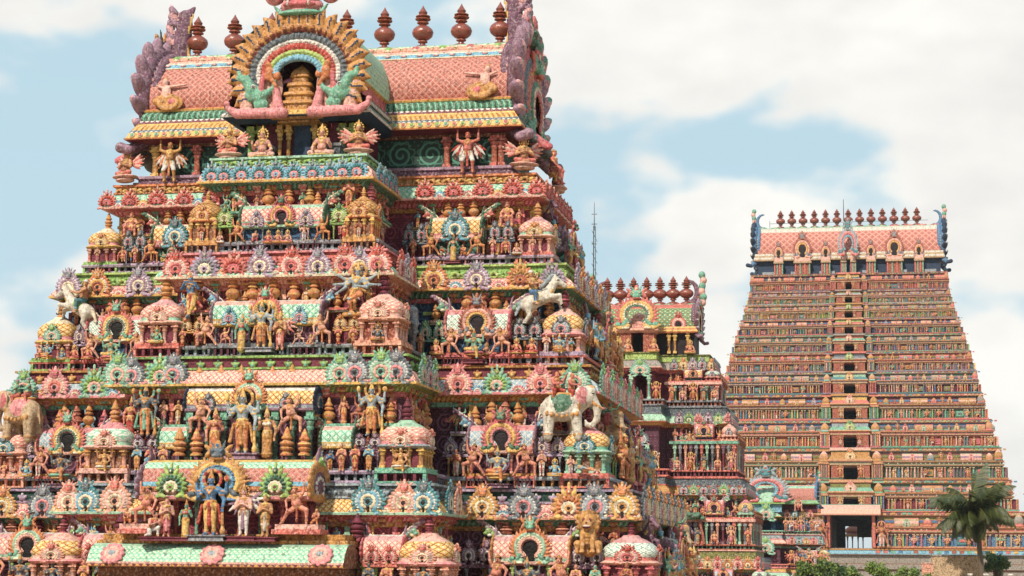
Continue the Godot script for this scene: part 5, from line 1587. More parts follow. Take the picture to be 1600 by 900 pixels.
# ---- the barrel roof with its great front arch
func near_roof() -> void:
	var r := node("roof", tower)
	var b := Build.new()
	var neck := plan(5.35, -2.0, 2.0)
	b.sweep(neck, [[0.0, 20.44, "scroll_dark"], [0.0, 21.34, "scroll_dark"]])
	part("neck_wall", b.done(), [], r)
	b = Build.new()
	b.sweep(neck, [[0.42, 20.17, "purple"], [0.42, 20.24, "purple"], [0.30, 20.26, "mauve"], [0.30, 20.34, "purple"], [0.36, 20.36, "mauve"], [0.34, 20.44, "mauve"], [-0.1, 20.46, "purple"]])
	part("plinth", b.done(), [], r)
	b = Build.new()
	b.sweep(neck, [[-0.02, 21.34, "wine"], [0.10, 21.34, "wine"], [0.10, 21.44, "brown"], [0.62, 21.5, "maroon"], [0.66, 21.5, "gold"], [0.67, 21.54, "orange"], [0.63, 21.55, "yellow"], [0.55, 21.72, "yellow"], [0.55, 21.73, "slate"], [0.50, 21.81, "bead_slate"], [0.49, 21.82, "yellow"], [0.40, 21.96, "flute_gold"], [0.36, 22.02, "yellow"], [0.36, 22.03, "maroon"], [0.33, 22.12, "bead_white"], [0.28, 22.13, "forest"], [0.30, 22.2, "flute_green", 1], [0.27, 22.32, "flute_green", 1], [0.2, 22.40, "flute_green", 1], [0.22, 22.41, "yellow"], [0.24, 22.46, "yellow"], [0.2, 22.50, "orange"], [0.1, 22.50, "orange"]])
	part("eave", b.done(), [], r)
	if not lib.has("boss"):
		keep("boss", sculpt([lump(0, V(0, 0, 0), V(0.085, 0.085, 0.04)), lump(1, V(0, 0, 0.03), V(0.055, 0.055, 0.035))], 0.022, 0.01))
	for x in spread(-5.9, 5.9, 0.25):
		if absf(x) > 1.95:
			part("boss", lib.boss, [["cream", "jade"], ["cream", "coral"], ["cream", "leaf"]][int((x + 6) * 4) % 3], r, Transform3D(Basis(V(1, 0, 0), -0.4), V(x, 21.635, 2.61)))
	b = Build.new()
	b.barrel(10.9, [[2.08, 22.48, "coral"], [2.14, 22.6, "lattice_red"], [2.17, 22.85, "lattice_red"], [2.13, 23.12, "lattice_red"], [2.02, 23.36, "lattice_red"], [1.83, 23.62, "lattice_red"], [1.60, 23.85, "lattice_red"], [1.62, 23.87, "cream"], [1.60, 23.90, "cream"], [1.42, 24.05, "sky"], [1.40, 24.08, "cream"], [1.15, 24.28, "salmon"], [0.85, 24.44, "cream"], [0.80, 24.48, "mint"], [0.45, 24.58, "mint"], [0.0, 24.62, "salmon"], [-0.8, 24.46, "salmon"], [-1.8, 23.6, "lattice_red"], [-2.15, 22.9, "lattice_red"], [-2.08, 22.48, "lattice_red"]], "maroon")
	part("barrel_roof", b.done(), [], r)
	if not lib.has("rosette"):
		keep("rosette", sculpt([lump(0, V(-0.2, 0, 0), V(0.22, 0.10, 0.05)), lump(0, V(0.2, 0, 0), V(0.22, 0.10, 0.05)), lump(1, V(0, 0.05, 0.02), V(0.13, 0.10, 0.06)), lump(2, V(0, -0.06, 0.03), V(0.08, 0.05, 0.05)), limb(1, V(-0.42, 0.02, 0), V(-0.3, 0.08, 0.01), 0.04, 0.03), limb(1, V(0.42, 0.02, 0), V(0.3, 0.08, 0.01), 0.04, 0.03)], 0.03, 0.015))
	var k := 0
	for x in spread(-5.4, 5.4, 0.82):
		part("rosette", lib.rosette, [["peach", "leaf", "cream"], ["peach", "rose", "cream"]][k % 2], r, Transform3D(Basis(V(1, 0, 0), -0.68), V(x, 24.24, 1.22)))
		k += 1
	for x in spread(-5.4, 5.4, 0.48):
		part("shell", lib.boss, ["lotus", "white"], r, Transform3D(Basis(V(1, 0, 0), -0.75).scaled(V(1.1, 0.8, 1.0)), V(x, 23.99, 1.53)))
	for j in 9:
		part("finial", lib.finial, "copper", r, at_scale(V(-4.8 + 1.2 * j, 24.56, 0), V(1.0, 1.42, 1.0)))
	# pillars on the neck
	for x in [-5.2, -4.9, -3.9, 3.7, 5.1, 5.3]:
		part("pillar", lib.pillar, ["p_gold", "p_terra"][int(absf(x * 10)) % 2], r, at_scale(V(x, 20.44, 2.12), V(1.1, 0.92, 0.8)))
	end_pieces(r)
	relief_maidens(r)
	great_arch(r)


func end_pieces(r: Node3D) -> void:
	# horn: a fin that rises from the ridge end, feathered on its outer side.  0 fin, 1 feathers, 2 edge, 3 face
	var p := []
	for j in 5:
		p.append(limb(0, V(0.05 - 0.05 * j, 0.32 * j, 0), V(0.0 - 0.03 * j, 0.32 * (j + 1), 0), 0.34 - 0.03 * j, 0.31 - 0.03 * j))
	p.append(limb(0, V(-0.12, 1.5, 0), V(-0.42, 1.86, 0), 0.22, 0.05))
	p.append(limb(2, V(-0.36, 0.1, 0.1), V(-0.22, 0.8, 0.1), 0.05, 0.05))
	p.append(limb(2, V(-0.22, 0.8, 0.1), V(-0.42, 1.6, 0.1), 0.05, 0.04))
	for j in 9:
		p.append(lump(1 if j % 2 else 3, V(0.34 - 0.03 * j + 0.06 * (j % 3), 0.15 + 0.2 * j, 0.14), V(0.20, 0.09, 0.12), tilt(V(0, 0, 1), 50)))
		p.append(lump(3, V(0.46 - 0.02 * j, 0.12 + 0.2 * j, 0.0), V(0.17, 0.06, 0.26), tilt(V(0, 0, 1), 58)))
	p.append(limb(1, V(0.2, 1.6, 0.05), V(0.34, 1.95, 0.05), 0.16, 0.04))
	keep("horn", sculpt(p, 0.06, 0.04))
	# ribbed flange under the horn, seen from the front: petals one over another
	p = []
	# a ribbed blade with flat overlapping leaves, each with a pale heart
	for j in 30:
		var a0 := deg_to_rad(-60.0 + 300.0 * j / 30.0)
		var a1 := deg_to_rad(-60.0 + 300.0 * (j + 1) / 30.0)
		p.append(limb(1, V(0.08, 1.35 + sin(a0) * 1.68, cos(a0) * 2.12), V(0.08, 1.35 + sin(a1) * 1.68, cos(a1) * 2.12), 0.17, 0.17))
	for j in 8:
		var a := deg_to_rad(-52.0 + 136.0 * j / 7.0)
		for s in [-1, 1]:
			var bs := tilt(V(1, 0, 0), (-rad_to_deg(a) - 38.0) * s)
			var c0 := V(0.20, 1.38 + sin(a) * 1.80, cos(a) * 2.28 * s)
			p.append(lump(0, c0, V(0.19, 0.20, 0.46), bs))
			p.append(lump(2, c0 + bs * V(0.10, 0.08, 0.10 * s), V(0.14, 0.12, 0.32), bs))
			p.append(lump(3, c0 + bs * V(0.16, 0.12, 0.14 * s), V(0.09, 0.07, 0.18), bs))
	for j in 40:
		var a := deg_to_rad(-60.0 + 300.0 * j / 39.0)
		p.append(lump(2, V(-0.10, 1.35 + sin(a) * 1.60, cos(a) * 2.06), V(0.05, 0.05, 0.05)))
		p.append(lump(1, V(-0.22, 1.35 + sin(a) * 1.55, cos(a) * 1.96), V(0.16, 0.16, 0.16)))
	for s in [-1, 1]:
		p.append_array([limb(1, V(0, 0.35, 1.2 * s), V(0.12, -0.15, 2.0 * s), 0.26, 0.2), limb(1, V(0.12, -0.15, 2.0 * s), V(0.35, -0.42, 2.45 * s), 0.2, 0.14), limb(0, V(0.35, -0.42, 2.45 * s), V(0.62, -0.35, 2.5 * s), 0.14, 0.17)])
	keep("end_flange", sculpt(p, 0.07, 0.04))
	for sd in [-1, 1]:
		part("end_flange", lib.end_flange, ["mauve", "purple", "lotus", "jade"], r, at_scale(V(5.55 * sd, 21.65, 0), V(sd, 1.0, 1.0)))
		part("horn", lib.horn, ["purple", "lotus", "yellow", "mauve"], r, at_scale(V(5.35 * sd, 24.4, 0), V(sd, 1.0, 1.0)))
		var b := Build.new()
		var prof := []
		for j in 17:
			var a := deg_to_rad(-50.0 + 280.0 * j / 16.0)
			prof.append(Vector2(cos(a) * 2.0, 1.35 + sin(a) * 1.6))
		b.plate("wine", PackedVector2Array(prof), -0.1, 0.1)
		part("end_wall", b.done(), [], r, Transform3D(Basis(V(0, 1, 0), PI / 2), V(5.5 * sd, 21.65, 0)))
		part("end_arch", lib.arch, ["rose", "slate", "gold", "dark", "forest", "coral"] if sd > 0 else "a_gold", r, at_scale(V(5.75 * sd, 21.5, 0), V(4.0, 3.1, 1.6), PI / 2 * sd))
		part("end_arch_rim", lib.arch, ["coral", "forest", "rose", "wine", "jade", "cream"], r, at_scale(V(5.85 * sd, 21.5, 0), V(2.6, 2.3, 1.6), PI / 2 * sd))
	# the eave block and curled leaf at the end face
	for sd in [-1, 1]:
		var q := [limb(0, V(0, 0.5, 0.3), V(0.5, 0.1, 0.8), 0.2, 0.2), limb(0, V(0.5, 0.1, 0.8), V(0.9, -0.1, 1.0), 0.18, 0.12), lump(1, V(0.3, 0.25, 0.3), V(0.5, 0.2, 0.9), tilt(V(0, 0, 1), -35)), lump(1, V(0.3, 0.25, -0.9), V(0.5, 0.2, 0.9), tilt(V(0, 0, 1), -35))]
		if not lib.has("end_eave"):
			keep("end_eave", sculpt(q, 0.06, 0.05))
		part("end_eave", lib.end_eave, ["rose", "slate"], r, at_scale(V(5.7 * sd, 21.2, 0.6), V(sd, 1, 1)))


func relief_maidens(r: Node3D) -> void:
	# a maiden rising from a lotus scroll, in low relief on the roof: 0 body, 1 scroll, 2 flower
	var p := [lump(1, V(-0.12, -0.35, 0), V(0.34, 0.26, 0.07)), lump(0, V(0.1, 0.0, 0.05), V(0.15, 0.22, 0.09)), lump(0, V(0.16, 0.3, 0.06), V(0.09, 0.11, 0.09)), limb(0, V(0.05, 0.15, 0.06), V(-0.5, 0.22, 0.06), 0.05, 0.035), limb(0, V(0.2, 0.12, 0.06), V(0.42, 0.22, 0.06), 0.05, 0.035), lump(2, V(-0.12, -0.33, 0.07), V(0.12, 0.10, 0.05)), lump(1, V(0.2, -0.22, 0.04), V(0.22, 0.14, 0.07)), lump(1, V(0.16, 0.42, 0.03), V(0.07, 0.09, 0.06))]
	arc(p, 1, 0.30, 0.05, 0.06, 60, 360, 10, -0.35, 0.8)
	arc(p, 1, 0.2, 0.035, 0.07, 0, 300, 8, -0.35, 0.8)
	p.append(limb(1, V(0.15, -0.5, 0.03), V(0.4, -0.3, 0.03), 0.07, 0.1))
	keep("maiden", sculpt(p, 0.035, 0.03))
	part("relief_maiden", lib.maiden, ["salmon", "gold", "rose"], r, Transform3D(Basis(V(1, 0, 0), -0.22), V(4.72, 23.0, 2.18)))
	part("relief_maiden", lib.maiden, ["salmon", "gold", "rose"], r, Transform3D(Basis(V(1, 0, 0), -0.22).scaled_local(V(-1, 1, 1)), V(-4.8, 23.0, 2.18)))


func great_arch(r: Node3D) -> void:
	var b := Build.new()
	# cross vault from the roof to the arch
	var prof := [[2.1, 21.75, "maroon"], [2.12, 21.9, "bead_slate"], [1.9, 22.05, "maroon"], [1.88, 22.4, "rose"], [1.95, 22.45, "yellow"], [1.97, 22.7, "scale_green"], [1.9, 23.2, "scale_green"], [1.65, 23.7, "scale_green"], [1.2, 24.1, "scale_green"], [0.6, 24.3, "scale_green"], [0.0, 24.4, "mint"]]
	var full := prof.duplicate()
	for j in range(prof.size() - 2, -1, -1):
		full.append([-prof[j][0], prof[j][1], prof[j + 1][2]])
	b.barrel(3.2, full)
	part("cross_vault", b.done(), [], r, Transform3D(Basis(V(0, 1, 0), PI / 2), V(0, 0, 3.3)))
	b = Build.new()
	b.sweep(plan(1.95, 1.9, 4.75), [[-0.15, 21.36, "wine"], [0.0, 21.4, "navy"], [0.22, 21.5, "navy"], [0.24, 21.55, "white"], [0.16, 21.66, "bead_slate"], [0.12, 21.76, "forest"], [0.0, 21.8, "maroon"]])
	part("porch_eave", b.done(), [], r)
	b = Build.new()
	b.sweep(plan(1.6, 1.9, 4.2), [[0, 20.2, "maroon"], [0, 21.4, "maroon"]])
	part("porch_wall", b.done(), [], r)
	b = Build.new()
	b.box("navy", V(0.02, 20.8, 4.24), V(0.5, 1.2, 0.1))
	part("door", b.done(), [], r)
	b = Build.new()
	b.box("gold", V(0.02, 21.46, 4.6), V(1.5, 0.10, 0.6))
	b.box("ochre", V(0.02, 21.38, 4.5), V(1.2, 0.08, 0.5))
	part("door_lintel", b.done(), [], r)
	for x in [-0.62, -0.36, 0.40, 0.66]:
		part("pillar", lib.pillar, "p_gold", r, at_scale(V(x, 20.2, 4.36), V(0.7, 1.15, 0.7)))
	for x in [-1.5, -1.2, 1.2, 1.5]:
		part("pillar", lib.pillar, "p_green", r, at_scale(V(x, 20.2, 4.3), V(1.0, 1.15, 0.8)))
	b = Build.new()
	for x in [-1.0, 1.0]:
		b.box("slate", V(x, 20.42, 4.5), V(0.5, 0.5, 0.5))
		b.box("grey", V(x, 20.66, 4.5), V(0.6, 0.08, 0.6))
	part("plinth", b.done(), [], r)
	# gilded shrine in the hollow of the arch
	b = Build.new()
	b.lathe([[0.52, 21.5, "gold"], [0.52, 21.62, "yellow"], [0.46, 21.64, "gold"], [0.46, 21.8, "gold"], [0.52, 21.82, "yellow"], [0.5, 21.9, "gold"], [0.40, 21.94, "gold"], [0.40, 22.06, "ochre"], [0.46, 22.08, "yellow"], [0.44, 22.16, "gold"], [0.33, 22.2, "gold"], [0.33, 22.34, "ochre"], [0.38, 22.36, "yellow"], [0.36, 22.44, "gold"], [0.25, 22.48, "gold"], [0.25, 22.62, "ochre"], [0.30, 22.64, "yellow"], [0.28, 22.74, "gold"], [0.2, 22.86, "gold"], [0.08, 22.94, "yellow"], [0.001, 23.05, "gold"]], 24, 6.0, V(0.05, 0, 4.55))
	part("gilded_shrine", b.done(), [], r)
	for x in [-0.3, -0.15, 0.0, 0.15, 0.3]:
		part("pillar", lib.pillar, ["ochre", "gold"], r, at_scale(V(0.05 + x, 21.62, 5.0), V(0.22, 0.2, 0.22)))
	# the arch: 0 flames, 1 inlay, 2 brown beads, 3 slate, 4 pale, 5 red, 6 lime, 7 blue, 8 ground, 9 makara, 10 tongue, 11 skirt, 12 small figures
	var p := []
	var cy := 1.22
	for j in 23:
		var a := deg_to_rad(-30.0 + 240.0 * j / 22.0)
		var lean := 0.10 * signf(11.0 - j)
		var r0 := V(cos(a) * 1.56, cy + sin(a) * 1.36, 0.0)
		var r1 := V(cos(a + lean * 0.6) * 1.86, cy + sin(a + lean * 0.6) * 1.68, 0.04)
		var r2 := V(cos(a + lean * 0.3) * 2.1, cy + sin(a + lean * 0.3) * 1.92, 0.06)
		p.append_array([limb(0, r0, r1, 0.19, 0.15), limb(0, r1, r2, 0.15, 0.03), limb(1, r0.lerp(r1, 0.2) + V(0, 0, 0.14), r1.lerp(r2, 0.15) + V(0, 0, 0.12), 0.05, 0.045)])
	arc(p, 2, 1.46, 0.08, 0.05, 10, 170, 18, cy, 0.86)
	beads(p, 2, 1.50, V(0.09, 0.075, 0.10), 0.12, 12, 168, 21, cy, 0.86)
	beads(p, 0, 1.50, V(0.035, 0.035, 0.05), 0.21, 12, 168, 21, cy, 0.86)
	arc(p, 3, 1.32, 0.10, 0.05, -22, 202, 24, cy, 0.79)
	beads(p, 3, 1.34, V(0.11, 0.05, 0.10), 0.10, -22, 202, 33, cy, 0.79)
	arc(p, 4, 1.16, 0.08, 0.04, -16, 196, 22, cy, 0.78)
	beads(p, 4, 1.16, V(0.05, 0.05, 0.06), 0.11, -16, 196, 34, cy, 0.78)
	arc(p, 5, 1.00, 0.09, 0.05, -4, 184, 20, cy, 0.76)
	beads(p, 5, 1.0, V(0.10, 0.035, 0.06), 0.12, -4, 184, 27, cy, 0.76)
	arc(p, 6, 0.82, 0.08, 0.08, 4, 176, 18, cy, 0.72)
	beads(p, 6, 0.82, V(0.045, 0.045, 0.05), 0.15, 4, 176, 22, cy, 0.72)
	arc(p, 7, 0.66, 0.09, 0.10, 0, 180, 16, cy - 0.02, 0.66)
	beads(p, 7, 0.64, V(0.09, 0.035, 0.06), 0.17, 0, 180, 17, cy - 0.02, 0.66)
	for s in [-1, 1]:
		p.append_array([lump(8, V(0.98 * s, 0.85, -0.05), V(0.5, 0.75, 0.10)), lump(8, V(1.3 * s, 1.3, -0.05), V(0.45, 0.7, 0.10)), lump(8, V(0.9 * s, 2.05, -0.05), V(0.6, 0.45, 0.10))])
		p.append_array([lump(9, V(1.22 * s, 0.62, 0.1), V(0.34, 0.24, 0.18)), limb(9, V(1.1 * s, 0.5, 0.12), V(0.72 * s, 0.78, 0.14), 0.15, 0.07), limb(9, V(0.72 * s, 0.78, 0.14), V(0.66 * s, 0.98, 0.14), 0.07, 0.05), limb(9, V(1.32 * s, 0.75, 0.14), V(1.5 * s, 1.05, 0.16), 0.17, 0.13), limb(9, V(1.5 * s, 1.05, 0.16), V(1.68 * s, 1.12, 0.16), 0.12, 0.09), limb(9, V(1.68 * s, 1.12, 0.16), V(1.72 * s, 1.3, 0.16), 0.09, 0.05)])
		p.append_array([limb(10, V(1.05 * s, 0.75, 0.16), V(1.0 * s, 1.15, 0.16), 0.09, 0.07), lump(4, V(1.25 * s, 0.82, 0.26), V(0.08, 0.07, 0.06)), lump(3, V(1.25 * s, 0.82, 0.32), V(0.04, 0.04, 0.03)), lump(12, V(0.82 * s, 1.2, 0.16), V(0.13, 0.22, 0.12)), lump(12, V(0.86 * s, 1.45, 0.18), V(0.09, 0.10, 0.09)), limb(12, V(0.8 * s, 1.1, 0.18), V(0.62 * s, 0.85, 0.18), 0.07, 0.05), lump(12, V(0.6 * s, 1.15, 0.14), V(0.10, 0.12, 0.10)), lump(9, V(1.05 * s, 0.34, 0.14), V(0.22, 0.16, 0.12))])
		p.append_array([limb(11, V(0.42 * s, 0.08, 0.12), V(1.75 * s, 0.1, 0.12), 0.16, 0.14), limb(11, V(1.75 * s, 0.1, 0.12), V(2.02 * s, 0.26, 0.12), 0.13, 0.09), lump(11, V(2.06 * s, 0.4, 0.12), V(0.09, 0.09, 0.09)), limb(11, V(0.55 * s, 0.2, 0.08), V(0.66 * s, 0.8, 0.08), 0.16, 0.1), limb(8, V(1.5 * s, 0.3, 0.0), V(1.65 * s, 0.9, 0.0), 0.2, 0.16)])
	keep("great_arch", sculpt(p, 0.042, 0.02))
	part("front_arch", lib.great_arch, ["gold", "navy", "copper", "slate", "white", "red", "lime", "sky", "salmon", "jade", "rose", "pink", "orange"], r, Transform3D(Basis(), V(0.1, 21.45, 4.98)))
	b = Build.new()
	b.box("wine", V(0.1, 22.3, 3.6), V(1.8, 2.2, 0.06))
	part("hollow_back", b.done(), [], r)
	# lion mask that crowns the arch: 0 pink, 1 green, 2 white, 3 dark, 4 lips
	p = [lump(0, V(0, 0.1, 0), V(0.62, 0.28, 0.35)), lump(0, V(-0.24, 0.38, 0.22), V(0.26, 0.20, 0.22)), lump(0, V(0.24, 0.38, 0.22), V(0.26, 0.20, 0.22)), lump(4, V(0, 0.08, 0.3), V(0.5, 0.09, 0.12)), lump(1, V(0, 0.62, 0.15), V(0.5, 0.24, 0.3)), lump(1, V(0, -0.14, 0.15), V(0.66, 0.09, 0.22)), lump(1, V(0, 0.98, 0.05), V(0.3, 0.3, 0.25)), lump(0, V(0, 0.5, 0.42), V(0.12, 0.18, 0.12))]
	for s in [-1, 1]:
		p.append_array([lump(0, V(0.82 * s, 0.52, -0.05), V(0.32, 0.36, 0.2)), lump(4, V(0.86 * s, 0.52, 0.1), V(0.2, 0.24, 0.1)), lump(2, V(0.27 * s, 0.66, 0.4), V(0.15, 0.13, 0.10)), lump(3, V(0.27 * s, 0.66, 0.48), V(0.07, 0.07, 0.05)), limb(1, V(0.6 * s, -0.1, 0.1), V(0.78 * s, 0.1, 0.1), 0.07, 0.04), lump(3, V(0.55 * s, 0.5, 0.15), V(0.07, 0.2, 0.1)), lump(2, V(0.3 * s, 0.14, 0.38), V(0.04, 0.1, 0.05))])
	keep("lion_mask", sculpt(p, 0.05, 0.03))
	part("lion_mask", lib.lion_mask, ["pink", "jade", "white", "black", "rose"], r, Transform3D(Basis(), V(0.12, 24.52, 4.95)))


# ---- statues of the close tower: each stands by itself
var stands := []


func statue(called: String, mesh: String, pal: String, u: float, y: float, z: float, h: float, label: String, group := "", turn := 0.0, flip := false, seat := "") -> Node3D:
	var t := thing(called, NEAR + V(u, y, z), label, "statue", group, turn)
	h *= {"dwarf": 1.22, "niche_statue": 1.22, "seated_four": 1.1, "horse": 1.14, "elephant": 1.1, "consort": 1.08, "winged_devotee": 1.08}.get(called if called == "niche_statue" else mesh, 1.0)
	var lift := 0.0
	if seat:
		var b := Build.new()
		lift = h * 0.1
		b.box(seat, V(0, lift * 0.4, 0), V(h * 0.62, lift * 0.8, h * 0.42), 0.9)
		b.box(seat, V(0, lift * 0.9, 0), V(h * 0.68, lift * 0.24, h * 0.46))
		part("pedestal", b.done(), [], t)
	part("figure", lib[mesh], pal, t, at_scale(V(0, lift, 0), V(-h if flip else h, h, h)))
	stands.append(V(u, y, z))
	return t


func near_statues() -> void:
	# round the front arch
	for sd in [-1, 1]:
		statue("deity_statue", "seated", "f_yellow", 0.86 * sd - 0.02, 20.24, 5.08, 1.28, "pink seated deity with yellow crown and hair beside the door under the great arch", "seated pair by the roof door", 0.0, sd > 0)
		statue("winged_statue", "garuda", "f_winged", 1.86 * sd, 20.40, 5.0, 1.18, "kneeling winged figure with joined palms under the corner of the great arch", "kneeling winged figures under the great arch", 0.25 * sd)
		statue("atlas_statue", "atlas", "f_guard" if sd > 0 else "f_guard2", 4.5 * sd - 0.1, 20.2, 2.5, 1.22, "pink winged guardian holding up the roof eave with raised arms" if sd > 0 else "gold winged guardian holding up the roof eave with raised arms")
		statue("winged_statue", "garuda", "f_winged", 6.0 * sd, 20.42, 2.35, 1.22, "kneeling winged figure with joined palms at the corner below the roof end", "kneeling winged figures at the roof corners", 0.45 * sd)
	statue("winged_statue", "garuda", "f_winged", 6.3, 20.42, -1.2, 1.2, "kneeling winged figure on the end face below the roof gable", "", PI / 2)
	statue("seated_statue", "throned", "f_red", 6.55, 20.22, 0.6, 1.3, "coral seated figure on the end face beneath the roof gable", "", PI / 2)
	# top storey
	var y: float = STOREYS[0].y[1]
	for sd in [-1, 1]:
		for e in [3.5, 4.84]:
			statue("dwarf_statue", "dwarf", "f_dwarf2", e * sd, y, 3.1, 0.62, "orange lunging dwarf propping the yellow barrel shrine of the top storey", "dwarfs of the top storey", 0.0, (e > 4.0))
		statue("niche_statue", "consort", "f_green", 4.17 * sd, y - 0.25, 3.2, 0.6, "small green standing figure below the teal gable of a top storey barrel shrine", "green niche figures of the top storey", 0.0, false, "maroon")
		statue("seated_statue", "throned", "f_orange", 5.62 * sd, y + 0.82, 2.75, 0.95, "orange figure in pointed cap sitting above paired grey gables of the top storey", "sitters above the grey gables", 0.0, sd > 0)
		statue("niche_statue", "devotee", "f_pink", 5.3 * sd, y, 3.2, 0.42, "little pink figure with joined palms beneath paired grey gables near the corner", "pink figures under grey gables")
		statue("niche_statue", "throned", "f_red", 5.68 * sd, y, 3.2, 0.5, "little coral squatting figure beneath paired grey gables near the corner", "coral figures under grey gables")
		statue("niche_statue", "devotee", "f_red", 2.98 * sd, y, 3.1, 0.44, "little red standing figure beneath grey gables beside the middle bay", "red figures beside the middle bay")
		statue("niche_statue", "devotee", "f_pink", 6.45 * sd, y, 3.22, 0.4, "tiny pink standing figure on the corner domed shrine of the top storey", "tiny figures on top corner shrines")
	for sd in [-1, 1]:
		statue("dwarf_statue", "dwarf", "f_dwarf2", 1.22 * sd, y, 6.05, 0.55, "orange lunging dwarf at the end of the pink barrel shrine in the upper bay", "dwarfs of the upper bay", 0.0, sd > 0)
		statue("niche_statue", "devotee", "f_terra", 2.22 * sd, y + 0.05, 6.08, 0.42, "tiny terracotta figure in the orange domed shrine of the upper bay", "tiny figures in orange domed shrines")
	statue("deity_statue", "devotee", "f_green", -1.5, y + 0.95, 5.5, 0.75, "green standing figure on the roof of the upper bay beside orange pots")
	statue("winged_statue", "winged_devotee", "f_orange", 1.78, y + 0.95, 5.55, 0.82, "orange winged figure standing on the roof of the upper bay beside a rose pot")
	for k in 3:
		statue("seated_statue", "seated", ["f_red", "f_orange", "f_pink"][k], -0.02 + 0.27 * (k - 1), y - 0.05, 6.15, 0.52, ["red", "orange", "pink"][k] + " member of the three small crowned figures seated before the upper bay arch", "three small seated figures before the upper bay arch")
	# second storey
	y = STOREYS[1].y[1]
	for sd in [-1, 1]:
		var u := 5.05 if sd > 0 else 5.45
		for e in [-0.72, 0.72]:
			statue("dwarf_statue", "dwarf", "f_dwarf", (u + e) * sd, y, 4.12, 0.68, "peach lunging dwarf propping the white latticed barrel shrine of the second storey", "dwarfs of the second storey", 0.0, e * sd > 0)
		statue("deity_statue", "seated_four", "f_green", u * sd, y - 0.28, 4.35, 0.86, "green four-armed deity seated before the red arch of a second storey shrine" if sd > 0 else "green four-armed deity seated before the flame-rimmed arch of a second storey shrine", "", 0.0, false, "maroon")
		for e in [6.2, 6.62]:
			statue("niche_statue", "seated", "f_red", e * sd, y, 4.2, 0.5, "small red seated figure beneath paired gables beside the second storey corner shrine", "red sitters of the second storey")
		statue("deity_statue", "seated_four", "f_teal", 7.4 * sd, y - 0.06, 4.3, 0.58, "small blue four-armed deity seated before a second storey corner shrine", "blue sitters before corner shrines")
		statue("niche_statue", "devotee", "f_orange", 3.5 * sd, y, 4.2, 0.52, "small orange standing figure beneath jade gables of the second storey", "orange figures beneath jade gables")
		statue("niche_statue", "seated", "f_orange", 3.95 * sd, y, 4.2, 0.5, "small orange seated figure beneath jade gables of the second storey", "orange sitters beneath jade gables")
		statue("dwarf_statue", "dwarf", "f_dwarf", 1.6 * sd - 0.08, y, 6.95, 0.72, "peach lunging dwarf at the end of the mint barrel shrine in the second storey bay", "dwarfs of the second bay", 0.0, sd > 0)
		for e in [1.95, 2.36]:
			statue("niche_statue", "devotee", "f_red", e * sd, y, 6.9, 0.42, "tiny red standing figure beneath paired gold gables of the second storey bay", "red figures beneath gold gables")
		statue("niche_statue", "seated", "f_slate" if sd > 0 else "f_green", 3.05 * sd, y + 0.08, 6.98, 0.56, ("slate" if sd > 0 else "green") + " seated figure before the peach domed shrine of the second storey bay")
	statue("horse_rider_statue", "horse", "horse_white", 6.75, y + 0.80, 3.85, 1.12, "white rearing horse with blue-clad rider above the second storey corner shrine", "", 0.2)
	statue("horse_rider_statue", "horse", "horse_white2", -6.7, y + 0.80, 3.85, 1.12, "white rearing horse with green saddle and teal-clad rider above the second storey", "", -0.2, true)
	statue("elephant_statue", "elephant", "elephant_grey", 3.0, y + 0.1, 4.1, 1.0, "grey elephant standing in the recess beside the second storey bay", "", -0.9)
	statue("deity_statue", "deity", "f_blue", -0.08, y - 0.22, 7.15, 1.18, "pale blue four-armed standing deity before the second storey bay arch", "", 0.0, false, "grey")
	statue("consort_statue", "consort", "f_green", -0.64, y - 0.16, 7.1, 0.86, "green-skirted standing consort beside the pale blue deity of the second bay")
	statue("winged_statue", "winged_devotee", "f_winged", 0.42, y - 0.16, 7.1, 0.9, "winged standing devotee beside the pale blue deity of the second bay")
	statue("dancer_statue", "dancer", "f_blue", 2.36, y + 0.78, 6.75, 1.35, "pale blue many-armed dancer with raised leg above paired gold gables")
	statue("flute_statue", "flute_player", "f_deepblue", -2.22, y + 0.78, 6.75, 1.2, "deep blue flute player in yellow cloth above paired gold gables")
	statue("lion_statue", "lion", "lion_gold", 2.72, y + 0.8, 6.5, 0.5, "small gold lion sitting behind the many-armed dancer")
	# third storey
	y = STOREYS[2].y[1]
	for sd in [-1, 1]:
		var u := 5.95 if sd > 0 else 6.35
		for e in [-0.72, 0.72]:
			statue("dwarf_statue", "dwarf", "f_dwarf3", (u + e) * sd, y, 5.15, 0.78, "brown lunging dwarf propping the blue latticed barrel shrine of the third storey", "dwarfs of the third storey", 0.0, e * sd > 0)
		statue("deity_statue", "seated_four", "f_blue" if sd > 0 else "f_slate", u * sd, y - 0.32, 5.4, 0.98, ("pale" if sd > 0 else "slate") + " blue four-armed deity seated before the large arch of a third storey shrine", "", 0.0, false, "purple")
		statue("niche_statue", "devotee", "f_terra", 4.78 * sd, y, 5.2, 0.6, "terracotta standing figure beneath paired gables beside the third storey pillar", "terracotta figures beside pillars")
		statue("niche_statue", "devotee", "f_rose", 7.1 * sd, y, 5.2, 0.58, "pink standing figure in white cloth beneath lilac gables of the third storey", "pink figures beneath lilac gables")
		statue("niche_statue", "seated", "f_teal", 7.45 * sd, y, 5.2, 0.55, "pale blue seated figure beneath lilac gables of the third storey", "blue sitters beneath lilac gables")
	statue("reclining_statue", "recliner", "f_blue", 8.2, y + 0.1, 5.3, 0.62, "pale blue reclining figure in the corner shrine of the third storey")
	statue("elephant_rider_statue", "elephant", "elephant_white", 7.62, y + 0.98, 4.95, 1.22, "white elephant with green blanket and red riders above the third storey corner", "", 0.2)
	statue("elephant_rider_statue", "elephant", "elephant_tan", -7.75, y + 0.98, 4.95, 1.22, "sand-coloured elephant with pink blanket and three riders above the third storey", "", -0.3, true)
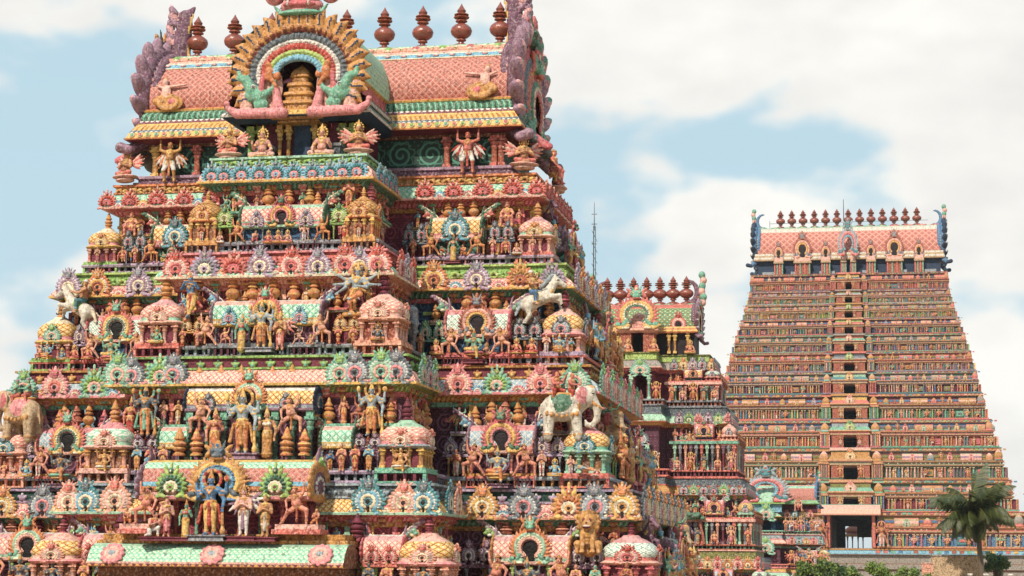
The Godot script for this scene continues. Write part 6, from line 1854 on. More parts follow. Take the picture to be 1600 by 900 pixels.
	statue("deity_statue", "deity", "f_blue", -0.22, 11.72, 8.05, 1.56, "tall pale blue crowned deity standing on the roof of the wide porch", "", 0.0, false, "mauve")
	statue("consort_statue", "consort", "f_orange", -0.98, 11.78, 8.0, 1.12, "orange standing consort with raised hand beside the tall pale blue deity")
	statue("consort_statue", "consort", "f_gold", 0.44, 11.78, 8.0, 1.12, "tan standing consort in green and gold beside the tall pale blue deity", "", 0.0, true)
	for sd in [-1, 1]:
		statue("dwarf_statue", "dwarf", "f_dwarf", 1.22 * sd - 0.2, 12.42, 7.85, 0.85, "peach crouching figure holding up the roof over the tall pale blue deity", "crouching figures under the third bay roof", 0.0, sd > 0)
		statue("deity_statue", "deity", "f_blue" if sd > 0 else "f_slate", 3.07 * sd, y + 0.92, 7.55, 1.3, ("pale" if sd > 0 else "slate") + " blue four-armed deity in orange cloth standing above purple gables")
		for k in 3:
			statue("niche_statue", "devotee", ["f_orange", "f_red", "f_teal"][k], (2.4 + 0.36 * k) * sd, y, 7.9, 0.58, ["orange", "red", "pale blue"][k] + " small standing figure beneath purple gables of the third storey bay", "small standing figures beneath purple gables")
		statue("deity_statue", "seated_four", "f_gold", 3.98 * sd, y - 0.05, 8.0, 0.7, "gold seated deity before the peach domed shrine of the third storey bay", "gold sitters before peach domes")
	statue("consort_statue", "consort", "f_red", -3.5, y + 0.92, 7.5, 0.92, "red-clad consort standing beside the slate blue deity above purple gables")
	# the wide porch
	statue("deity_statue", "deity", "f_deepblue", -0.40, 9.62, 9.75, 1.5, "deep blue four-armed deity in yellow cloth at the centre of the wide porch", "", 0.0, false, "grey")
	statue("winged_statue", "winged_devotee", "f_white", 0.46, 9.62, 9.75, 1.12, "pale winged devotee with joined palms on the wide porch", "", 0.0, false, "maroon")
	statue("devotee_statue", "devotee", "f_gold", 1.02, 9.62, 9.75, 1.05, "tan devotee with joined palms and red sash on the wide porch", "", 0.0, false, "maroon")
	statue("devotee_statue", "consort", "f_green", -1.02, 9.62, 9.8, 0.8, "small woman with green sash holding an offering on the wide porch", "", 0.0, false, "maroon")
	statue("devotee_statue", "devotee", "f_pink", -1.5, 9.62, 9.85, 0.98, "pink standing devotee behind the kneeling woman on the wide porch", "", 0.3, false, "maroon")
	statue("devotee_statue", "devotee", "f_orange", -1.72, 9.85, 9.45, 0.95, "orange devotee standing at the back of the wide porch group")
	statue("kneeling_statue", "kneeling", "f_rose", -1.85, 9.62, 9.95, 0.95, "pink kneeling woman with braided hair on the wide porch", "", 0.4, false, "maroon")
	for sd in [-1, 1]:
		statue("dwarf_statue", "dwarf", "f_dwarf3", 1.95 * sd - 0.17, 10.04, 9.62, 0.86, "large brown lunging dwarf on a coral pedestal at the end of the wide porch", "porch dwarfs", 0.0, sd > 0)
		statue("seated_statue", "kneeling", "f_orange", 2.42 * sd - 0.17, 10.04, 9.6, 0.6, "small orange crouching figure behind the porch dwarf", "crouchers behind the porch dwarfs", -0.3 * sd, sd < 0)
	# fourth storey
	y = STOREYS[3].y[1]
	statue("lion_statue", "lion", "lion_gold", 8.48, y + 1.06, 6.05, 1.12, "large golden roaring lion sitting on paired purple gables")
	statue("lion_statue", "lion", "lion_gold", -8.48, y + 1.06, 6.05, 1.28, "large golden lion sitting above paired gables behind the lowest corner shrine")
	for sd in [-1, 1]:
		for e in [-0.85, 0.85]:
			statue("dwarf_statue", "dwarf", "f_dwarf3", (6.95 + e) * sd, y, 6.15, 0.92, "brown lunging dwarf propping the pink barrel shrine of the lowest storey", "dwarfs of the lowest storey", 0.0, e * sd > 0)
		statue("deity_statue", "seated_four", "f_slate", 6.95 * sd, y - 0.1, 6.4, 1.05, "slate deity seated before the green-rimmed arch of a lowest storey shrine", "slate deities of the lowest storey")
		statue("niche_statue", "devotee", "f_terra", 9.5 * sd, y, 6.25, 0.7, "terracotta standing figure before the corner shrine of the lowest storey", "terracotta figures of the lowest corners")
		for k in 2:
			statue("niche_statue", "devotee", ["f_orange", "f_green"][k], (8.2 + 0.5 * k) * sd, y, 6.3, 0.66, ["orange", "green"][k] + " standing figure beneath the paired purple gables of the lowest storey", "standing figures under the lowest purple gables")
			statue("niche_statue", "devotee", ["f_slate", "f_orange"][k], (3.5 + 0.45 * k) * sd, y, 9.1, 0.66, ["slate", "orange"][k] + " standing figure beneath the red gables beside the wide porch", "standing figures under the red gables")
		statue("deity_statue", "seated_four", "f_slate", 4.85 * sd, y, 8.98, 0.8, "slate seated deity in the lowest domed shrine of the middle bay", "slate sitters of the lowest bay")
	side_statues()
	small_figures()


# the crowd of little figures worked into the ledges between the larger ones
func small_figures() -> void:
	var kinds := ["devotee", "consort", "seated", "throned", "dwarf", "kneeling", "deity"]
	var pals := ["f_orange", "f_terra", "f_pink", "f_green", "f_red", "f_teal", "f_white", "f_dwarf2", "f_deepblue", "f_rose"]
	var levels := []
	for c in tower.get_children():
		if String(c.name).begins_with("storey"):
			levels.append(c)
	for k in 4:
		var s: Dictionary = STOREYS[k]
		for face in [[s.c + 0.15, s.hx - 0.1, s.hz + 0.02], [-s.hx + 0.1, -s.c - 0.15, s.hz + 0.02], [-s.c + 0.1, s.c - 0.1, s.zc + 0.02]]:
			for x in spread(face[0], face[1], 0.34):
				var p := V(x + rng.randf_range(-0.06, 0.06), s.y[1], face[2])
				var free := true
				for q in stands:
					if absf(q.x - p.x) < 0.27 and absf(q.z - p.z) < 0.8 and absf(q.y - p.y) < 0.6:
						free = false
				if free:
					var h := rng.randf_range(0.40, 0.58)
					part("small_figure", lib[kinds[rng.randi() % kinds.size()]], pals[rng.randi() % pals.size()], levels[k], at_scale(p, V(h * (1.0 if rng.randf() < 0.5 else -1.0), h, h), rng.randf_range(-0.5, 0.5)))


# figures along the side face, seen in profile
func side_statues() -> void:
	var kinds := [["horse", "horse_brown", "purple horse with gold trappings and rider"], ["elephant", "elephant_tan", "sand-coloured elephant with rider"], ["garuda", "f_winged", "kneeling winged figure"], ["atlas", "f_teal", "pale blue winged guardian with raised arms"], ["dancer", "f_green", "green many-armed dancer"], ["consort", "f_gold", "tan consort holding a bud"], ["dwarf", "f_dwarf2", "orange lunging dwarf"], ["deity", "f_teal", "pale blue four-armed deity"], ["devotee", "f_pink", "pink devotee with joined palms"]]
	var floors := ["top", "second", "third", "lowest"]
	for k in 4:
		var s: Dictionary = STOREYS[k]
		var zs := spread(s.hz - 0.9, -s.hz + 1.2, 0.95)
		for j in zs.size():
			var e: Array = kinds[(j * 4 + k * 3) % kinds.size()]
			var animal: bool = e[0] in ["horse", "elephant"]
			var lab: String = e[2] + " on the end face of the " + floors[k] + " storey"
			statue("animal_statue" if animal else "side_statue", e[0], e[1], s.hx + 0.12 - (0.55 if animal else 0.0), s.y[1] + (0.75 if animal else 0.0), zs[j], (0.8 if animal else 0.95) + 0.08 * k, lab, "statues along the end face", (-0.75 if animal else PI / 2))


# ---- a barrel roof for the towers farther off.  c: neck, eave, eave trim, roof pattern, band, ridge; arches: [x, z, width, height, palette]
func simple_roof(t: Node3D, hx: float, hz: float, y0: float, y1: float, y2: float, c: Array, count: int, step: float, fin: float, arches: Array, ends: String) -> void:
	var r := node("roof", t)
	var b := Build.new()
	b.sweep(plan(hx * 0.97, -hz * 0.85, hz * 0.85), [[0, y0, c[0]], [0, y1, c[0]]])
	part("neck_wall", b.done(), [], r)
	b = Build.new()
	var e := (y2 - y1)
	b.sweep(plan(hx, -hz, hz), [[-0.3, y1 - 0.02, c[1]], [0.15, y1, c[1]], [0.17, y1 + e * 0.04, c[1]], [0.1, y1 + e * 0.09, c[2]], [0.06, y1 + e * 0.14, c[1]], [0.0, y1 + e * 0.19, c[2]], [-0.1, y1 + e * 0.2, c[1]]])
	part("eave", b.done(), [], r)
	b = Build.new()
	var p := []
	for j in 10:
		var a := PI * 0.5 * j / 9.0
		p.append([hz * 0.92 * cos(a) * (1.0 + 0.06 * sin(2 * a)), y1 + e * (0.19 + 0.81 * sin(a)), c[3] if j < 6 else (c[4] if j < 8 else c[5])])
	for j in range(8, -1, -1):
		var a := PI * 0.5 * j / 9.0
		p.append([-hz * 0.92 * cos(a), y1 + e * (0.19 + 0.81 * sin(a)), c[3]])
	b.barrel(hx * 1.94, p, c[0])
	part("barrel_roof", b.done(), [], r)
	for j in count:
		part("finial", lib.finial, "copper", r, at_scale(V((j - (count - 1) * 0.5) * step, y2 - 0.03, 0), V(fin * 0.75, fin, fin * 0.75)))
	for s in [-1, 1]:
		part("end_gable", lib.end_flange, PAL[ends], r, at_scale(V(hx * 0.99 * s, y1, 0), V(s * e * 0.34, e * 0.33, hz / 2.2)))
		part("horn", lib.crescent, [PAL[ends][1], "salmon", "jade"], r, at_scale(V(hx * 0.99 * s, y2 - e * 0.05, 0), V(s * fin * 0.8, fin * 0.95, fin * 0.8)))
		part("end_arch", lib.arch, "a_green", r, at_scale(V(hx * 1.01 * s, y1, 0), V(hz * 1.8, e, 1.2), PI / 2 * s))
	for a in arches:
		part("arch", lib.open_arch if a[2] > 2.4 else lib.arch, a[4], r, at_scale(V(a[0], y1 + e * 0.04, a[1]), V(a[2], a[3], a[2] * 0.5)))
	for x in spread(-hx, hx, (y2 - y1) * 0.35):
		part("ridge_rosette", lib.rosette, [["jade", "leaf", "cream"], ["coral", "rose", "cream"]][int((x + hx) * 7) % 2], r, Transform3D(Basis(V(1, 0, 0), -0.9).scaled_local(Vector3.ONE * e * 0.28), V(x, y1 + e * 0.975, hz * 0.26)))


func middle_tower() -> void:
	var t := thing("temple_tower", V(-14.35, 0, -114.6), "smaller gateway tower with green scaled roof standing half hidden behind the close tower", "temple tower")
	var rows := [
		[[18.4, 18.73, 20.55, 21.02, 21.5], 4.55, 2.2, 1.35, 3.3, ["grey", "terracotta", "scroll_maroon", "maroon", "flute_rose", "stone", "salmon", "lime", "olive"], 0.93],
		[[14.3, 14.69, 17.35, 17.85, 18.4], 5.55, 2.9, 1.7, 4.1, ["coral", "maroon", "scroll_wine", "maroon", "flute_gold", "mint", "terracotta", "slate", "grey"], 1.5],
		[[10.2, 10.5, 13.25, 13.75, 14.3], 6.5, 3.6, 2.0, 4.9, ["terracotta", "forest", "scroll_wine", "slate", "flute_olive", "ochre", "coral", "slate", "coral"], 1.25],
		[[6.5, 6.9, 9.1, 9.6, 10.2], 7.3, 4.3, 2.3, 5.7, ["coral", "grey", "scroll_wine", "slate", "flute_olive", "mint", "coral", "olive", "salmon"], 1.2]]
	var pil := ["p_terra", "p_jade", "p_slate", "p_salmon", "p_purple", "p_slate"]
	for k in 4:
		var e: Array = rows[k]
		var y: Array = e[0]
		var n := node("storey", t)
		storey_block(n, e[1], -e[2], e[2], y, e[5])
		var yy := y.duplicate()
		for j in 5:
			yy[j] += 0.03
		storey_block(n, e[3], 0, e[4], yy, e[5], 0.6, 0.32)
		dress_wall(n, e[3], e[1] - 0.9, e[2] - 0.86, y[1], y[2])
		dress_wall(n, -e[1] + 0.9, -e[3], e[2] - 0.86, y[1], y[2])
		dress_wall(n, -e[2] + 0.8, e[2] - 0.8, e[1] - 0.86, y[1], y[2], PI / 2)
		var xs := spread(e[3] + 0.1, e[1] - 0.05, 0.3)
		for sd in [-1, 1]:
			for j in xs.size():
				part("pillar", lib.pillar, pil[(j + k) % 6], n, at_scale(V(xs[j] * sd, y[1], e[2] - 0.12), V(0.75, e[6], 0.75)))
			var gx := []
			for g in spread(e[3] + 0.2, e[1] - 0.3, 0.52):
				gx.append(g * sd)
			row(n, "gable_ornament", "gable", [["g_slate", "g_gold", "g_lilac"], ["g_purple", "g_lime", "g_pink"], ["g_slate", "g_green", "g_slate"], ["g_gold", "g_red"]][k], gx, y[2], e[2] - 0.42, V(0.6, 0.62, 0.5))
			var eave := Build.new()
			eave.box("jade" if k == 1 else "salmon", V((e[3] + e[1]) * 0.5 * sd, y[1] + e[6] + 0.08, e[2] - 0.35), V(e[1] - e[3] + 0.1, 0.16, 0.8))
			eave.box("coral", V((e[3] + e[1]) * 0.5 * sd, y[1] + e[6] + 0.19, e[2] - 0.4), V(e[1] - e[3], 0.08, 0.66))
			part("eave", eave.done(), [], n)
			var top: float = y[1] + e[6] + 0.22
			var hr: float = minf(0.8, y[2] - top - 0.2)
			dome_shrine(t, ["k_mint", "k_peach", "k_low", "k_scale"][k], "g_slate", 0.85, 0.2, hr, 0.4, V((e[1] - 0.5) * sd, top, e[2] - 0.5), 0.0, true)
			barrel_shrine(t, ["s_gold", "s_white", "s_rose", "s_blue"][k], "e_rose", "a_pink", 1.1, 0.7, 0.2, hr, V((e[1] + e[3]) * 0.5 * sd, top, e[2] - 0.45))
			for j in 5:
				part("figure", lib[["devotee", "throned", "deity"][(j + k) % 3]], ["f_orange", "f_pink", "f_red", "f_slate"][(j + k) % 4], n, at_scale(V(lerpf(e[3] + 0.4, e[1] - 0.35, j / 4.0) * sd, y[1], e[2] + 0.12), V(0.95, 0.95, 0.95)))
		for z in spread(-e[2] + 0.2, e[2] - 0.2, 0.5):
			part("pillar", lib.pillar, pil[int(z * 7 + 40) % 6], n, at_scale(V(e[1] - 0.1, y[1], z), V(0.75, e[6], 0.75)))
			part("gable_ornament", lib.gable, "g_slate", n, at_scale(V(e[1] - 0.42, y[2], z), V(0.6, 0.62, 0.5), PI / 2))
			part("figure", lib.dwarf, "f_terra", n, at_scale(V(e[1] - 0.05, y[1] + e[6], z), V(0.7, 0.7, 0.7), PI / 2))
		for s in [-1, 1]:
			part("pillar", lib.pillar, "p_jade", n, at_scale(V(0.52 * s, y[1], e[4] - 0.1), V(0.9, 1.4, 0.9)))
			part("figure", lib.deity, ["f_red", "f_gold"][k % 2], n, at_scale(V(0.95 * s, y[1], e[4]), V(0.95, 0.95, 0.95)))
		part("gable_ornament", lib.gable, ["g_green", "g_slate"][k % 2], n, at_scale(V(0, y[1] + 1.3, e[4] - 0.1), V(1.3, 0.95, 0.6)))
	simple_roof(t, 3.05, 1.7, 21.5, 22.75, 24.65, ["dark", "orange", "yellow", "scale_moss", "coral", "salmon"], 7, 0.79, 1.75, [[-0.25, 2.75, 2.55, 2.05, "a_flame"], [2.05, 1.6, 0.95, 0.95, "g_red"], [-2.05, 1.6, 0.95, 0.95, "g_red"]], "e_mauve")
	var v := Build.new()
	for q in [PackedVector2Array([Vector2(-1.25, 2.55), Vector2(-0.6, 2.55), Vector2(-0.6, 0), Vector2(-1.25, 0)]), PackedVector2Array([Vector2(0.1, 2.55), Vector2(0.75, 2.55), Vector2(0.75, 0), Vector2(0.1, 0)])]:
		v.sweep(q, [[0, 21.5, "coral"], [0, 22.7, "terracotta"]])
	part("porch_piers", v.done(), [], t).set_meta("label", "pink piers either side of the porch door")
	v = Build.new()
	v.sweep(PackedVector2Array([Vector2(-1.25, 2.55), Vector2(0.75, 2.55), Vector2(0.75, 0), Vector2(-1.25, 0)]), [[-0.9, 22.68, "maroon"], [0.0, 22.68, "maroon"], [0.25, 22.8, "salmon"], [0.2, 22.95, "peach"], [-0.3, 23.05, "coral"], [-0.3, 23.2, "salmon"], [-0.42, 23.25, "coral"], [-0.42, 23.4, "salmon"], [-0.54, 23.45, "coral"], [-0.54, 23.6, "salmon"], [-0.66, 23.65, "coral"], [-0.66, 23.8, "salmon"], [-0.95, 24.0, "salmon"]])
	part("stepped_porch_roof", v.done(), [], t)
	for x in [-2.6, -1.5, 1.5, 1.85, 2.6]:
		part("pillar", lib.pillar, "p_gold", t, at_scale(V(x, 21.55, 1.6), V(0.9, 1.2, 0.7)))
	for x in [-0.75, 0.75, 2.75, -2.75]:
		part("figure", lib.seated, "f_orange", t, at_scale(V(x, 21.52, 2.75 if absf(x) < 1 else 1.7), V(1.15, 1.15, 1.15)))
	# painted parasol tree on the third storey
	var q := []
	for j in 26:
		var a := j * 2.4
		q.append(lump(0, V(cos(a) * 0.75 * sqrt(j / 26.0), 0.1 + 0.12 * sin(j * 1.7), sin(a) * 0.4 * sqrt(j / 26.0)), V(0.17, 0.13, 0.17)))
	keep("parasol", sculpt(q, 0.05, 0.03))
	var pt := node("painted_tree", t, V(2.95, 10.5, 3.75))
	part("crown", lib.parasol, ["forest"], pt, Transform3D(Basis(), V(0, 1.45, 0)))
	var tr := Build.new()
	tr.tube("terracotta", [V(0.75, 0, 0), V(0.66, 0.6, 0), V(0.5, 1.2, 0), V(0.2, 1.45, 0)], [0.09, 0.08, 0.07, 0.05])
	part("trunk", tr.done(), [], pt)


func small_tower() -> void:
	var t := thing("temple_tower", V(-10.0, 0, -157), "low shrine tower with blue-horned red roof standing in front of the tallest tower", "temple tower")
	var rows := [[[11.9, 12.15, 13.2, 13.45, 13.7], 4.1, 2.0, 1.3, 2.6, ["jade", "coral", "scroll_navy", "maroon", "olive", "mint", "yellow", "sky", "cream"]],
		[[9.3, 9.55, 11.1, 11.45, 11.9], 4.9, 2.8, 1.7, 3.6, ["coral", "grey", "scroll_wine", "jade", "brown", "salmon", "peach", "steel", "pink"]],
		[[6.6, 6.9, 8.5, 8.9, 9.3], 5.6, 3.4, 2.0, 4.3, ["coral", "grey", "scroll_wine", "jade", "brown", "mint", "peach", "yellow", "pink"]]]
	for k in 3:
		var e: Array = rows[k]
		var y: Array = e[0]
		var n := node("storey", t)
		storey_block(n, e[1], -e[2], e[2], y, e[5])
		var yy := y.duplicate()
		for j in 5:
			yy[j] += 0.03
		storey_block(n, e[3], 0, e[4], yy, e[5], 0.6, 0.35)
		for sd in [-1, 1]:
			var gx := []
			for g in spread(e[3], e[1] - 0.4, 0.55):
				gx.append(g * sd)
			row(n, "gable_ornament", "gable", ["g_red", "g_teal", "g_gold"], gx, y[2], e[2] - 0.42, V(0.55, 0.52, 0.5))
			if k > 0:
				dome_shrine(t, ["k_gold", "k_mint"][k - 1], "g_green", 0.85, 0.55, 0.55, 0.35, V((e[1] - 0.45) * sd, y[1], e[2] - 0.4))
				barrel_shrine(t, "s_rose", "e_rose", "a_green", 1.3, 0.7, 0.5, 0.6, V((e[1] + e[3]) * 0.5 * sd, y[1], e[2] - 0.35))
			for j in 7:
				part("figure", lib[["devotee", "dancer", "throned", "deity", "dwarf"][(j + k) % 5]], ["f_orange", "f_white", "f_red", "f_pink", "f_deepblue"][(j + 2 * k) % 5], n, at_scale(V(lerpf(e[3] + 0.2, e[1] - 0.2, j / 6.0) * sd, y[1], e[2] + 0.1), V(1.05, 1.05, 1.05)))
		part("gable_ornament", lib.gable, "g_green", n, at_scale(V(0, y[1] + 0.7, e[4] - 0.05), V(1.5, 1.3, 0.6)))
	simple_roof(t, 3.95, 1.6, 13.65, 14.25, 15.8, ["wine", "leaf", "jade", "lattice_red", "mint", "salmon"], 0, 1.0, 1.0, [[0.0, 2.4, 3.6, 2.3, "a_blue"]], "e_blue")
	var v := Build.new()
	v.sweep(plan(1.2, 0, 2.3), [[0, 13.6, "sky"], [0, 14.2, "sky"], [0.3, 14.25, "leaf"], [0.2, 14.4, "leaf"], [-0.6, 15.4, "mint"]])
	part("porch", v.done(), [], t)
	var w := thing("seated_statue", V(-7.5, 13.68, -155.0), "white-clothed pink figure squatting under the roof of the low shrine tower", "statue")
	part("figure", lib.throned, "f_rose", w, at_scale(V(0, 0, 0), V(1.5, 1.5, 1.5)))


# ---- the tallest tower, far off
const TIERS := [[44.97, 47.24, 12.5], [43.19, 44.97, 12.95], [41.18, 43.19, 13.5], [39.09, 41.18, 14.2], [36.76, 39.09, 14.9], [34.2, 36.76, 15.6], [31.33, 34.2, 16.25], [27.99, 31.33, 17.0], [24.43, 27.99, 18.2], [20.41, 24.43, 19.2], [16.5, 20.41, 20.4], [11.9, 16.5, 21.6]]


func far_box(n: Node, called: String, c: String, at: Vector3, size: Vector3) -> void:
	var b := Build.new()
	b.box(c, at, size)
	part(called, b.done(), [], n)


func far_tower() -> void:
	var t := thing("temple_tower", V(-5.5, 0, -258), "tallest gateway tower far behind with twelve storeys and thirteen finials", "temple tower")
	var walls := ["copper", "forest", "olive", "navy", "purple", "slate", "wine", "forest", "terracotta", "forest", "maroon", "blue"]
	var cols := [["coral", "yellow", "jade"], ["mint", "olive", "coral"], ["yellow", "ochre", "navy"], ["coral", "lime", "steel"], ["leaf", "terracotta", "sand"], ["orange", "slate", "jade"], ["gold", "mint", "wine"], ["jade", "yellow", "rose"], ["orange", "steel", "red"], ["teal", "gold", "coral"], ["coral", "olive", "salmon"], ["sky", "rose", "purple"]]
	var trims := [["coral", "slate", "terracotta"], ["stone", "steel", "rose"], ["ochre", "mauve", "sand"], ["tan", "rose", "slate"], ["stone", "jade", "terracotta"], ["coral", "grey", "terracotta"], ["sand", "teal", "mauve"], ["ochre", "coral", "slate"], ["tan", "jade", "rose"], ["salmon", "ochre", "forest"], ["tan", "jade", "terracotta"], ["sand", "tan", "coral"]]
	var bright := ["coral", "yellow", "jade", "terracotta", "teal", "gold", "rose", "leaf", "salmon", "orange", "blue", "purple"]
	for k in TIERS.size():
		var y0: float = TIERS[k][0]
		var y1: float = TIERS[k][1]
		var f := 252.0 / 245.0 - 0.03 * k / 11.0
		var hx: float = TIERS[k][2] * f - 0.25
		var hz: float = 5.0 + (TIERS[k][2] - 12.4) * 0.72
		var n := node("storey", t)
		var h := y1 - y0
		var c: Array = cols[k]
		var m: Array = trims[k]
		var s := h / 3.0
		var lower := [[0.0, y0, m[1]], [0.10 * s, y0 + 0.02 * h, m[1]], [0.10 * s, y0 + 0.06 * h, m[1]], [-0.22 * s, y0 + 0.07 * h, m[0]], [-0.22 * s, y0 + 0.39 * h, walls[k]]]
		var upper := [[-3.4, y0 + 0.39 * h, m[0]], [-0.05 * s, y0 + 0.39 * h, m[0]], [-0.05 * s, y0 + 0.42 * h, m[2]], [0.14 * s, y0 + 0.44 * h, m[0]], [0.16 * s, y0 + 0.47 * h, "sand"], [-0.05 * s, y0 + 0.50 * h, m[2]], [-0.05 * s, y0 + 0.53 * h, m[1]], [0.16 * s, y0 + 0.56 * h, m[0]], [0.16 * s, y0 + 0.585 * h, "tan"], [-0.3 * s, y0 + 0.62 * h, m[2]], [-0.3 * s, y0 + 0.68 * h, m[1]], [-0.24 * s, y0 + 0.69 * h, m[0]], [-0.24 * s, y0 + 0.76 * h, ["slate", "olive", "mauve", "blue"][k % 4]], [-0.3 * s, y0 + 0.77 * h, m[2]], [-0.3 * s, y0 + 0.86 * h, walls[(k + 3) % 12]], [-0.1 * s, y0 + 0.875 * h, m[2]], [-0.02 * s, y0 + 0.89 * h, "sand"], [-0.08 * s, y0 + 0.90 * h, m[0]], [-0.12 * s, y0 + 0.97 * h, m[1]], [-0.02 * s, y0 + 0.98 * h, "tan"], [-0.06 * s, y1, m[2]], [-3.5, y1 + 0.01, m[2]]]
		var gate := k == 11
		var above: float = hx if k == 0 else lerpf(hx, TIERS[k - 1][2] * f - 0.25, 0.55)
		var dw := 2.75 if gate else 0.42 + 0.055 * k
		var cb := 2.3 + 0.17 * k
		var b := Build.new()
		for sd in [-1, 1]:
			var pl := PackedVector2Array([Vector2(dw, hz), Vector2(hx, hz), Vector2(hx, -hz), Vector2(dw, -hz)]) if sd > 0 else PackedVector2Array([Vector2(-hx, hz), Vector2(-dw, hz), Vector2(-dw, -hz), Vector2(-hx, -hz)])
			b.sweep(pl, lower)
			if gate:
				b.sweep(pl, upper)
		if not gate:
			b.sweep(plan(above, -hz, hz), upper)
		part("walls", b.done(), [], n)
		if not gate:
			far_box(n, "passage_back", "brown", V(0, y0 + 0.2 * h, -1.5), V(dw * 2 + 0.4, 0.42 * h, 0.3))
		# columns in clusters and pairs, each painted its own colour, panels between them, and the band of painted flowers
		var posts := Build.new()
		for sd in [-1, 1]:
			var x := cb * (1.1 if not gate else 1.0) + 0.2
			var run := 0
			while x < hx - 0.1:
				var cluster := rng.randi_range(2, 6)
				var pa: String = bright[rng.randi() % 12]
				var pb: String = m[0] if rng.randf() < 0.5 else bright[rng.randi() % 12]
				for j in cluster:
					if x > hx - 0.1:
						break
					posts.box(pa if j % 2 else pb, V(x * sd, y0 + 0.23 * h, hz - 0.1 * s), V(0.12 * s, 0.32 * h, 0.24 * s))
					posts.box("sand", V(x * sd, y0 + 0.375 * h, hz - 0.06 * s), V(0.2 * s, 0.03 * h, 0.26 * s))
					x += 0.31 * s
				if run % 3 == 2:
					var pw := rng.randf_range(0.8, 1.3) * s
					if x + pw < hx:
						posts.box(["jade", "ochre", "olive", "rose", "teal"][rng.randi() % 5], V((x + pw * 0.45) * sd, y0 + 0.22 * h, hz - 0.19 * s), V(pw * 0.8, 0.2 * h, 0.12 * s))
						posts.box(m[2], V((x + pw * 0.45) * sd, y0 + 0.22 * h, hz - 0.15 * s), V(pw * 0.4, 0.07 * h, 0.12 * s))
					x += pw
				else:
					x += 0.2 * s
				run += 1
			for q in spread(cb + 0.4, hx - 0.2, 1.3 * s):
				part("figure", lib[["devotee", "consort", "deity", "dancer"][rng.randi() % 4]], ["f_orange", "f_terra", "f_pink", "f_red", "f_green", "f_gold"][rng.randi() % 6], n, at_scale(V((q + rng.randf_range(-0.3, 0.3)) * sd, y0 + 0.06 * h, hz + 0.04), Vector3.ONE * h * rng.randf_range(0.27, 0.33)))
			for q in spread(cb, hx, 0.42 * s):
				posts.box(bright[rng.randi() % 12] if rng.randf() < 0.6 else "sand", V(q * sd, y0 + 0.935 * h, hz - 0.06 * s), V(0.3 * s, 0.05 * h, 0.1 * s))
				if rng.randf() < 0.6:
					posts.box("ivory" if k > 8 else m[0], V(q * sd, y0 + 0.515 * h, hz - 0.02 * s), V(0.1 * s, 0.045 * h, 0.1 * s))
		for z in spread(-hz, hz, 0.5 * s):
			for sd in [-1, 1]:
				posts.box(bright[rng.randi() % 12], V((hx - 0.08 * s) * sd, y0 + 0.23 * h, z), V(0.24 * s, 0.32 * h, 0.13 * s))
		part("columns", posts.done(), [], n).set_meta("kind", "stuff")
		# small roofs and gables of the parapet, standing over the columns
		for sd in [-1, 1]:
			var x := cb + 0.9 * s
			var j := rng.randi() % 3
			while x < hx - 0.3:
				match j % 4:
					0:
						part("gable_ornament", lib.gable, ["g_peach", "g_gold", "g_orange", "g_red", "g_lilac"][rng.randi() % 5], n, at_scale(V(x * sd, y0 + 0.585 * h, hz - 0.12 * s), V(0.62 * s, 0.24 * h, 0.5)))
						x += 1.15 * s
					1:
						var w := 1.9 * s
						if x + w < hx:
							var rf := Build.new()
							var hr := 0.22 * h
							rf.barrel(w, [[0.3 * s, 0.0, m[2]], [0.34 * s, hr * 0.3, m[0]], [0.3 * s, hr * 0.6, ["tan", "mauve", "stone", "salmon"][k % 4]], [0.16 * s, hr * 0.9, m[0]], [0.0, hr, m[2]], [-0.3 * s, 0.0, m[1]]], m[2])
							part("barrel_roof", rf.done(), [], n, Transform3D(Basis(), V((x + w * 0.4) * sd, y0 + 0.6 * h, hz - 0.2 * s)))
							part("gable_ornament", lib.gable, ["g_pink", "g_gold", "g_green"][k % 3], n, at_scale(V((x + w * 0.4) * sd, y0 + 0.58 * h, hz + 0.14 * s), V(0.5 * s, 0.2 * h, 0.4)))
						x += w + 0.5 * s
					2:
						part("dome", lib.dome, [m[2], bright[rng.randi() % 12], ["tan", "ochre", "coral", "stone"][rng.randi() % 4], m[0]], n, at_scale(V(x * sd, y0 + 0.59 * h, hz - 0.14 * s), V(0.72 * s, 0.23 * h, 0.6 * s)))
						x += 0.95 * s
					3:
						part("figure", lib[["devotee", "throned", "deity"][rng.randi() % 3]], ["f_orange", "f_terra", "f_pink"][rng.randi() % 3], n, at_scale(V(x * sd, y0 + 0.59 * h, hz), Vector3.ONE * h * 0.24))
						x += 0.8 * s
				j += 1
			part("dome", lib.dome, [m[2], "coral", ["tan", "ochre", "coral", "stone"][k % 4], m[0]], n, at_scale(V((above - 0.36 * s) * sd, y0 + 0.59 * h, hz - 0.2 * s), V(0.8 * s, 0.36 * h, 0.8 * s)))
		if gate:
			continue
		# the middle bay with its doorway
		var dz: float = hz + 0.75
		b = Build.new()
		for sd in [-1, 1]:
			var pl := PackedVector2Array([Vector2(dw, dz), Vector2(cb * 0.62, dz), Vector2(cb * 0.62, hz - 1), Vector2(dw, hz - 1)]) if sd > 0 else PackedVector2Array([Vector2(-cb * 0.62, dz), Vector2(-dw, dz), Vector2(-dw, hz - 1), Vector2(-cb * 0.62, hz - 1)])
			b.sweep(pl, [[0, y0, m[2]], [0.05, y0 + 0.06 * h, m[2]], [0, y0 + 0.08 * h, "terracotta"], [0, y0 + 0.45 * h, "terracotta"]])
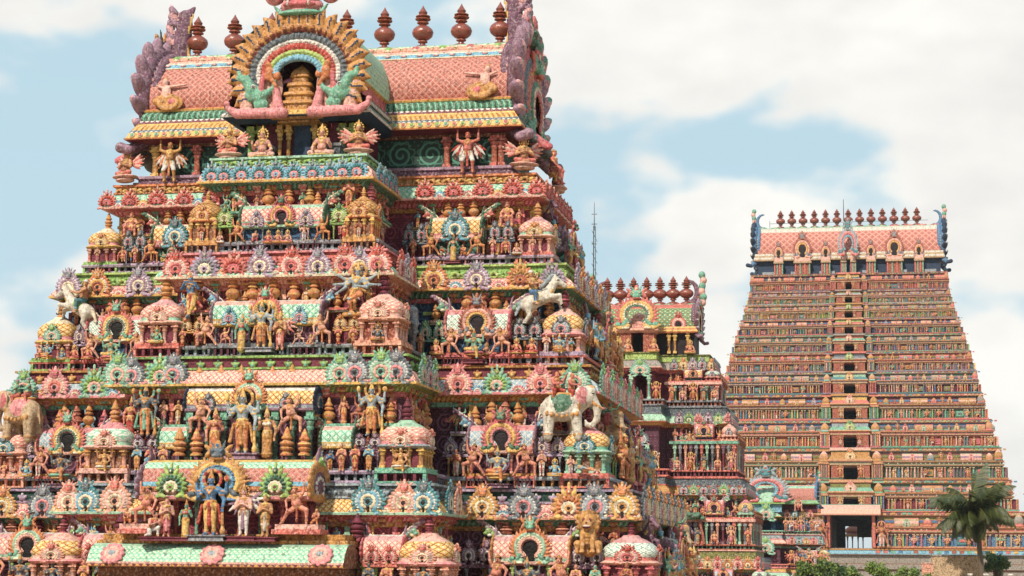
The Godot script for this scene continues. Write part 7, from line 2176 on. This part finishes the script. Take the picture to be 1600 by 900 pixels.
		b.sweep(plan(cb * 0.64, hz - 1, dz), [[-1.0, y0 + 0.45 * h, m[0]], [0.1, y0 + 0.45 * h, m[0]], [0.12, y0 + 0.5 * h, "sand"], [0.02, y0 + 0.53 * h, m[2]], [0.25 * s, y0 + 0.58 * h, m[0]], [0.2 * s, y0 + 0.62 * h, "tan"], [-0.1, y0 + 0.74 * h, m[1]], [-0.1, y0 + 0.86 * h, c[1]], [0.1, y0 + 0.90 * h, m[2]], [0.05, y0 + 0.99 * h, m[0]], [-1.5, y0 + 0.995 * h, m[0]]])
		part("door_bay", b.done(), [], n)
		part("gable_ornament", lib.gable, ["g_gold", "g_peach", "g_lime"][k % 3], n, at_scale(V(0, y0 + 0.56 * h, dz + 0.18), V(1.2 * s, 0.36 * h, 0.6)))
		for sd in [-1, 1]:
			part("guardian_figure", lib.deity, ["f_orange", "f_gold", "f_terra"][k % 3], n, at_scale(V((dw + 0.26 * s) * sd, y0 + 0.07 * h, dz + 0.1), Vector3.ONE * h * 0.36))
			part("dome", lib.dome, [m[1], c[1], ["tan", "ochre", "gold"][k % 3], m[0]], n, at_scale(V(cb * 0.85 * sd, y0 + 0.56 * h, hz + 0.2), V(0.95 * s, 0.32 * h, 0.8 * s)))
			b = Build.new()
			b.box(walls[k], V(cb * 0.85 * sd, y0 + 0.28 * h, hz + 0.1), V(0.9 * s, 0.56 * h, 0.7 * s))
			for j in 5:
				b.box(bright[(j * 3 + k) % 12], V(cb * 0.85 * sd + (j - 2.0) * 0.22 * s, y0 + 0.26 * h, hz + 0.1 + 0.37 * s), V(0.11 * s, 0.4 * h, 0.12 * s))
			b.box(m[2], V(cb * 0.85 * sd, y0 + 0.03 * h, hz + 0.12), V(1.1 * s, 0.06 * h, 0.9 * s))
			b.box("tan", V(cb * 0.85 * sd, y0 + 0.52 * h, hz + 0.12), V(1.1 * s, 0.08 * h, 0.9 * s))
			part("door_flank", b.done(), [], n)
	far_gate(t)
	# roof
	var arches := []
	for e in [[-5.9, 2.0, 2.3], [5.9, 2.0, 2.3], [-9.0, 1.1, 1.5], [-2.9, 1.1, 1.5], [2.9, 1.1, 1.5], [9.0, 1.1, 1.5]]:
		arches.append([e[0], 3.6, e[1] * 1.2, e[2] * 1.25, "a_red"])
	arches.append([0.0, 4.4, 2.6, 4.0, "a_blue"])
	simple_roof(t, 12.1, 3.4, 47.24, 49.3, 54.2, ["navy", "sand", "ivory", "tile_pink", "ivory", "mint"], 13, 1.48, 2.5, arches, "e_blue")
	var nk := node("neck_shrines", t)
	for e in [[-5.9, 1.0], [5.9, 1.0], [-9.0, 0.55], [-2.9, 0.55], [2.9, 0.55], [9.0, 0.55], [-0.62, 0.32], [0.62, 0.32]]:
		var b := Build.new()
		b.box("terracotta", V(e[0], 48.2, 3.2), V(e[1] * 2, 2.0, 0.9))
		for j in 4:
			b.box(["coral", "jade"][j % 2], V(e[0] + (j - 1.5) * e[1] * 0.6, 48.1, 3.7), V(0.16, 1.7, 0.16))
		b.box("sand", V(e[0], 49.0, 3.3), V(e[1] * 2.3, 0.25, 1.3))
		b.box("salmon", V(e[0], 49.4, 3.2), V(e[1] * 2.1, 0.5, 1.1), 0.9)
		part("shrine_front", b.done(), [], nk)
	for sd in [-1, 1]:
		for e in spread(0.9, 12.0, 2.9):
			far_box(nk, "parapet", "steel", V(e * sd, 47.55, 3.15), V(2.0, 0.6, 0.2))
	var rod := Build.new()
	rod.tube("slate", [V(-0.6, 54.0, 0), V(-0.6, 57.9, 0)], [0.09, 0.04], 5)
	for j in 14:
		rod.tube("slate", [V(-10.3 + 1.48 * j, 54.0, 0.3), V(-10.3 + 1.48 * j, 55.2, 0.3)], [0.035, 0.03], 4)
	rod.tube("slate", [V(-10.3, 54.8, 0.3), V(10.3, 54.8, 0.3)], [0.03, 0.03], 4)
	part("lightning_rods", rod.done(), [], t)


func far_gate(t: Node3D) -> void:
	var n := node("gateway", t)
	var z := 12.0
	var b := Build.new()
	b.sweep(plan(21.6, -12.2, 12.2), [[0.3, 11.15, "salmon"], [0.35, 11.2, "salmon"], [0.35, 11.3, "sky"], [0.2, 11.7, "sky"], [0.3, 11.72, "yellow"], [0.3, 11.86, "gold"], [-2.0, 11.88, "coral"]])
	part("base_band", b.done(), [], n)
	b = Build.new()
	b.sweep(plan(21.3, -12.0, 12.0), [[0.5, 0, "stone"], [0.5, 8.2, "stone"], [0.1, 8.3, "brown"], [0.1, 9.2, "stone"], [0.4, 9.4, "brown"], [0.4, 10.0, "stone"], [0.1, 10.1, "brown"], [0.1, 11.15, "stone"]])
	part("stone_base", b.done(), [], n)
	var fl := Build.new()
	for x in spread(-21.0, 21.0, 0.9):
		if absf(x) > 3.0:
			fl.box(["coral", "jade", "yellow", "sky", "terracotta", "blue"][rng.randi() % 6], V(x, 11.5, 12.52), V(0.55, 0.3, 0.1))
	part("painted_flowers", fl.done(), [], n).set_meta("kind", "stuff")
	# passage walls and ceiling; the far mouth is narrower than the near one
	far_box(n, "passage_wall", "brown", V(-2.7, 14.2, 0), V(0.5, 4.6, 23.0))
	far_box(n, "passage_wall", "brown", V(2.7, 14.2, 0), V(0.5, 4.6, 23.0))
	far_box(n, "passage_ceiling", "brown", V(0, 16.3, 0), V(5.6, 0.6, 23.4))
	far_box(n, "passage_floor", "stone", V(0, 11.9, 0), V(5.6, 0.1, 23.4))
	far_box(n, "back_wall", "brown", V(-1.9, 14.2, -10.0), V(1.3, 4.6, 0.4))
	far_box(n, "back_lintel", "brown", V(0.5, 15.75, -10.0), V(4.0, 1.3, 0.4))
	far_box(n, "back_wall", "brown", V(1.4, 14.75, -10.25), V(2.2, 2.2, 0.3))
	for s in [-1, 1]:
		far_box(n, "jamb", "coral", V(2.75 * s, 14.0, z - 0.1), V(0.35, 4.0, 0.8))
		part("guardian_figure", lib.deity, "f_terra", n, at_scale(V(3.7 * s, 12.0, z + 0.7), V(3.0, 3.0, 3.0)))
	b = Build.new()
	b.barrel(7.2, [[0.4, 16.0, "brown"], [1.5, 15.95, "salmon"], [1.55, 16.1, "scale_red"], [1.2, 16.7, "scale_red"], [0.7, 17.2, "salmon"], [0.0, 17.3, "jade"], [-1.0, 17.3, "jade"]], "coral")
	part("awning", b.done(), [], n, Transform3D(Basis(), V(0, 0, z - 0.3)))
	# a small pavilion on the roof beyond, seen through the passage
	var p := thing("rooftop_pavilion", V(-5.9, 0, -290), "small domed pavilion on pillars seen through the passage of the tallest tower", "pavilion")
	var q := Build.new()
	q.box("stone", V(0, 6.1, 0), V(9, 12.2, 6))
	part("platform", q.done(), [], p)
	part("dome", lib.round_dome, ["sand", "copper", "terracotta", "rose"], p, at_scale(V(0, 14.3, 0), V(3.0, 1.6, 3.0)))
	for x in [-1.1, -0.4, 0.4, 1.1]:
		part("pillar", lib.pillar, "p_lilac", p, at_scale(V(x, 12.2, 0.8), V(1.0, 2.1, 1.0)))
	for x in [-0.4, 0.0, 0.4]:
		part("finial", lib.finial, "copper", p, at_scale(V(x, 15.8, 0), V(0.3, 0.5, 0.3)))
	var ev := Build.new()
	ev.box("ochre", V(0, 14.25, 0), V(3.6, 0.25, 3.6))
	part("eave", ev.done(), [], p)


# ---- ground, mast, walls, palm and bushes
func leaf_paint(called: String, c: Color) -> void:
	var m := StandardMaterial3D.new()
	m.resource_name = called
	m.albedo_color = c
	m.roughness = 0.55
	m.backlight_enabled = true
	m.backlight = Color(0.25, 0.3, 0.1)
	mat_cache[called] = m


func frond(len: float, droop: float, bend: float, sd: int) -> Mesh:
	var r := RandomNumberGenerator.new()
	r.seed = sd
	var b := Build.new()
	var pts := []
	var rad := []
	var p := V(0, 0, 0)
	var up := 0.9 - droop * 0.35
	for j in 13:
		pts.append(p)
		rad.append(0.045 * (1.0 - j / 13.5))
		var a := up - droop * pow(j / 12.0, 1.3) * 1.7
		p += V(cos(a), sin(a), bend * j / 12.0) * (len / 13.0)
	b.tube("leaf_rib", pts, rad, 5)
	for j in range(2, 13):
		for e in 4:
			var f := (j - 1 + e / 4.0)
			var q: Vector3 = pts[int(f)].lerp(pts[mini(int(f) + 1, 12)], f - int(f))
			var d: Vector3 = (pts[mini(j + 1, 12)] - pts[j - 1]).normalized()
			var l := len * 0.30 * sin(PI * clampf(0.12 + f / 14.0, 0.0, 0.97)) * r.randf_range(0.8, 1.1)
			for s in [-1, 1]:
				var dir: Vector3 = (d * 0.75 + V(0, -0.75 - r.randf() * 0.5, 0.62 * s + bend * 0.6)).normalized()
				var tip: Vector3 = q + dir * l + V(0, -l * 0.12, 0)
				var mid: Vector3 = q + dir * l * 0.5
				var wv := d * 0.06
				var k: String = ["leaf_palm", "leaf_palm_dry", "leaf_palm"][r.randi() % 3]
				b.quad(k, q - wv * 0.6, q + wv * 0.6, mid + wv, mid - wv)
				b.tri(k, mid - wv, mid + wv, tip)
	return b.done()


func foliage(rad: Vector3, count: int, size: float, sd: int, kinds: Array) -> Mesh:
	var r := RandomNumberGenerator.new()
	r.seed = sd
	var b := Build.new()
	var clumps := []
	for j in 22:
		var d := V(r.randfn(), r.randfn(), r.randfn()).normalized()
		clumps.append([d * rad * r.randf_range(0.35, 0.95), r.randf_range(0.22, 0.42) * rad.y])
	for j in count:
		var c: Array = clumps[r.randi() % clumps.size()]
		var d := V(r.randfn(), r.randfn(), r.randfn()).normalized()
		var p: Vector3 = c[0] + d * c[1] * pow(r.randf(), 0.4)
		var x := V(r.randfn(), r.randfn() - 0.3, r.randfn()).normalized()
		var y := x.cross(d + V(r.randf(), r.randf(), r.randf()) * 0.7).normalized()
		var s := size * r.randf_range(0.6, 1.3)
		var k: String = kinds[r.randi() % kinds.size()]
		b.quad(k, p, p + (x * 0.5 - y * 0.26) * s, p + x * s, p + (x * 0.5 + y * 0.26) * s)
	return b.done()


func bush(called: String, at: Vector3, rad: Vector3, sd: int, label: String, kinds: Array, group := "", count := 5200, size := 0.19) -> void:
	var t := thing(called, V(at.x, 0, at.z), label, "bush" if called == "bush" else "tree", group)
	part("foliage", foliage(rad, count, size, sd, kinds), [], t, Transform3D(Basis(), V(0, at.y, 0)))
	var b := Build.new()
	b.tube("bark", [V(0, 0, 0), V(0.1, at.y * 0.5, 0), V(0, at.y, 0)], [0.22, 0.17, 0.12], 7)
	for j in 5:
		var a := j * 1.26
		b.tube("bark", [V(0.02, at.y * 0.8, 0), V(cos(a) * rad.x * 0.4, at.y + rad.y * 0.2, sin(a) * rad.z * 0.4)], [0.1, 0.03], 5)
	part("trunk", b.done(), [], t)


func surroundings() -> void:
	for e in [["leaf_palm", Color(0.19, 0.23, 0.08)], ["leaf_palm_dry", Color(0.31, 0.30, 0.12)], ["leaf_rib", Color(0.40, 0.38, 0.18)], ["leaf_bush", Color(0.27, 0.36, 0.12)], ["leaf_light", Color(0.42, 0.48, 0.17)], ["leaf_dark", Color(0.17, 0.25, 0.09)]]:
		leaf_paint(e[0], e[1])
	var bark := StandardMaterial3D.new()
	bark.albedo_color = Color(0.42, 0.36, 0.30)
	bark.albedo_texture = grime
	bark.uv1_triplanar = true
	bark.uv1_scale = V(1.5, 6.0, 1.5)
	mat_cache["bark"] = bark
	var g := MeshInstance3D.new()
	g.name = "ground"
	add_child(g)
	g.set_meta("kind", "structure")
	var b := Build.new()
	b.quad("sand", V(-2500, 0, 800), V(2500, 0, 800), V(2500, 0, -2600), V(-2500, 0, -2600))
	g.mesh = b.done()
	g.set_surface_override_material(0, paint("sand"))
	# mast behind the close tower
	var m := thing("lattice_mast", V(-13.0, 0, -85), "thin grey antenna mast rising behind the close tower", "mast")
	b = Build.new()
	for j in 3:
		var a := TAU * j / 3.0
		b.tube("slate", [V(cos(a) * 0.14, 0, sin(a) * 0.14), V(cos(a) * 0.05, 24.2, sin(a) * 0.05)], [0.03, 0.018], 5)
	part("leg_frame", b.done(), [], m)
	b = Build.new()
	for j in 40:
		var y := 4.0 + j * 0.5
		b.tube("slate", [V(0.13, y, -0.06), V(-0.10, y + 0.5, 0.06)], [0.012, 0.012], 4)
	part("bracing", b.done(), [], m)
	b = Build.new()
	b.tube("grey", [V(0, 24.0, 0), V(0, 25.3, 0)], [0.03, 0.012], 5)
	for y in [23.4, 24.3, 24.75]:
		b.tube("grey", [V(-0.12, y, 0), V(0.12, y, 0)], [0.02, 0.02], 4)
	part("aerial", b.done(), [], m)
	# plain buildings at the foot of the tall tower
	var w := thing("concrete_block", V(3.8, 0, -136), "plain weathered beige concrete block below the palm", "building")
	far_box(w, "wall", "sand", V(0, 5.05, 0), V(3.1, 10.1, 3.0))
	far_box(w, "parapet", "stone", V(0, 10.16, 0), V(3.2, 0.12, 3.1))
	w = thing("rooftop_hut", V(1.93, 0, -132), "small peach plastered wall pier beside the concrete block", "building")
	far_box(w, "wall", "peach", V(0, 4.8, 0), V(0.72, 9.6, 0.8))
	far_box(w, "coping", "salmon", V(0, 9.63, 0), V(0.8, 0.07, 0.9))
	b = Build.new()
	b.tube("white", [V(0.2, 9.6, 0), V(0.2, 9.95, 0)], [0.025, 0.025], 5)
	part("pipe", b.done(), [], w)
	for j in 3:
		var f := thing("gate_post", V([4.15, 5.05, 6.45][j], 0, -118), "white capped fence post in front of the palm trunk", "post", "white fence posts")
		far_box(f, "shaft", "white", V(0, 4.45, 0), V(0.2, 8.9, 0.2))
		far_box(f, "cap", "white", V(0, 8.94, 0), V(0.28, 0.1, 0.28))
	w = thing("water_tank", V(4.95, 0, -137), "white rounded roof tank beside the palm trunk", "tank")
	b = Build.new()
	b.lathe([[0.5, 0.0, "white"], [0.5, 8.9, "white"], [0.45, 9.3, "white"], [0.2, 9.5, "white"], [0.001, 9.55, "white"]], 16)
	part("shell", b.done(), [], w)
	# coconut palm bent by the wind
	var p := thing("palm_tree", V(5.7, 0, -132), "coconut palm with wind-swept drooping fronds before the tallest tower", "palm tree")
	b = Build.new()
	var pts := []
	var rad := []
	for j in 14:
		pts.append(V(-0.55 * pow(j / 13.0, 1.6), 12.9 * j / 13.0, 0))
		rad.append(0.30 - 0.012 * j)
	b.tube("bark", pts, rad, 9)
	part("trunk", b.done(), [], p)
	var fr := [frond(4.3, 0.62, -0.3, 1), frond(4.5, 0.95, -0.12, 2), frond(4.1, 1.25, 0.15, 3)]
	for j in 46:
		var a := 2.4 * j
		var up := 1.0 - j / 46.0
		var lift := lerpf(-0.75, 0.7, up)
		var bs := Basis(V(0, 1, 0), a) * Basis(V(0, 0, 1), lift)
		var sway := Basis(V(0, 0, 1), 0.38 * (1.0 if up > 0.3 else 0.2))
		part("frond", fr[j % 3], [], p, Transform3D((sway * bs).scaled_local(Vector3.ONE * (0.66 + 0.24 * up)), V(-0.55, 12.9, 0)))
	var dry := frond(2.5, 1.5, 0.05, 9)
	for j in 5:
		part("dead_frond", dry, [], p, Transform3D(Basis(V(0, 1, 0), j * 1.26 + 0.3) * Basis(V(0, 0, 1), -1.0 + 0.1 * (j % 3)), V(-0.55, 12.75, 0)))
	for j in 6:
		part("coconut", lib.boss, ["ochre", "leaf_palm_dry"], p, at_scale(V(-0.55 + cos(j * 1.05) * 0.3, 12.65, sin(j * 1.05) * 0.3), V(1.7, 2.0, 3.0)))
	bush("bush", V(-4.9, 8.9, -118), V(1.5, 1.0, 1.2), 21, "dense green bush below the low shrine tower", ["leaf_bush", "leaf_dark", "leaf_light"])
	bush("bush", V(-3.6, 8.7, -122), V(1.3, 0.9, 1.2), 22, "green bush left of the gateway base beside the dense bush".replace("left of", "under"), ["leaf_bush", "leaf_dark"])
	bush("bush", V(-1.2, 8.55, -120), V(1.9, 1.0, 1.0), 23, "light green spreading bush below the tall tower gateway", ["leaf_light", "leaf_bush", "leaf_light"])
	bush("bush", V(0.9, 8.4, -121), V(1.5, 0.95, 1.0), 24, "feathery light green bush next to the peach wall pier", ["leaf_light", "leaf_bush"])
	bush("tree", V(6.6, 9.7, -137), V(1.0, 0.75, 0.9), 25, "round dark green tree behind the palm trunk", ["leaf_dark", "leaf_bush"])
	bush("tree", V(4.6, 9.2, -139), V(0.6, 0.5, 0.5), 26, "small pale tree between the concrete block and the palm trunk", ["leaf_bush", "leaf_light"], "", 900)
	bush("tree", V(9.15, 14.0, -125), V(1.4, 1.6, 1.4), 27, "sparse tall tree at the far end of the bushes beyond the palm", ["leaf_dark", "leaf_bush"], "", 700, 0.2)
